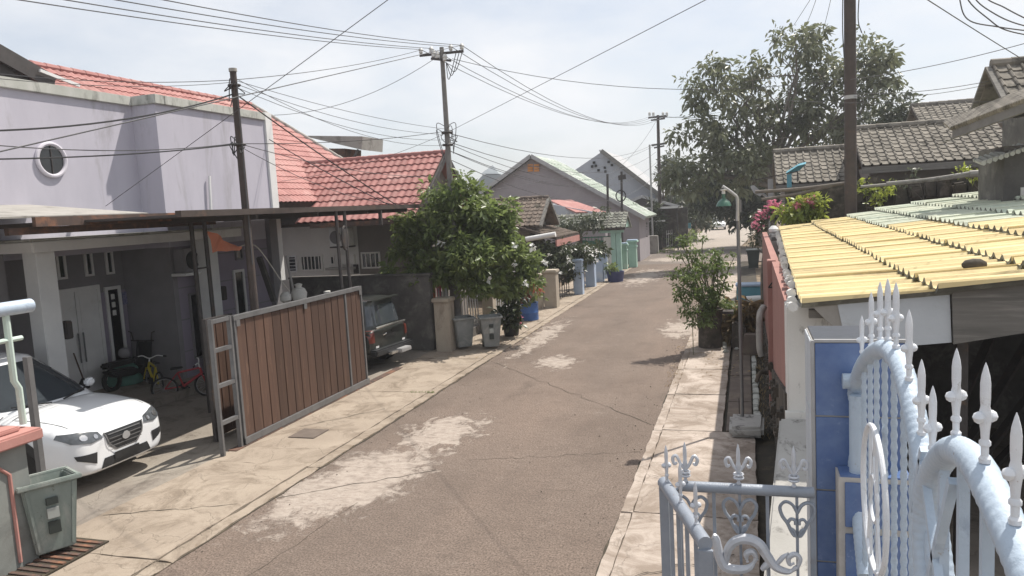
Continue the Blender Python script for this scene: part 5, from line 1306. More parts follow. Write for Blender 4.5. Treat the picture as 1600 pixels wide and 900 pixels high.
# ================================================================== CARS
def suv_white():
    c = Car('parked_car', 'white car with dark headlamps parked nose-out under the low canopy')
    st = [(-2.27, .52, .92, .62, .02), (-2.24, .36, .98, .80, .02), (-2.1, .26, 1.02, .90, .02), (-1.2, .22, 1.04, .92, .03), (0, .22, 1.03, .92, .03), (.8, .22, 1.02, .92, .04), (1.3, .22, 1.0, .92, .07), (1.75, .22, .945, .905, .075), (2.02, .23, .885, .86, .06), (2.16, .25, .82, .79, .05), (2.24, .27, .74, .69, .02), (2.27, .32, .66, .58, .01)]
    cb = (-2.2, 1.22, .87, .98, -1.9, .12, .62, 1.60, .06)
    c.shell(st, cb, 'carpaint_w')
    c.panel('windscreen', 'glass_cool', [(-.74, 1.07), (.74, 1.07), (.63, 1.55), (-.63, 1.55)], 'front', .008)
    for v in ('left', 'right'):
        c.panel('side_window', 'glass', [(-.2, 1.09), (.82, 1.10), (.15, 1.50), (-.2, 1.53)], v)
        c.panel('side_window', 'glass', [(-1.2, 1.09), (-.27, 1.09), (-.27, 1.53), (-1.15, 1.52)], v)
        c.panel('side_window', 'glass', [(-1.8, 1.15), (-1.27, 1.10), (-1.22, 1.51), (-1.6, 1.49)], v)
        c.panel('wheel_arch', 'black', disc_poly(1.38, .36, .43), v, .004); c.panel('wheel_arch', 'black', disc_poly(-1.32, .36, .43), v, .004)
        c.panel('sill', 'black', [(-1.0, .24), (1.0, .24), (1.0, .36), (-1.0, .36)], v, .008)
        for x in (-.22, .95): c.panel('door_seam', 'black', [(x, .36), (x + .012, .36), (x + .012, 1.02), (x, 1.02)], v, .003)
        c.panel('door_handle', 'carpaint_w', [(-.1, .86), (.1, .86), (.1, .9), (-.1, .9)], v, .03)
    for s in (-1, 1):
        a = [(s * .36, .695), (s * .40, .78), (s * .60, .825), (s * .80, .835), (s * .83, .79), (s * .76, .715), (s * .55, .675)]
        hl = c.panel('headlight', 'lamp_glass', a, 'front', .012, .04)
        c.panel('lamp_reflector', 'chrome', [(s * .62 + .05 * math.cos(g * .785), .755 + .035 * math.sin(g * .785)) for g in range(8)], 'front', .018, .03, hl)
        c.panel('lamp_reflector', 'chrome', [(s * .46 + .032 * math.cos(g * .785), .735 + .028 * math.sin(g * .785)) for g in range(8)], 'front', .018, .03, hl)
        c.panel('fog_intake', 'grille', [(s * .50, .40), (s * .74, .50), (s * .76, .56), (s * .48, .545)], 'front', .008, .04)
        MB().box(.62, .74, s * .94 - .05, s * .94 + .05 * s + .05, 1.05, 1.16).build('door_mirror', 'carpaint_w', c.root, local=True, bevel=.03)
    g = c.panel('grille', 'grille', [(-.34, .74), (.34, .74), (.30, .60), (.18, .50), (-.18, .50), (-.30, .60)], 'front', .008, .04)
    for z in (.55, .60, .65, .70): c.panel('grille_bar', 'steel', [(-.28, z), (.28, z), (.28, z + .012), (-.28, z + .012)], 'front', .02, .05, g)
    c.panel('grille_trim', 'steel', [(-.345, .745), (-.30, .595), (-.18, .485), (.18, .485), (.30, .595), (.345, .745), (.325, .745), (.28, .605), (.17, .503), (-.17, .503), (-.28, .605), (-.325, .745)], 'front', .022, .04)
    c.panel('badge', 'galv', [(.07 * math.cos(k * .628), .63 + .05 * math.sin(k * .628)) for k in range(10)], 'front', .03, .05)
    c.panel('lower_grille', 'grille', [(-.44, .31), (.44, .31), (.38, .43), (-.38, .43)], 'front', .008, .05)
    c.panel('number_plate', 'black', [(-.22, .36), (.22, .36), (.22, .46), (-.22, .46)], 'front', .02)
    c.panel('bonnet_seam', 'black', [(1.16, -.76), (1.175, -.76), (1.175, .76), (1.16, .76)], 'top', .003)
    for s in (-1, 1):
        c.panel('bonnet_seam', 'grille', [(1.2, s * .745), (1.2, s * .755), (2.0, s * .66), (2.0, s * .65)], 'top', .003)
        MB().bar((1.12, s * .1, 1.065), (1.0, s * .62, 1.12), .02, .015).build('wiper', 'black', c.root, local=True)
        for x in (1.38, -1.32): c.wheel(x, s * .80, .35)
    c.panel('underbody', 'black', [(-2.2, -.8), (2.1, -.8), (2.1, .8), (-2.2, .8)], 'top', 0, 3) if False else None
    c.root.scale = (1.13, 1.13, 1.2)
    return c.place(-9.5 - 2.27 * 1.13, 9.2, 0)
suv_white()
def suv_dark():
    c = Car('parked_car', 'old dark green boxy off-roader parked with its rear to the street')
    st = [(-1.95, .50, .98, .72, .0), (-1.93, .42, 1.02, .80, .0), (-1.8, .38, 1.04, .845, .0), (0, .36, 1.05, .85, .0), (.7, .36, 1.05, .85, .01), (1.0, .36, 1.03, .84, .03), (1.7, .38, .98, .80, .03), (1.9, .42, .90, .72, .01)]
    cb = (-1.94, 1.0, .82, .98, -1.78, .35, .68, 1.68, .05)
    c.shell(st, cb, 'carpaint_d')
    c.panel('rear_window', 'glass_cool', [(-.66, 1.10), (.66, 1.10), (.58, 1.56), (-.58, 1.56)], 'back', .008)
    for s in (-1, 1):
        c.panel('tail_light', 'tail_red', [(s * .64, .72), (s * .79, .72), (s * .79, 1.0), (s * .64, 1.0)], 'back', .02, .05)
        c.panel('reflector', 'white', [(s * .5, .58), (s * .62, .58), (s * .62, .63), (s * .5, .63)], 'back', .02, .05)
        for x in (1.2, -1.2): c.wheel(x, s * .76, .34)
    for v in ('left', 'right'):
        c.panel('side_window', 'glass', [(-1.7, 1.1), (-.75, 1.1), (-.75, 1.56), (-1.62, 1.56)], v)
        c.panel('side_window', 'glass', [(-.65, 1.1), (.5, 1.1), (.2, 1.56), (-.65, 1.58)], v)
        c.panel('wheel_arch', 'black', disc_poly(-1.2, .4, .43), v, .004); c.panel('wheel_arch', 'black', disc_poly(1.2, .4, .43), v, .004)
    c.panel('number_plate', 'black', [(-.22, .76), (.22, .76), (.22, .88), (-.22, .88)], 'back', .02)
    MB().tube([(-1.99, -.62, 1.06), (-2.02, .0, 1.075), (-1.99, .62, 1.06)], .03, 6).build('rear_trim', 'chrome', c.root, local=True)
    MB().box(-2.10, -1.90, -.80, .80, .40, .56).build('bumper', 'grille', c.root, local=True, bevel=.03)
    MB().box(-2.26, -2.08, -.45, .0, .36, .46).build('tow_step', 'galv', c.root, local=True, bevel=.015)
    MB().box(-2.2, -2.08, .0, .32, .38, .45).build('tow_step', 'chrome', c.root, local=True, bevel=.015)
    MB().bar((-1.78, -.66, 1.70), (-1.9, .66, 1.70), .12, .03).build('roof_spoiler', 'carpaint_d', c.root, local=True)
    MB().tube([(-2.0, .35, .86), (-2.06, .3, .9), (-2.0, .25, .86)], .02, 5).build('door_handle', 'chrome', c.root, local=True)
    c.root.scale = (1.08, 1.1, 1.08)
    return c.place(-8.95 - 2.15, 17.85, math.pi - .12)
suv_dark()
def far_car(label, paint, x, y, yaw, w=.85):
    c = Car('parked_car', label)
    st = [(-2.1, .45, .85, .65, 0), (-2.0, .3, .95, .82, 0), (0, .25, .95, w, 0), (1.2, .25, .93, w, .03), (1.8, .28, .82, .8, .03), (2.08, .35, .68, .62, 0)]
    c.shell(st, (-1.8, 1.15, .8, .9, -1.3, .25, .62, 1.45, .05), paint)
    c.panel('windscreen', 'glass', [(-.66, .98), (.66, .98), (.56, 1.38), (-.56, 1.38)], 'front')
    c.panel('grille', 'grille', [(-.3, .52), (.3, .52), (.3, .62), (-.3, .62)], 'front'); c.panel('lower_grille', 'grille', [(-.6, .34), (.6, .34), (.6, .42), (-.6, .42)], 'front')
    for s in (-1, 1):
        c.panel('headlight', 'lamp_glass', [(s * .42, .62), (s * .68, .66), (s * .68, .76), (s * .42, .70)], 'front')
        for xx in (1.3, -1.25): c.wheel(xx, s * .72, .31)
        MB().box(.75, .9, s * .86 - .04, s * .86 + s * .16 + .04, .95, 1.07).build('door_mirror', paint, c.root, local=True, bevel=.02)
    for v in ('left', 'right'): c.panel('side_window', 'glass', [(-1.2, 1.0), (.75, 1.0), (.2, 1.36), (-1.0, 1.38)], v)
    return c.place(x, y, yaw)
far_car('small silver white car facing the camera at the far end of the street', 'carpaint_far', -3.25, 96, -math.pi / 2 + .05)
q = G(1168, 352); far_car('black car parked under the big tree at the far right of the street', 'black', q.x + .3, q.y + 2, -math.pi / 2 - .1)

# ================================================================== POLES AND CABLES
S0 = atX(364, 112, -9.1)
ps = thing('steel_pole', 'dark rusty utility pole behind the near end of the wooden gate', 'utility pole', (-9.1, S0.y, 0))
MB().tube([(-9.1, S0.y, 0), (-9.1, S0.y, S0.z * .5), (-9.1, S0.y, S0.z)], [.085, .075, .06], 12).build('pole', 'rust_pole', ps, smooth=True)
MB().tube([(-9.1, S0.y, S0.z), (-9.1, S0.y, S0.z + .06)], .075, 12).build('pole_cap', 'concrete', ps, smooth=True)
for zz in (S0.z - .25, S0.z - 1.35):
    MB().tube(ellipse3((-9.1, S0.y, zz), (.10, 0, 0), (0, .10, 0), 12), .022, 6, cap=False).build('clamp', 'dark_steel', ps)
    for k in range(5):
        a = random.uniform(0, 6.28); p = Vector((-9.1, S0.y, zz))
        MB().tube(catmull([p, p + Vector((math.cos(a) * .18, math.sin(a) * .18, random.uniform(-.2, .2))), p + Vector((math.cos(a + .8) * .12, math.sin(a + .8) * .12, random.uniform(-.4, .1)))]), .010, 5).build('wire_loop', 'cable', ps)
MB().tube([(-9.0, S0.y - .05, S0.z - .2), (-9.02, S0.y - .05, 3.2)], .012, 5).build('down_wire', 'cable_grey', ps)
C0 = atX(690, 74, -8.2)
pc = thing('concrete_pole', 'grey concrete power pole with crossarm rising out of the dense bush', 'utility pole', (-8.2, C0.y, 0))
MB().tube([(-8.2, C0.y, 0), (-8.2, C0.y, C0.z)], [.11, .062], 12).build('pole', 'pole_grey', pc, smooth=True)
aL, aR = atY(656, 87, C0.y), atY(724, 80, C0.y)
MB().bar(aL, aR, .06, .065).build('crossarm', 'dark_steel', pc)
INS = []
for t in (.03, .27, .72, .97):
    p = aL.lerp(aR, t) + Vector((0, 0, .05)); INS.append(p + Vector((0, 0, .12)))
    MB().lathe([(.03, 0), (.06, .02), (.055, .08), (.07, .10), (.04, .16), (.03, .17)], p, 10).build('insulator', 'porcelain', pc, smooth=True)
for dx, dz in ((-.22, -.28), (-.1, -.32), (.12, -.42)):
    MB().lathe([(.03, 0), (.07, .02), (.06, .1), (.075, .12), (.04, .2)], Vector((-8.2 + dx, C0.y - .1, C0.z + dz)), 10).build('insulator', 'porcelain', pc, smooth=True)
MB().bar((-8.5, C0.y - .1, C0.z - .3), (-7.9, C0.y - .1, C0.z - .42), .06, .06).build('bracket', 'dark_steel', pc)
Cm = atX(697, 207, -8.2); 
for zz in (Cm.z, Cm.z - .35):
    MB().tube(ellipse3((-8.2, C0.y, zz), (.14, 0, 0), (0, .14, 0), 12), .03, 6, cap=False).build('clamp', 'dark_steel', pc)
for k in range(9):
    a = random.uniform(0, 6.28); p = Vector((-8.2, C0.y, Cm.z + random.uniform(-.2, .2)))
    MB().tube(catmull([p, p + Vector((math.cos(a) * .3, math.sin(a) * .3, random.uniform(-.2, .2))), p + Vector((math.cos(a + .8) * .16, math.sin(a + .8) * .16, random.uniform(-.8, .0)))]), .011, 5).build('wire_loop', 'cable_grey', pc)
for k in range(3): MB().tube(catmull([aR + Vector((-.1 * k, 0, .05)), aR + Vector((-.25 - .1 * k, -.1, -.55 - .1 * k)), Vector((-8.05, C0.y - .1, C0.z - .45))]), .011, 5).build('wire_loop', 'cable', pc)
RX, RY = 2.82, 23.0
prr = thing('dark_pole', 'thick dark brown utility pole rising behind the yellow carport roof', 'utility pole', (RX, RY, 0))
MB().tube([(RX - .02, RY, 0), (RX, RY, 9.6)], [.165, .15], 14).build('pole', 'rust_pole', prr, smooth=True)
q = atY(1329, 155, RY); MB().tube([(RX, RY, q.z), (RX, RY, q.z + .1)], .168, 14).build('band', 'galv', prr, smooth=True)
MB().tube(catmull([(RX - .18, RY - .1, 9.6), (RX - .2, RY - .1, 8.4), (RX - .17, RY - .12, 7.6)]), .014, 5).build('wire', 'cable', prr)
MB().tube(catmull([(RX + .25, RY - .1, 9.6), (RX + .19, RY - .1, 8.6), (RX + .28, RY - .1, 8.2)]), .014, 5).build('wire', 'cable', prr)
MB().tube(catmull([(RX + .17, RY - .1, q.z + .1), (RX + .3, RY - .15, q.z - .1), (RX + .22, RY - .1, q.z - .5)]), .014, 5).build('wire', 'cable_grey', prr)
F0 = atY(1028, 180, 61)
pf_ = thing('far_power_pole', 'tall far power pole with two crossarms beside the side street', 'utility pole', (F0.x, 61, 0))
MB().tube([(F0.x - .12, 61, 0), (F0.x, 61, F0.z)], [.17, .11], 10).build('pole', 'rust_pole', pf_, smooth=True)
for (a, b) in (((1013, 184), (1043, 181)), ((1018, 227), (1042, 224))):
    MB().bar(atY(*a, 60.9), atY(*b, 60.9), .14, .14).build('crossarm', 'dark_steel', pf_)
    MB().bar(atY(a[0] + 4, a[1] + 4, 60.8), atY(b[0] - 4, b[1] + 4, 60.8), .1, .12).build('crossarm', 'dark_steel', pf_)
for px in (1015, 1021, 1036, 1042): MB().lathe([(.1, 0), (.1, .25), (.04, .3)], atY(px, 181, 60.9), 8).build('insulator', 'porcelain', pf_)
pg = thing('thin_far_pole', 'thin grey pole on a square concrete base beside the far power pole', 'utility pole', (-7.2, 58, 0))
q = atY(1015, 226, 58.3); MB().tube([(q.x, 58.3, 1.0), (q.x, 58.3, q.z)], .07, 8).build('pole', 'galv', pg, smooth=True)
q = G(1022, 396); box('concrete_base', 'concrete', (q.x - .33, q.x + .33, q.y - .2, q.y + .4, 0, 1.35), pg, bevel=.03)
for px, t, b, Y, lbl in ((949, 272, 330, 47, 'left one of two short dark poles before the mauve gable'), (971, 268, 335, 47.5, 'short dark pole carrying a coil of cable before the mauve gable')):
    p, q = atY(px, t, Y), atY(px + 1, b + 60, Y)
    o = thing('short_pole', lbl, 'utility pole', (p.x, Y, 0)); MB().tube([(q.x, Y, 0), p], .075, 8).build('pole', 'dark_steel', o, smooth=True)
    if px > 960:
        MB().tube(ellipse3(atY(970, 306, Y - .12), (.3, 0, 0), (0, 0, .35), 16), .04, 5, cap=False).build('cable_coil', 'cable', o)
        MB().bar(atY(966, 278, Y), atY(978, 276, Y), .06, .3).build('bracket', 'dark_steel', o)

St = Vector((-9.1, S0.y, S0.z - .15)); Sm = Vector((-9.1, S0.y, S0.z - 1.33)); Cmv = Vector((-8.2, C0.y, Cm.z)); Ft = atY(1028, 184, 61); Fm = atY(1028, 225, 61)
def ext(a, b, k): return a + (a - b) * k
for i, (px, lbl) in enumerate(((92, 'lowest'), (158, 'second lowest'), (232, 'second highest'), (300, 'highest'))):
    q = atX(px, 0, -8.6 + i * .3); a = INS[i]; cable(ext(q, a, .25), a, .12, .014, 'cable_grey', lbl + ' of the four parallel power lines from the upper left to the crossarm')
cable(INS[3], ext(atX(1120, -18, 3.0), INS[3], .4), .1, .013, 'cable_grey', 'line from the crossarm rising to the top of the photo at centre')
cable(Cmv, ext(atY(1113, -8, 11), Cmv, 1.2), .02, .0095, 'cable', 'dark cable from the middle of the concrete pole up to the top edge')
cable(ext(atY(620, -14, 10.5), atX(165, 322, -13.3), 1.0), atX(165, 322, -13.3), .03, .011, 'cable_grey', 'long cable slanting from the top edge down across the lilac wall')
cable(atX(-40, 205, -9.6), St + Vector((0, 0, -.25)), .15, .024, 'cable', 'thick black cable from the left edge to the top of the rusty pole')
cable(St + Vector((0, 0, -.25)), atX(622, 322, -9.0), .05, .024, 'cable', 'thick black cable from the rusty pole down to the flat carport beam')
cable(atX(421, 218, -13.4), atX(612, 322, -9.0), .05, .022, 'cable', 'thick black cable from the lilac house corner to the carport beam')
cable(atX(-40, 249, -9.6), Sm, .06, .020, 'cable', 'black cable from the left edge to the lower clamp of the rusty pole')
cable(atX(-40, 224, -9.8), Sm + Vector((0, 0, .02)), .12, .014, 'cable_grey', 'thinner cable just above the one at the lower clamp, from the left edge')
cable(atX(-30, 112, -12.5), St, .1, .011, 'cable_grey', 'thin line along the red roof to the top of the rusty pole')
cable(atX(-30, 120, -9.6), St + Vector((0, 0, -.04)), .1, .009, 'cable_grey', 'pale thin line level with the parapet from the left edge')
cable(St, aL + Vector((0, 0, .15)), .1, .012, 'cable_grey', 'line from the rusty pole top to the left end of the crossarm')
cable(Vector((-8.5, C0.y, C0.z - .32)), atX(428, 180, -13.4), .35, .013, 'cable_grey', 'sagging line from below the crossarm to the lilac house corner')
for k, (dz, sg) in enumerate(((0, .12), (-.06, .22), (-.12, .3), (.05, .4))):
    cable(St + Vector((0, 0, dz)), Cmv + Vector((0, 0, -.15 * k + .1)), sg, .010, 'cable_grey', ('topmost', 'second', 'third', 'lowest')[(3, 0, 1, 2)[k]] + ' at mid span of the thin service lines from the rusty to the concrete pole', 'service lines between the two poles')
cable(Sm, Cmv + Vector((0, 0, .05)), .1, .013, 'cable', 'darker cable from the lower clamp of the rusty pole to the concrete pole')
cable(Sm, atX(680, 275, -9.9), .2, .013, 'cable_grey', 'cable from the lower clamp sagging over the red roof')
cable(Sm + Vector((0, 0, -.05)), atX(610, 318, -9.05), .2, .012, 'cable_grey', 'cable from the lower clamp to the carport beam over the red roof')
cable(Cmv, atX(440, 283, -13.5), .2, .010, 'cable_grey', 'thin cable from the concrete pole across the red roof to the lilac wall end')
for k in range(4):
    cable(INS[k], Ft + Vector((-.8 + k * .45, 0, .1)), 1.1 + .1 * k, .018, 'cable_grey', ('leftmost', 'second from left', 'third from left', 'rightmost')[k] + ' at the near crossarm of the long power lines to the far pole', 'long power lines along the street')
for k, dz in enumerate((0, -.25, -.5, -.75)):
    cable(Cmv + Vector((0, 0, dz)), Fm + Vector((-.4 + .25 * k, 0, -.6 * k)), .9 + .35 * k, .018, 'cable_grey', ('topmost', 'second', 'third', 'lowest')[k] + ' of the service cables leaving the concrete pole towards the far pole', 'service cables along the street')
cable(Cmv + Vector((0, 0, -.3)), atY(949, 275, 47), .6, .016, 'cable_grey', 'cable from the concrete pole to the left short dark pole')
cable(Cmv + Vector((0, 0, -.5)), atY(971, 272, 47.5), .9, .016, 'cable_grey', 'cable from the concrete pole to the short pole with the coil')
cable(Ft, atY(949, 275, 47), .5, .02, 'cable_grey', 'cable from the far pole to the left short dark pole')
cable(Fm, atY(740, 300, 30), .5, .016, 'cable_grey', 'cable from the far pole down behind the dense bush')
cable(Fm, atY(1300, 120, 61), .5, .022, 'cable_grey', 'cable from the far lower crossarm into the big tree')
for k in range(3): cable(Ft + Vector((.4 * k, 0, 0)), atY(1180, 165 + 6 * k, 61), .2, .02, 'cable_grey', ('upper', 'middle', 'lower')[k] + ' of the power lines from the far crossarm into the big tree', 'far power lines by the tree')
cable(Vector((-7.9, C0.y, C0.z - .35)), atY(1325, 122, RY), .55, .014, 'cable_grey', 'nearly level line from below the crossarm to the dark pole on the right')
cable(atY(1322, 125, RY), atY(1640, 57, RY - 5), .1, .014, 'cable_grey', 'line leaving the dark pole to the right edge above the gable')
cable(atY(1330, 145, RY), atY(1545, 127, 17.7), .1, .012, 'cable_grey', 'upper of two thin lines from the dark pole to the gable house')
cable(atY(1330, 150, RY), atY(1540, 133, 17.7), .12, .010, 'cable_grey', 'lower of two thin lines from the dark pole to the gable house')
cable(atY(1150, 150, RY), atY(1590, 157, 16.9), .12, .010, 'cable_grey', 'thin pale line crossing behind the dark pole towards the gable')
cable(ext(atY(1440, -14, 9), atY(1640, 118, 13), 1.2), atY(1640, 118, 13), .05, .010, 'cable', 'straight cable from the top edge down to the gable ridge')
for k, p in enumerate((((1498, -8), (1512, 30), (1560, 42), (1640, 52)), ((1520, -8), (1555, 22), (1600, 40), (1660, 48)), ((1510, -5), (1545, 30), (1575, 48), (1640, 60)), ((1535, -10), (1570, 12), (1605, 30), (1640, 44)))):
    tag(MB().tube(catmull([atY(p[0][0] - 12, p[0][1] - 60, 9.4)] + [atY(*x, 9.5) for x in p] + [atY(p[-1][0] + 60, p[-1][1] + 6, 9.6)], 8), .007, 5).build('overhead_cable', 'cable_grey', smooth=True), ('steep curving', 'second drooping', 'looping lower', 'rightmost drooping')[k] + ' thin cable in the top right corner', 'cable', 'drooping cables')
for a, b, sg in (((1272, -10), (1240, 40), 0), ((1278, -10), (1258, 42), .05), ((1300, -10), (1288, 40), .03), ((1312, -10), (1322, 10), -.1), ((1345, 60), (1334, 120), .02)):
    cable(atY(*a, RY), atY(*b, RY + 2), sg, .012, 'cable_grey', 'short dangling wires above the big tree beside the dark pole', 'dangling wires')

# ================================================================== LAMPS AND SMALL STREET FURNITURE
lp = thing('street_lamp', 'thin grey lamp post with a green dome shade on a bent arm', 'street lamp', (-.13, 13.07, 0))
MB().tube([(-.13, 13.07, .05), (-.13, 13.07, 3.95)], .03, 10).build('post', 'steel', lp, smooth=True)
arm = catmull([atY(1152, 345, 13.02), atY(1152, 312, 13.02), atY(1146, 303, 13.0), atY(1129, 291, 12.95)], 6)
MB().tube(arm, .026, 8).build('arm', 'galv', lp, smooth=True)
MB().bar(atY(1156, 312, 13.07), atY(1156, 332, 13.07), .075, .05).build('clamp', 'steel', lp)
q = atY(1131, 322, 12.95)
ls = MB().lathe([(.128, 0), (.122, .02), (.095, .075), (.05, .11), (.03, .125), (.028, .15), (.03, .2)], q, 20).build('lamp_shade', 'shade_green', lp, smooth=True)
MB().lathe([(.026, 0), (.03, .06), (.026, .1), (.05, .11), (.05, .125), (.0, .13)], q + Vector((0, 0, .15)), 10).build('socket', 'porcelain', ls, smooth=True)
MB().tube([q + Vector((0, 0, .27)), atY(1129, 291, 12.95)], .008, 5).build('flex', 'cable', ls)
lb = tag(box('lamp_base', 'shade_stain_grey', (-.33, .22, 12.4, 13.25, .06, .25), bevel=.05, rough=.02), 'rough pale concrete block at the foot of the lamp post', 'concrete block')
tag(box('sign_rod', 'dark_steel', (-.19, -.175, 13.3, 13.315, .05, .5)), 'short dark rod standing behind the lamp post foot', 'rod')
led = thing('street_lamp', 'grey street lamp head on a short arm in front of the dark tree', 'street lamp', (.85, 30, 0))
MB().tube(catmull([atY(1203, 400, 30), atY(1203, 330, 30), atY(1201, 312, 30), atY(1188, 300, 30)], 6), .045, 8).build('arm', 'galv', led, smooth=True)
MB().prism([atY(1172, 291, 29.9), atY(1178, 289, 29.9), atY(1192, 302, 29.9), atY(1188, 307, 29.9), atY(1178, 302, 29.9)], (0, .25, 0)).build('lamp_head', 'galv', led, bevel=.02)
box('meter_box', 'galv', (atY(1200, 290, 29.8).x, atY(1208, 290, 29.8).x, 29.7, 29.9, 3.85, 4.55), led)
tpole = thing('teal_sign_pole', 'teal painted pole with a tilted teal panel above the yellow-leaved shrub', 'sign pole', (1.35, 26, 0))
p, q = atY(1233, 272, 26), atY(1234, 330, 26)
MB().bar((q.x, 26, 1.5), p, .14, .14, (0, 1, 0)).build('pole', 'teal', tpole)
MB().prism([atY(1228, 271, 25.9), atY(1247, 259, 25.7), atY(1259, 256, 25.7), atY(1250, 266, 25.9), atY(1236, 272, 25.9)], (.05, .5, .08)).build('panel', 'teal', tpole)
MB().bar(atY(1180, 281, 25.9), atY(1246, 268, 25.9), .03, .03).build('rod', 'dark_steel', tpole)
MB().bar(atY(1246, 268, 25.9), atY(1246, 284, 25.9), .03, .03).build('rod', 'dark_steel', tpole)

def wheelie_bin(label, mat, loc, yaw, s=1.0, group=None, lid=None, tilt=0, inside='bin_inside', big=True):
    b = thing('wheelie_bin', label, 'bin', (0, 0, 0), group)
    z1 = .88
    bot, top = [(-.2, -.2), (.2, -.2), (.2, .2), (-.2, .2)], [(-.29, -.27), (.29, -.27), (.29, .29), (-.29, .29)]
    t = .025
    vs = [(x, y, .06) for x, y in bot] + [(x, y, z1) for x, y in top] + [(x * .9, y * .9, z1) for x, y in top] + [(x * .86, y * .86, .12) for x, y in bot]
    fs = [(0, 3, 2, 1)] + [(i, (i + 1) % 4, 4 + (i + 1) % 4, 4 + i) for i in range(4)] + [(4 + i, 4 + (i + 1) % 4, 8 + (i + 1) % 4, 8 + i) for i in range(4)] + [(8 + i, 8 + (i + 1) % 4, 12 + (i + 1) % 4, 12 + i) for i in range(4)] + [(12, 13, 14, 15)]
    MB().add(vs, fs).build('body', mat, b, local=True, bevel=.018)
    mb = MB()
    for x0, x1, y0, y1 in ((-.33, .33, -.31, -.255), (-.33, .33, .26, .33), (-.33, -.275, -.255, .26), (.275, .33, -.255, .26)): mb.box(x0, x1, y0, y1, z1 - .035, z1 + .02)
    mb.build('rim', mat, b, local=True, bevel=.01)
    if lid: MB().box(-.33, .33, -.32, .36, z1 + .025, z1 + .06).build('lid', lid, b, local=True, bevel=.02)
    else: MB().add([(x * .88, y * .88, z1 - .16) for x, y in top], [(0, 1, 2, 3)]).build('inside', inside, b, local=True)
    MB().tube([(-.22, .36, z1 - .02), (.22, .36, z1 - .02)], .018, 8).build('handle', mat, b, local=True)
    for sx in (-1, 1): MB().lathe([(.09, -.025), (.09, .025)], (sx * .2, .24, .09), 14, (1, 0, 0)).build('wheel', 'black', b, local=True, smooth=True)
    if big:
        for i, (z0, z2) in enumerate(((.28, .42), (.46, .58), (.62, .70))): MB().box(-.06, .06, -.262 - (z0 - .28) * .08, -.225, z0, z2).build('label_panel', 'dark_bin' if i != 1 else 'bin_lid', b, local=True)
    for x in (-.2, .2): MB().bar((x * .85, -.215, .1), (x * 1.2, -.265, z1 - .05), .03, .02, (0, 1, 0)).build('rib', mat, b, local=True)
    b.location, b.rotation_euler, b.scale = loc, (tilt, 0, yaw), (s, s, s)
    return b
q = G(88, 868); wheelie_bin('grimy green open wheelie bin beside the salmon coped wall', 'bin_green', (q.x - .06, q.y + .02, .04), R(62), 1.06, tilt=R(-4))
q = G(722, 548); wheelie_bin('grey wheelie bin standing against the cream gatepost', 'bin_grey', (q.x - .05, q.y + .25, .03), R(40), 1.02, 'grey bins by the gatepost', inside='bin_grey', big=False)
q = G(762, 547); wheelie_bin('grey green wheelie bin with a torn side beside the black shrub', 'bin_grey', (q.x + .05, q.y + .2, .03), R(25), 1.04, 'grey bins by the gatepost', inside='bin_grey')
q = G(1176, 421); wheelie_bin('black wheelie bin with a pale dusty lid near the side street', 'dark_bin', (q.x + .05, q.y + .3, 0), 0, 1.15, None, 'bin_lid', big=False)

# gateposts and fences of the left side
def pillar(name, label, mat, px0, px1, pyt, pyb, X=None, cap=None, group=None, round_=False):
    g = G((px0 + px1) / 2, pyb); Y = g.y; a, b = atY(px0, pyb, Y), atY(px1, pyb, Y); z = atY((px0 + px1) / 2, pyt, Y).z; w = b.x - a.x
    o = thing(name, label, 'gatepost', (g.x, Y, 0), group)
    box('shaft', mat, (a.x + w * .08, b.x - w * .08, Y, Y + w * .84, 0, z - .12), o, bevel=.015)
    if cap == 'mint':
        box('neck', mat, (a.x, b.x, Y - .06, Y + w * .9, z - .42, z - .32), o, bevel=.02)
        box('cap', 'white' if False else mat, (a.x - .06, b.x + .06, Y - .1, Y + w, z - .12, z), o, bevel=.03)
        MB().prism([(a.x, Y, z), (b.x, Y, z), (b.x, Y + w * .9, z), (a.x, Y + w * .9, z)], (0, 0, .06)).build('cap_top', 'lblue', o)
    else:
        box('cap', mat, (a.x, b.x, Y - .06, Y + w * .9, z - .12, z), o, bevel=.025)
    return o
pillar('gatepost', 'cream square gatepost with a stained cap left of the two grey bins', 'beige', 680, 707, 466, 551)
pillar('gatepost', 'shaded brown gatepost behind the two grey bins', 'beige', 754, 774, 452, 520)
pillar('gatepost', 'left one of the two beige gateposts beyond the blue drum', 'beige', 832, 848, 428, 484)
pillar('gatepost', 'taller right one of the two beige gateposts beyond the blue drum', 'beige', 849, 872, 422, 482)
for i, (a, b, t, bo, lbl) in enumerate(((896, 912, 405, 461, 'nearest pale blue gatepost'), (914, 931, 404, 449, 'second pale blue gatepost'), (944, 950, 397, 436, 'narrow farthest pale blue gatepost'), (930, 944, 402, 441, 'third pale blue gatepost in the row'))):
    pillar('gatepost', lbl, 'lblue', a, b, t, bo, group='pale blue gateposts')
for a, b, t, bo, lbl in ((948, 966, 385, 424, 'nearest mint green gatepost with stepped cap'), (970, 981, 381, 421, 'middle mint green gatepost'), (981, 996, 376, 418, 'tall corner mint green gatepost with stepped cap')):
    pillar('gatepost', lbl, 'mint', a, b, t, bo, cap='mint', group='mint gateposts')
def rail_fence(name, label, p, q, h, n, mat, spike=0.0, rails=(.15, .8), w=.03, group=None):
    p, q = Vector(p), Vector(q); o = thing(name, label, 'fence', p.lerp(q, .5), group)
    for i in range(n + 1):
        v = p.lerp(q, i / n); MB().bar(v + Vector((0, 0, .05)), v + Vector((0, 0, h + (spike if i % 2 == 0 else 0))), w, w, (0, 1, 0)).build('bar', mat, o)
    for z in rails: MB().bar(p + Vector((0, 0, h * z)), q + Vector((0, 0, h * z)), w * 1.4, w * 1.4).build('rail', mat, o)
    return o
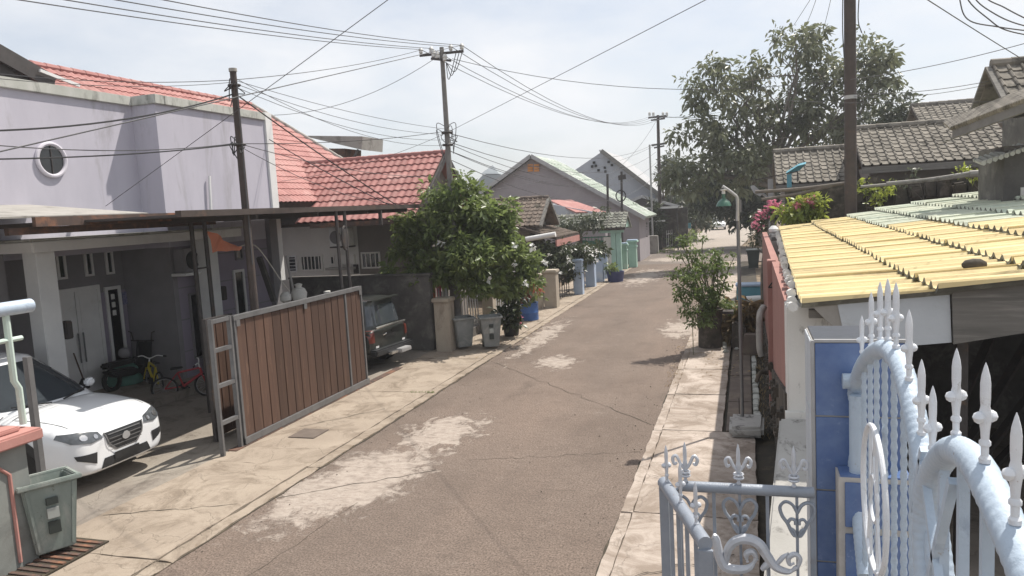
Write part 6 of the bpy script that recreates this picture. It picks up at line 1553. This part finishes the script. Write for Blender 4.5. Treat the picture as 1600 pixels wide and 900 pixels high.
rail_fence('picket_fence', 'dark iron picket fence behind the two grey bins', (-8.7, 20.3, .3), (-8.35, 22.6, .3), 1.35, 14, 'galv', .12)
box('fence_kerb', 'dark_conc', (-8.9, -8.3, 20.1, 27.0, -.02, .3), None)
tag(bpy.data.objects['fence_kerb'], 'low dark kerb under the picket fences left of the pavement', 'kerb')
rail_fence('picket_fence', 'white cast picket fence between the brown gatepost and blue drum', (-8.3, 23.0, .3), (-8.15, 26.6, .3), 1.45, 18, 'white', .1, (.15, .7, .95))
for y0_ in (23.4, 24.4, 25.4):
    fobj = bpy.data.objects.get('picket_fence.001')
    MB().tube(ellipse3((-8.15, y0_, 1.45), (0, .28, 0), (0, 0, .2), 14), .035, 5, cap=False).build('scroll', 'white', fobj)
rail_fence('wire_fence', 'thin grey fence between the beige and pale blue gateposts', (-7.75, 29.2, 0), (-7.55, 32.2, 0), 1.35, 9, 'dark_steel')
rail_fence('blue_fence', 'pale blue fence panels between the pale blue gateposts', (-7.6, 33.4, 0), (-7.5, 36, 0), 1.25, 9, 'lblue')
rail_fence('blue_fence', 'farther pale blue fence run beside the dark blue pot', (-7.7, 37, 0), (-7.7, 40.5, 0), 1.2, 8, 'lblue')
rail_fence('mint_fence', 'mint green gate bars between the mint gateposts', (-8.0, 44.6, 0), (-7.75, 45.6, 0), 1.6, 6, 'green_fence')
rail_fence('dark_fence', 'dark railing of the carport house across the side street', (-8.9, 59.4, 0), (-7.4, 59.6, 0), 1.2, 10, 'dark_steel')
rail_fence('white_fence', 'white framed gate right of the far power pole', (-6.2, 62, 0), (-5.4, 66, 0), 1.5, 8, 'white')
rail_fence('white_fence', 'second white framed fence farther along the far street', (-5.2, 70, 0), (-4.9, 76, 0), 1.5, 10, 'white')
nb = thing('name_board', 'small teal board on a thin post by the far carport', 'sign', (-5, 66, 0))
q = atY(1074, 354, 66); box('post', 'galv', (q.x - .05, q.x + .05, 66, 66.1, 0, q.z), nb); box('board', 'teal', (q.x - .4, q.x + .3, 65.94, 66, q.z - .15, q.z + .3), nb)
tag(box('step_stone', 'pave_r', (-6.4, -5.4, 59.2, 60.2, 0, .12), bevel=.03), 'pale kerb stone at the foot of the far power pole', 'kerb stone')

lz_ = thing('laundry', 'small red and white clothes hanging behind the cream gatepost', 'laundry', (-8.9, 20.9, 1.5))
for i, (px, m_) in enumerate(((672, 'orange_cloth'), (681, 'petal_pink'), (690, 'white'))):
    p = atY(px, 446, 20.7); MB().prism([p, p + Vector((.16, .02, 0)), p + Vector((.15, 0, -.42)), p + Vector((.02, .03, -.45))], (0, .012, 0)).build('garment', m_, lz_, rough=.006)
MB().tube([atY(660, 445, 20.7), atY(720, 445, 20.7)], .006, 5).build('line', 'rope', lz_)
# drums, tubs and pots
q = G(822, 503)
dr = thing('blue_drum', 'cut blue plastic drum used as a planter for a red-leaved shrub', 'planter', (q.x, q.y + .35, 0))
MB().lathe([(.34, 0), (.36, .02), (.355, .25), (.37, .28), (.36, .31), (.36, .6), (.375, .62), (.34, .62), (.33, .5), (.05, .5)], (q.x, q.y + .35, .02), 22).build('drum', 'blue_plastic', dr, smooth=True)
MB().lathe([(.33, 0), (.1, .05)], (q.x, q.y + .35, .5), 14).build('soil', 'dark_mud', dr)
q2 = G(960, 441)
dp = thing('blue_pot', 'dark blue plant tub standing before the mint gateposts', 'planter', (q2.x, q2.y + .4, 0))
MB().lathe([(.38, 0), (.45, .5), (.47, .52), (.4, .52), (.4, .45), (.05, .45)], (q2.x, q2.y + .4, 0), 18).build('pot', 'navy_plastic', dp, smooth=True)
tub = thing('blue_tub', 'blue plastic tub with white rim beyond the dry grass heap', 'tub', (0, 29, 0))
a = G(1147, 472); b = G(1196, 471)
box('tub', 'teal', (a.x + .1, b.x - .1, a.y, a.y + .8, 0, .58), tub, bevel=.04)
box('rim', 'lblue', (a.x + .06, b.x - .06, a.y - .04, a.y + .84, .58, .66), tub, bevel=.02)
tag(MB().tube([atY(1165, 468, 27.5), atY(1200, 466, 27.5)], .12, 12).build('white_pipe', 'white', smooth=True), 'short fat white pipe lying by the blue tub', 'pipe')
q = G(1174, 558)
tag(MB().prism([(q.x - .22, q.y, .03), (q.x + .2, q.y, .03), (q.x + .17, q.y, .55), (q.x - .16, q.y, .55)], (0, .35, 0)).build('concrete_block', 'drain_slab', bevel=.02), 'dark upright concrete block at the end of the drain covers', 'block')
tag(MB().prism([(q.x - .5, q.y + .9, .02), (q.x - .1, q.y + .9, .02), (q.x - .12, q.y + .9, .6), (q.x - .45, q.y + .9, .75)], (0, .4, 0)).build('stone_block', 'rubble', bevel=.05, rough=.02), 'dark stone half hidden under the dry grass heap', 'stone')
for i in range(9):
    p = G(random.uniform(1115, 1160), random.uniform(535, 556)); s = random.uniform(.05, .12)
    tag(MB().box(p.x, p.x + s * 1.6, p.y, p.y + s, .05, .05 + s).build('stone', 'coping', bevel=.025, rough=.015), 'small loose stones on the pavement around the moringa tub', 'stone', 'loose stones by the tub')

# ================================================================== YARD: bikes, scooter, tarp, broom, cloth
def bike(label, mat, loc, yaw, s):
    b = thing('bicycle', label, 'bicycle', (0, 0, 0))
    r = .25
    for x in (-.42, .42):
        w = MB().tube(ellipse3((x, 0, r), (r, 0, 0), (0, 0, r), 24), .022, 6, cap=False).build('wheel', 'tyre', b, local=True, smooth=True)
        MB().tube(ellipse3((x, 0, r), (r - .03, 0, 0), (0, 0, r - .03), 24), .008, 5, cap=False).build('rim', 'galv', w, local=True)
        mb = MB()
        for k in range(8): g = k * math.pi / 8; mb.bar((x - math.cos(g) * r, 0, r - math.sin(g) * r), (x + math.cos(g) * r, 0, r + math.sin(g) * r), .004, .004, (0, 1, 0))
        mb.build('spokes', 'galv', w, local=True)
    mb = MB()
    P = dict(bb=(-.05, 0, .27), st=(-.14, 0, .58), hd=(.30, 0, .64), hb=(.33, 0, .52), rx=(-.42, 0, r))
    for a, c, rr in (('bb', 'st', .02), ('bb', 'hb', .028), ('st', 'hd', .022), ('bb', 'rx', .016), ('st', 'rx', .014), ('hd', 'hb', .025)): mb.tube([P[a], P[c]], rr, 8)
    mb.build('frame', mat, b, local=True, smooth=True)
    MB().tube([(.33, .05, .52), (.42, .06, r)], .014, 6).tube([(.33, -.05, .52), (.42, -.06, r)], .014, 6).build('fork', mat, b, local=True)
    MB().tube(catmull([(.24, -.27, .78), (.28, -.15, .79), (.29, 0, .73), (.28, .15, .79), (.24, .27, .78)]), .013, 6).tube([(.30, 0, .64), (.285, 0, .74)], .016, 6).build('handlebar', 'white', b, local=True)
    for sy in (-1, 1): MB().tube([(.24, sy * .27, .78), (.22, sy * .34, .775)], .018, 6).build('grip', 'black', b, local=True)
    MB().prism([(-.27, -.06, .66), (-.27, .06, .66), (-.02, .015, .67), (-.02, -.015, .67)], (0, 0, .04)).build('saddle', 'black', b, local=True, bevel=.012)
    MB().tube([(-.14, 0, .58), (-.15, 0, .67)], .013, 6).build('seat_post', 'steel', b, local=True)
    MB().lathe([(.075, -.01), (.075, .01)], (-.05, .04, .27), 16, (0, 1, 0)).bar((-.05, .06, .27), (.06, .06, .20), .014, .02).bar((-.05, -.06, .27), (-.16, -.06, .34), .014, .02).build('crank', 'black', b, local=True)
    b.location, b.rotation_euler, b.scale = loc, (R(8), 0, yaw), (s, s, s)
q = G(288, 622); bike('small red bicycle with white handlebar leaning by the ladder post', 'bike_red', (q.x + .1, q.y + .0, .01), R(35), 1.1)
q = G(238, 614); bike('small yellow bicycle parked behind the white car', 'bike_yellow', (q.x, q.y, .01), R(150), 1.1)
sc = thing('scooter', 'dark motor scooter with a pale helmet parked in the shaded porch', 'scooter', (-14.2, 15.0, .0))
p = Vector((-14.45, 14.35, .2))
for dx in (-.55, .6): MB().tube(ellipse3(p + Vector((0, dx, .25)), (0, .23, 0), (0, 0, .23), 20), .055, 8, cap=False).build('wheel', 'tyre', sc, smooth=True)
MB().prism([p + Vector((-.14, -.75, .5)), p + Vector((-.14, .1, .45)), p + Vector((-.14, .2, .3)), p + Vector((-.14, .5, .3)), p + Vector((-.14, .62, .95)), p + Vector((-.14, .5, .98)), p + Vector((-.14, .38, .4)), p + Vector((-.14, .1, .25)), p + Vector((-.14, -.5, .3))], (.28, 0, 0)).build('body', 'black', sc, bevel=.04)
MB().box(p.x - .13, p.x + .13, p.y - .75, p.y + .1, p.z + .55, p.z + .68).build('seat', 'tyre', sc, bevel=.04)
MB().tube([p + Vector((-.34, .5, 1.02)), p + Vector((0, .55, 1.0)), p + Vector((.34, .5, 1.02))], .022, 6).build('handlebar', 'dark_steel', sc)
for s in (-1, 1): MB().tube([p + Vector((s * .28, .5, 1.02)), p + Vector((s * .32, .5, 1.22)), p + Vector((s * .4, .5, 1.25))], .016, 6).build('mirror', 'dark_steel', sc)
MB().lathe([(.08, -.1), (.13, -.04), (.135, .03), (.1, .1), (.03, .13)], p + Vector((0, -.1, .82)), 16).build('helmet', 'porch_grey', sc, smooth=True)
q = G(185, 608)
tp_ = thing('covered_heap', 'crumpled teal tarpaulin over a heap beside the white door', 'tarpaulin', (q.x, q.y, 0))
bm_ = bmesh.new(); bmesh.ops.create_icosphere(bm_, subdivisions=3, radius=.5)
mb = MB(); mb.add([(q.x + .35 + v.co.x * .95, q.y - .15 + v.co.y * .9, .34 + v.co.z * .82 + random.uniform(-.03, .03)) for v in bm_.verts], [tuple(v.index for v in f.verts) for f in bm_.faces]); bm_.free()
mb.build('tarp', 'teal_tarp', tp_, smooth=True, rough=.02)
br = thing('broom', 'long-handled broom leaning against the white double door', 'broom', (-14.6, 13.6, 0))
a, b = atX(115, 552, -14.75), atX(130, 592, -14.3)
MB().tube([a, b], .016, 6).build('handle', 'wood', br); MB().lathe([(.03, .12), (.1, .0), (.12, -.12)], b + Vector((0, 0, -.1)), 10).build('bristles', 'black', br)
cl = thing('orange_cloth', 'torn orange cloth flying from the top of the ladder post', 'cloth', (-11, 13.4, 3.7))
vs, fs = [], []; nx, nz2 = 10, 5
for i in range(nx + 1):
    for j in range(nz2 + 1):
        u, v = i / nx, j / nz2
        y = 13.38 + u * 1.0; zc = 3.86 - .28 * u - .12 * u * u; h = .40 * (1 - u) ** .8 + .06
        vs.append((-11 + .10 * math.sin(u * 7 + v * 2) + random.uniform(-.01, .01), y, zc - v * h + random.uniform(-.01, .01) + (random.uniform(-.05, .04) if i == nx else 0)))
for i in range(nx):
    for j in range(nz2): a = i * (nz2 + 1) + j; fs.append((a, a + 1, a + nz2 + 2, a + nz2 + 1))
mb = MB(); mb.add(vs, fs); mb.build('cloth', 'orange_cloth', cl, smooth=True)
MB().tube(catmull([(-11, 14.38, 3.46), (-10.9, 14.65, 3.5), (-10.85, 14.95, 3.35), (-10.6, 15.3, 2.6), (-10.6, 15.6, 2.3)]), .012, 5).build('cord', 'rope', cl)

# ================================================================== PLANTS
def lobesY(L_):
    return [((lambda p: (p.x, p.y, p.z))(atY(px, py, Y)), r * Y / F_PX) for px, py, r, Y in L_]
def shrub(name, label, cat, base, fork, lobes, per, csize, n, leaf, mat, r=.06, seed=1, group=None, targets=None, aspect=.42, droop=.35, hollow=.5, stem='bark'):
    o = thing(name, label, cat, base, group)
    C, S = clumps(lobes, per, csize, seed, hollow)
    random.seed(seed); woody(o, base, fork, targets or [l[0] for l in lobes], r, stem, seed)
    leaves(C, S, n, leaf, mat, 'crown', o, seed=seed, aspect=aspect, droop=droop)
    return o
# dense bush around the concrete pole
BL = lobesY([(690, 345, 40, 20.6), (748, 335, 38, 20.8), (652, 380, 30, 20.4), (735, 395, 44, 20.2), (792, 392, 32, 21), (700, 308, 24, 20.6), (742, 298, 16, 21.0), (815, 415, 22, 21.3), (688, 420, 32, 20.3), (640, 345, 20, 20.5), (765, 432, 30, 20.6), (797, 338, 12, 21.2), (796, 318, 6, 21.2), (618, 392, 14, 20.2), (712, 370, 40, 21.2), (775, 358, 28, 21.0), (740, 440, 26, 20.2), (655, 425, 22, 20.2), (622, 362, 9, 20.3), (716, 282, 9, 20.6), (668, 300, 10, 20.6), (838, 405, 9, 21.3), (612, 420, 7, 20.2), (790, 450, 18, 21), (832, 440, 9, 21)])
bu = shrub('dense_bush', 'large glossy green bush overhanging the two grey bins', 'bush', (-8.5, 20.9, 0), (-8.45, 20.8, 1.9), BL, 30, .25, 34, .20, 'leaf_bush', .11, 11, droop=.3, hollow=.3)
fc = [c for c, r in lobesY([(805, 383, 4, 20.7), (834, 385, 5, 20.6), (806, 411, 4, 20.5), (760, 437, 4, 20), (852, 408, 3, 21), (690, 380, 3, 19.8), (820, 440, 4, 20.6)])]
leaves(fc, [.07] * len(fc), 12, .10, 'petal_white', 'flowers', bu, seed=5, aspect=.8)['kind'] = 'stuff'
# dark shrub, red shrub
q = G(795, 528)
dsb = thing('black_pot_shrub', 'dark broad-leaved shrub in a black tub right of the bins', 'shrub', (q.x, q.y + .3, 0))
MB().lathe([(.22, 0), (.3, .5), (.26, .5), (.05, .45)], (q.x, q.y + .3, .02), 14).build('tub', 'black', dsb, smooth=True)
C, S = clumps(lobesY([(800, 470, 20, q.y + .1), (792, 490, 18, q.y), (810, 450, 16, q.y + .3), (800, 500, 14, q.y)]), 22, .16, 8); leaves(C, S, 10, .17, 'leaf_dark', 'foliage', dsb, seed=8, aspect=.6)
woody(dsb, (q.x, q.y + .3, .4), (q.x, q.y + .3, .9), [c for c in C[:6]], .03, 'green_stem', 3, False)
q = G(822, 503)
rs = thing('red_shrub', 'red and green leaved shrub growing in the blue drum', 'shrub', (q.x, q.y + .35, .5))
C, S = clumps(lobesY([(820, 458, 16, q.y + .3), (812, 448, 14, q.y + .3), (832, 450, 12, q.y + .3)]), 20, .18, 9); leaves(C, S, 12, .15, 'petal_red', 'foliage', rs, seed=9, aspect=.5)
C, S = clumps(lobesY([(824, 440, 16, q.y + .3), (838, 462, 10, q.y + .3)]), 20, .18, 10); leaves(C, S, 12, .14, 'leaf_bush', 'upper_foliage', rs, seed=10, aspect=.5)
woody(rs, (q.x, q.y + .35, .5), (q.x, q.y + .35, .9), [tuple(c) for c in C[:5]], .03, 'green_stem', 4, False)
C, S = clumps(lobesY([(806, 500, 7, q.y - .6)]), 40, .1, 12); rp_ = thing('pink_flower_pot', 'low crimson flowering plant left of the blue drum', 'plant', (C[0][0], C[0][1], 0)); leaves(C, S, 14, .1, 'petal_pink', 'flowers', rp_, seed=12, aspect=.6)['kind'] = 'stuff'
MB().tube([(C[0][0], C[0][1], 0), (C[0][0], C[0][1], .4)], .015, 5).build('stem', 'green_stem', rp_)
# white flowering hedge and plants along the left gardens
hd = shrub('flowering_hedge', 'dark hedge dotted with white blossoms behind the pale blue gateposts', 'hedge', (-9, 32, 0), (-9, 32, 1), lobesY([(850, 395, 18, 30.5), (872, 400, 24, 31.5), (898, 398, 20, 33), (918, 396, 16, 35), (862, 420, 16, 31), (885, 422, 18, 32.5), (938, 392, 12, 38)]), 34, .28, 36, .18, 'leaf_dark', .06, 21)
rg_ = np.random.default_rng(4); fc = []
for _ in range(20):
    fc.append(tuple(atY(rg_.uniform(842, 935), rg_.uniform(378, 425), rg_.uniform(29.5, 31))))
leaves(fc, [.07] * len(fc), 6, .10, 'petal_white', 'flowers', hd, seed=6, aspect=.8)['kind'] = 'stuff'
shrub('garden_plant', 'spindly green plant poking up before the mossy porch roof', 'plant', (-9.6, 40.5, 0), (-9.6, 40.5, 1.8), lobesY([(928, 345, 12, 40.6), (905, 350, 14, 40.5), (878, 352, 14, 40.5), (942, 330, 6, 40.7)]), 24, .3, 22, .22, 'leaf_grey', .05, 22)
shrub('garden_plant', 'small leafy plant standing in the dark blue tub', 'plant', (q2.x, q2.y + .4, .4), (q2.x, q2.y + .4, .7), lobesY([(955, 418, 7, q2.y + .3)]), 30, .16, 16, .18, 'leaf_bush', .03, 23)
shrub('conifer_shrub', 'grey green feathery conifer before the far carport', 'shrub', (-9.2, 54, 0), (-9.1, 54, 2), lobesY([(990, 345, 12, 54), (994, 365, 14, 54), (986, 330, 6, 54), (982, 372, 12, 54)]), 34, .5, 50, .3, 'leaf_grey', .07, 24, aspect=.2)
shrub('palm_shrub', 'upright dark spiky shrub between the two far poles', 'shrub', (-7.6, 60, 0), (-7.4, 60, 2.2), lobesY([(1021, 325, 9, 60), (1021, 345, 11, 60), (1020, 363, 10, 60)]), 40, .5, 44, .5, 'leaf_dark', .07, 25, aspect=.14, droop=.1)
shrub('garden_plant', 'low green hedge in front of the far dark railing', 'hedge', (-8.3, 58.6, 0), (-8.3, 58.6, .5), lobesY([(1000, 372, 10, 58.5), (1012, 376, 8, 58.5), (990, 378, 10, 58.5)]), 14, .3, 26, .2, 'leaf_dark', .05, 26)
shrub('roadside_shrub', 'bright green low shrub on the far left verge', 'shrub', (-5.6, 64, 0), (-5.6, 64, .4), lobesY([(1055, 376, 9, 63), (1068, 374, 10, 64), (1082, 368, 8, 66)]), 16, .35, 26, .25, 'leaf_bush', .05, 27)
# moringa in its tub
q = G(1108, 549)
mt = thing('planter_tub', 'mossy dark concrete tub holding the feathery plant at the kerb', 'planter', (q.x + .05, q.y + .35, 0))
MB().lathe([(.30, 0), (.32, .1), (.30, .5), (.34, .95), (.37, 1.05), (.31, 1.05), (.28, .9), (.03, .9)], (q.x + .02, q.y + .35, .03), 18).build('tub', 'rubble', mt, smooth=True, rough=.012)
tq = atY(1118, 490, q.y + .2)
box('tray', 'dark_steel', (tq.x - .1, tq.x + .45, q.y + .2, q.y + .6, tq.z - .02, tq.z + .05), mt, bevel=.01)
mo = thing('feathery_plant', 'tall feathery green plant with slender stems in the mossy tub', 'plant', (q.x + .02, q.y + .35, .9))
base = Vector((q.x + .02, q.y + .35, 1.0)); TL = lobesY([(1062, 400, 12, 19.6), (1075, 432, 22, 19.4), (1100, 420, 24, 19.8), (1125, 415, 20, 20), (1070, 372, 10, 19.7), (1060, 455, 14, 19.4), (1085, 465, 22, 19.5), (1112, 455, 20, 19.8), (1075, 488, 16, 19.3), (1132, 440, 14, 20), (1108, 478, 20, 19.6), (1100, 500, 14, 19.4), (1052, 428, 9, 19.3), (1066, 378, 9, 19.7), (1098, 372, 7, 20), (1085, 398, 12, 19.8), (1148, 400, 6, 20.2), (1118, 392, 10, 20.1)])
mb = MB()
for i, (c, r) in enumerate(TL + [(Vector(c) + Vector((random.uniform(-.3, .3), 0, random.uniform(.1, .5))), r) for c, r in TL[:8]]):
    pp, rr = limb(base + Vector((random.uniform(-.15, .15), random.uniform(-.1, .1), 0)), c, .028, .007, .08, 6, i); mb.tube(pp, rr, 6)
mb.build('stems', 'green_stem', mo, smooth=True)
C, S = clumps(TL, 17, .15, 31, .2); leaves(C, S, 24, .08, 'leaf_mor', 'foliage', mo, seed=31, aspect=.5, droop=.5, flat=.35)
sd = thing('broken_branch', 'thin pale leafy sprig hanging at the kerb side of the tub', 'branch', (q.x - .3, q.y, .3))
C, S = clumps(lobesY([(1080, 505, 7, 19.2)]), 30, .1, 33); leaves(C, S, 10, .09, 'leaf_mor', 'foliage', sd, seed=33)
MB().tube([(C[0][0], C[0][1], .05), C[0]], .01, 5).build('stem', 'green_stem', sd)
# dry grass heap
q = G(1158, 548)
dg_ = thing('dry_grass_heap', 'heap of dry straw and cut grass between tub and drain pipe', 'straw heap', (q.x, q.y + 1, 0))
C, S = clumps(lobesY([(1150, 500, 20, 21), (1165, 490, 18, 21.2), (1145, 525, 16, 20.8), (1170, 510, 16, 21)]), 18, .2, 41); leaves(C, S, 46, .42, 'straw', 'straw', dg_, seed=41, aspect=.05, droop=.9)
MB().lathe([(.5, 0), (.45, .5), (.2, .9), (.02, 1.0)], (q.x + .0, 21.3, 0), 12).build('core', 'dark_mud', dg_, rough=.03)
C, S = clumps(lobesY([(1138, 478, 12, 20.8), (1130, 470, 8, 20.6)]), 22, .15, 42); sg_ = thing('weed_clump', 'low green weeds behind the mossy tub', 'plant', (C[0][0], C[0][1], 0)); leaves(C, S, 20, .12, 'leaf_bush', 'foliage', sg_, seed=42); MB().tube([(C[0][0], C[0][1], 0), C[0]], .012, 5).build('stem', 'green_stem', sg_)
# bougainvillea, yellow shrub, vines on the wall
shrub('bougainvillea', 'pink flowering bougainvillea beside the far end of the yellow roof', 'shrub', (.5, 27, 0), (.6, 27, 2.4), lobesY([(1192, 345, 14, 27), (1200, 330, 12, 27), (1188, 355, 10, 26.5), (1210, 325, 10, 27.2), (1215, 335, 10, 27), (1184, 375, 12, 26.5)]), 24, .25, 22, .13, 'leaf_dark', .05, 51)
bo = bpy.data.objects['bougainvillea']
C, S = clumps(lobesY([(1208, 322, 9, 26.8), (1190, 335, 8, 26.7), (1183, 352, 6, 26.4), (1215, 328, 6, 26.8)]), 24, .14, 52); leaves(C, S, 9, .10, 'petal_pink', 'blossoms', bo, seed=52, aspect=.8)
C, S = clumps(lobesY([(1246, 322, 4, 24), (1268, 312, 4, 24)]), 20, .1, 53); leaves(C, S, 14, .1, 'petal_pink', 'stray_blossoms', bo, seed=53, aspect=.8)
shrub('yellow_shrub', 'yellow green leafy shrub below the teal pole', 'shrub', (1.6, 24.6, 0), (1.6, 24.5, 2.6), lobesY([(1245, 325, 17, 24.3), (1265, 320, 16, 24.2), (1280, 312, 10, 24.2), (1230, 332, 12, 24.3), (1258, 338, 12, 24), (1278, 330, 10, 24)]), 24, .2, 14, .2, 'leaf_yellow', .04, 54, aspect=.5)
shrub('wall_creeper', 'yellow green creeper on the mossy wall right of the dark pole', 'creeper', (3.4, 24.5, 2.5), (3.4, 24.4, 3.0), lobesY([(1358, 296, 12, 24.1), (1375, 302, 12, 24.1), (1350, 288, 8, 24.1), (1368, 312, 10, 24), (1392, 290, 7, 24.1)]), 16, .18, 12, .14, 'leaf_yellow', .03, 55)
shrub('wall_creeper', 'small green tuft on the wall near the pale log', 'creeper', (6.9, 24.4, 3.2), (6.9, 24.3, 3.4), lobesY([(1515, 272, 8, 24), (1522, 280, 8, 24), (1500, 268, 5, 24)]), 18, .15, 12, .12, 'leaf_yellow', .02, 56)
shrub('wall_creeper', 'thin grey green weeds on the wall between pole and rods', 'creeper', (4.9, 24.4, 3.4), (4.9, 24.3, 3.6), lobesY([(1428, 270, 6, 24), (1412, 285, 6, 24)]), 18, .15, 12, .1, 'leaf_grey', .02, 57)
# big tree
TLb = lobesY([(1238, 78, 36, 46), (1268, 66, 26, 46), (1290, 108, 34, 45.5), (1340, 92, 36, 46.5), (1372, 112, 26, 46), (1385, 84, 14, 46), (1378, 140, 18, 45.5), (1105, 130, 32, 45), (1150, 145, 40, 45.5), (1190, 112, 28, 46), (1082, 160, 18, 44.5), (1130, 195, 44, 44.5), (1068, 210, 20, 44), (1190, 210, 34, 45), (1250, 165, 36, 46), (1310, 165, 42, 46), (1352, 175, 32, 46.5), (1100, 255, 44, 43.5), (1160, 265, 42, 44), (1055, 270, 24, 43), (1245, 215, 34, 46), (1300, 215, 36, 46), (1120, 110, 18, 45), (1345, 215, 30, 46), (1200, 170, 26, 47), (1075, 290, 26, 43)])
bt_ = thing('big_tree', 'huge spreading broad-leaved tree towering over the far right of the street', 'tree', (1.6, 46, 0))
C, S = clumps(TLb, 12.5, .70, 61, .35)
random.seed(61); woody(bt_, (1.5, 46, 0), (1.3, 46, 5.2), [l[0] for l in TLb], .27, 'bark', 61)
leaves(C, S, 58, .36, 'leaf_big', 'crown', bt_, seed=61, aspect=.42, droop=.55)
shrub('street_tree', 'dark shady tree beneath the big crown at the street bend', 'tree', (.9, 62, 0), (.8, 62, 2.5), lobesY([(1130, 300, 40, 60), (1180, 290, 42, 60), (1165, 325, 30, 62), (1100, 305, 26, 60), (1210, 300, 30, 58), (1140, 270, 30, 60), (1205, 265, 36, 58)]), 40, .9, 50, .42, 'leaf_dark', .25, 62)
shrub('street_tree', 'rounded mid green tree on the far left of the street', 'tree', (-4.6, 72, 0), (-4.6, 72, 2), lobesY([(1062, 325, 24, 70), (1085, 330, 22, 72), (1100, 340, 14, 74), (1048, 310, 16, 69)]), 40, .8, 50, .4, 'leaf_grey', .2, 63)
shrub('street_tree', 'bushy tree behind the ridge right of the dark pole', 'tree', (9, 44, 0), (8.9, 44, 5), lobesY([(1405, 178, 20, 44), (1420, 195, 18, 44), (1388, 195, 18, 44), (1405, 155, 10, 44), (1435, 205, 12, 44)]), 40, .7, 50, .3, 'leaf_grey', .16, 64)
shrub('street_tree', 'feathery pale tree standing by the far power pole', 'tree', (-6.2, 64, 0), (-6.2, 64, 3), lobesY([(1045, 255, 12, 64), (1040, 275, 14, 64), (1052, 240, 8, 64)]), 30, .6, 40, .3, 'leaf_grey', .12, 65)
# wood closing the street
rgw = np.random.default_rng(70); lb_ = []
for x in np.arange(-40, 60, 4.2):
    lb_.append(((x + rgw.uniform(-1, 1), rgw.uniform(150, 165), rgw.uniform(2.5, 5)), rgw.uniform(3, 4.4)))
C, S = clumps(lb_, 20, 2.2, 70, .6)
fw_ = leaves(C, S, 60, 1.0, 'leaf_dark', 'far_wood', None, seed=70, aspect=.5)
tag(fw_, 'far dark wood closing the end of the street', None, None, 'stuff')

def litter(name, label, area, n, size, mat, seed, z=.055):
    rg = np.random.default_rng(seed); mb = MB(); x0, x1, y0, y1 = area
    for _ in range(n):
        x, y, a, q = rg.uniform(x0, x1), rg.uniform(y0, y1), rg.random() * 6.28, size * rg.uniform(.5, 1.4)
        ca, sa = math.cos(a) * q, math.sin(a) * q; h = rg.uniform(.003, .02)
        mb.add([(x - ca, y - sa, z), (x + sa * .4, y - ca * .4, z + h), (x + ca, y + sa, z + .003), (x - sa * .4, y + ca * .4, z + h * .5)], [(0, 1, 2), (0, 2, 3)])
    return tag(mb.build(name, mat), label, None, None, 'stuff')
litter('fallen_leaves', 'dry leaves scattered under the dense bush', (-8.6, -6.2, 18.6, 25), 150, .045, 'straw', 81)
litter('fallen_leaves', 'dry leaves scattered around the mossy tub', (-1.9, .3, 16.5, 22), 130, .04, 'straw', 82, .07)
litter('road_grit', 'small grit lying along the road edges', (-6.6, -6.0, 6, 30), 160, .014, 'rubble', 83, .006)
litter('road_grit', 'small grit lying along the right road edge', (-2.1, -1.62, 6, 24), 140, .014, 'rubble', 84, .006)
litter('road_grit', 'a few small stones on the open road', (-6, -2, 6.5, 20), 60, .014, 'rubble', 85, .006)

# ================================================================== HAZE
HAZE = 0.0010
if HAZE:
    t = NT('haze_air')
    v = t.n('ShaderNodeVolumePrincipled'); v.inputs['Color'].default_value = (.92, .95, 1, 1); v.inputs['Density'].default_value = HAZE; v.inputs['Anisotropy'].default_value = .3
    t.put(t.out.inputs['Volume'], v.outputs[0])
    M['haze'] = t.m
    tag(box('haze', 'haze', (-950, 950, -70, 1650, -1.2, 17)), kind='stuff')
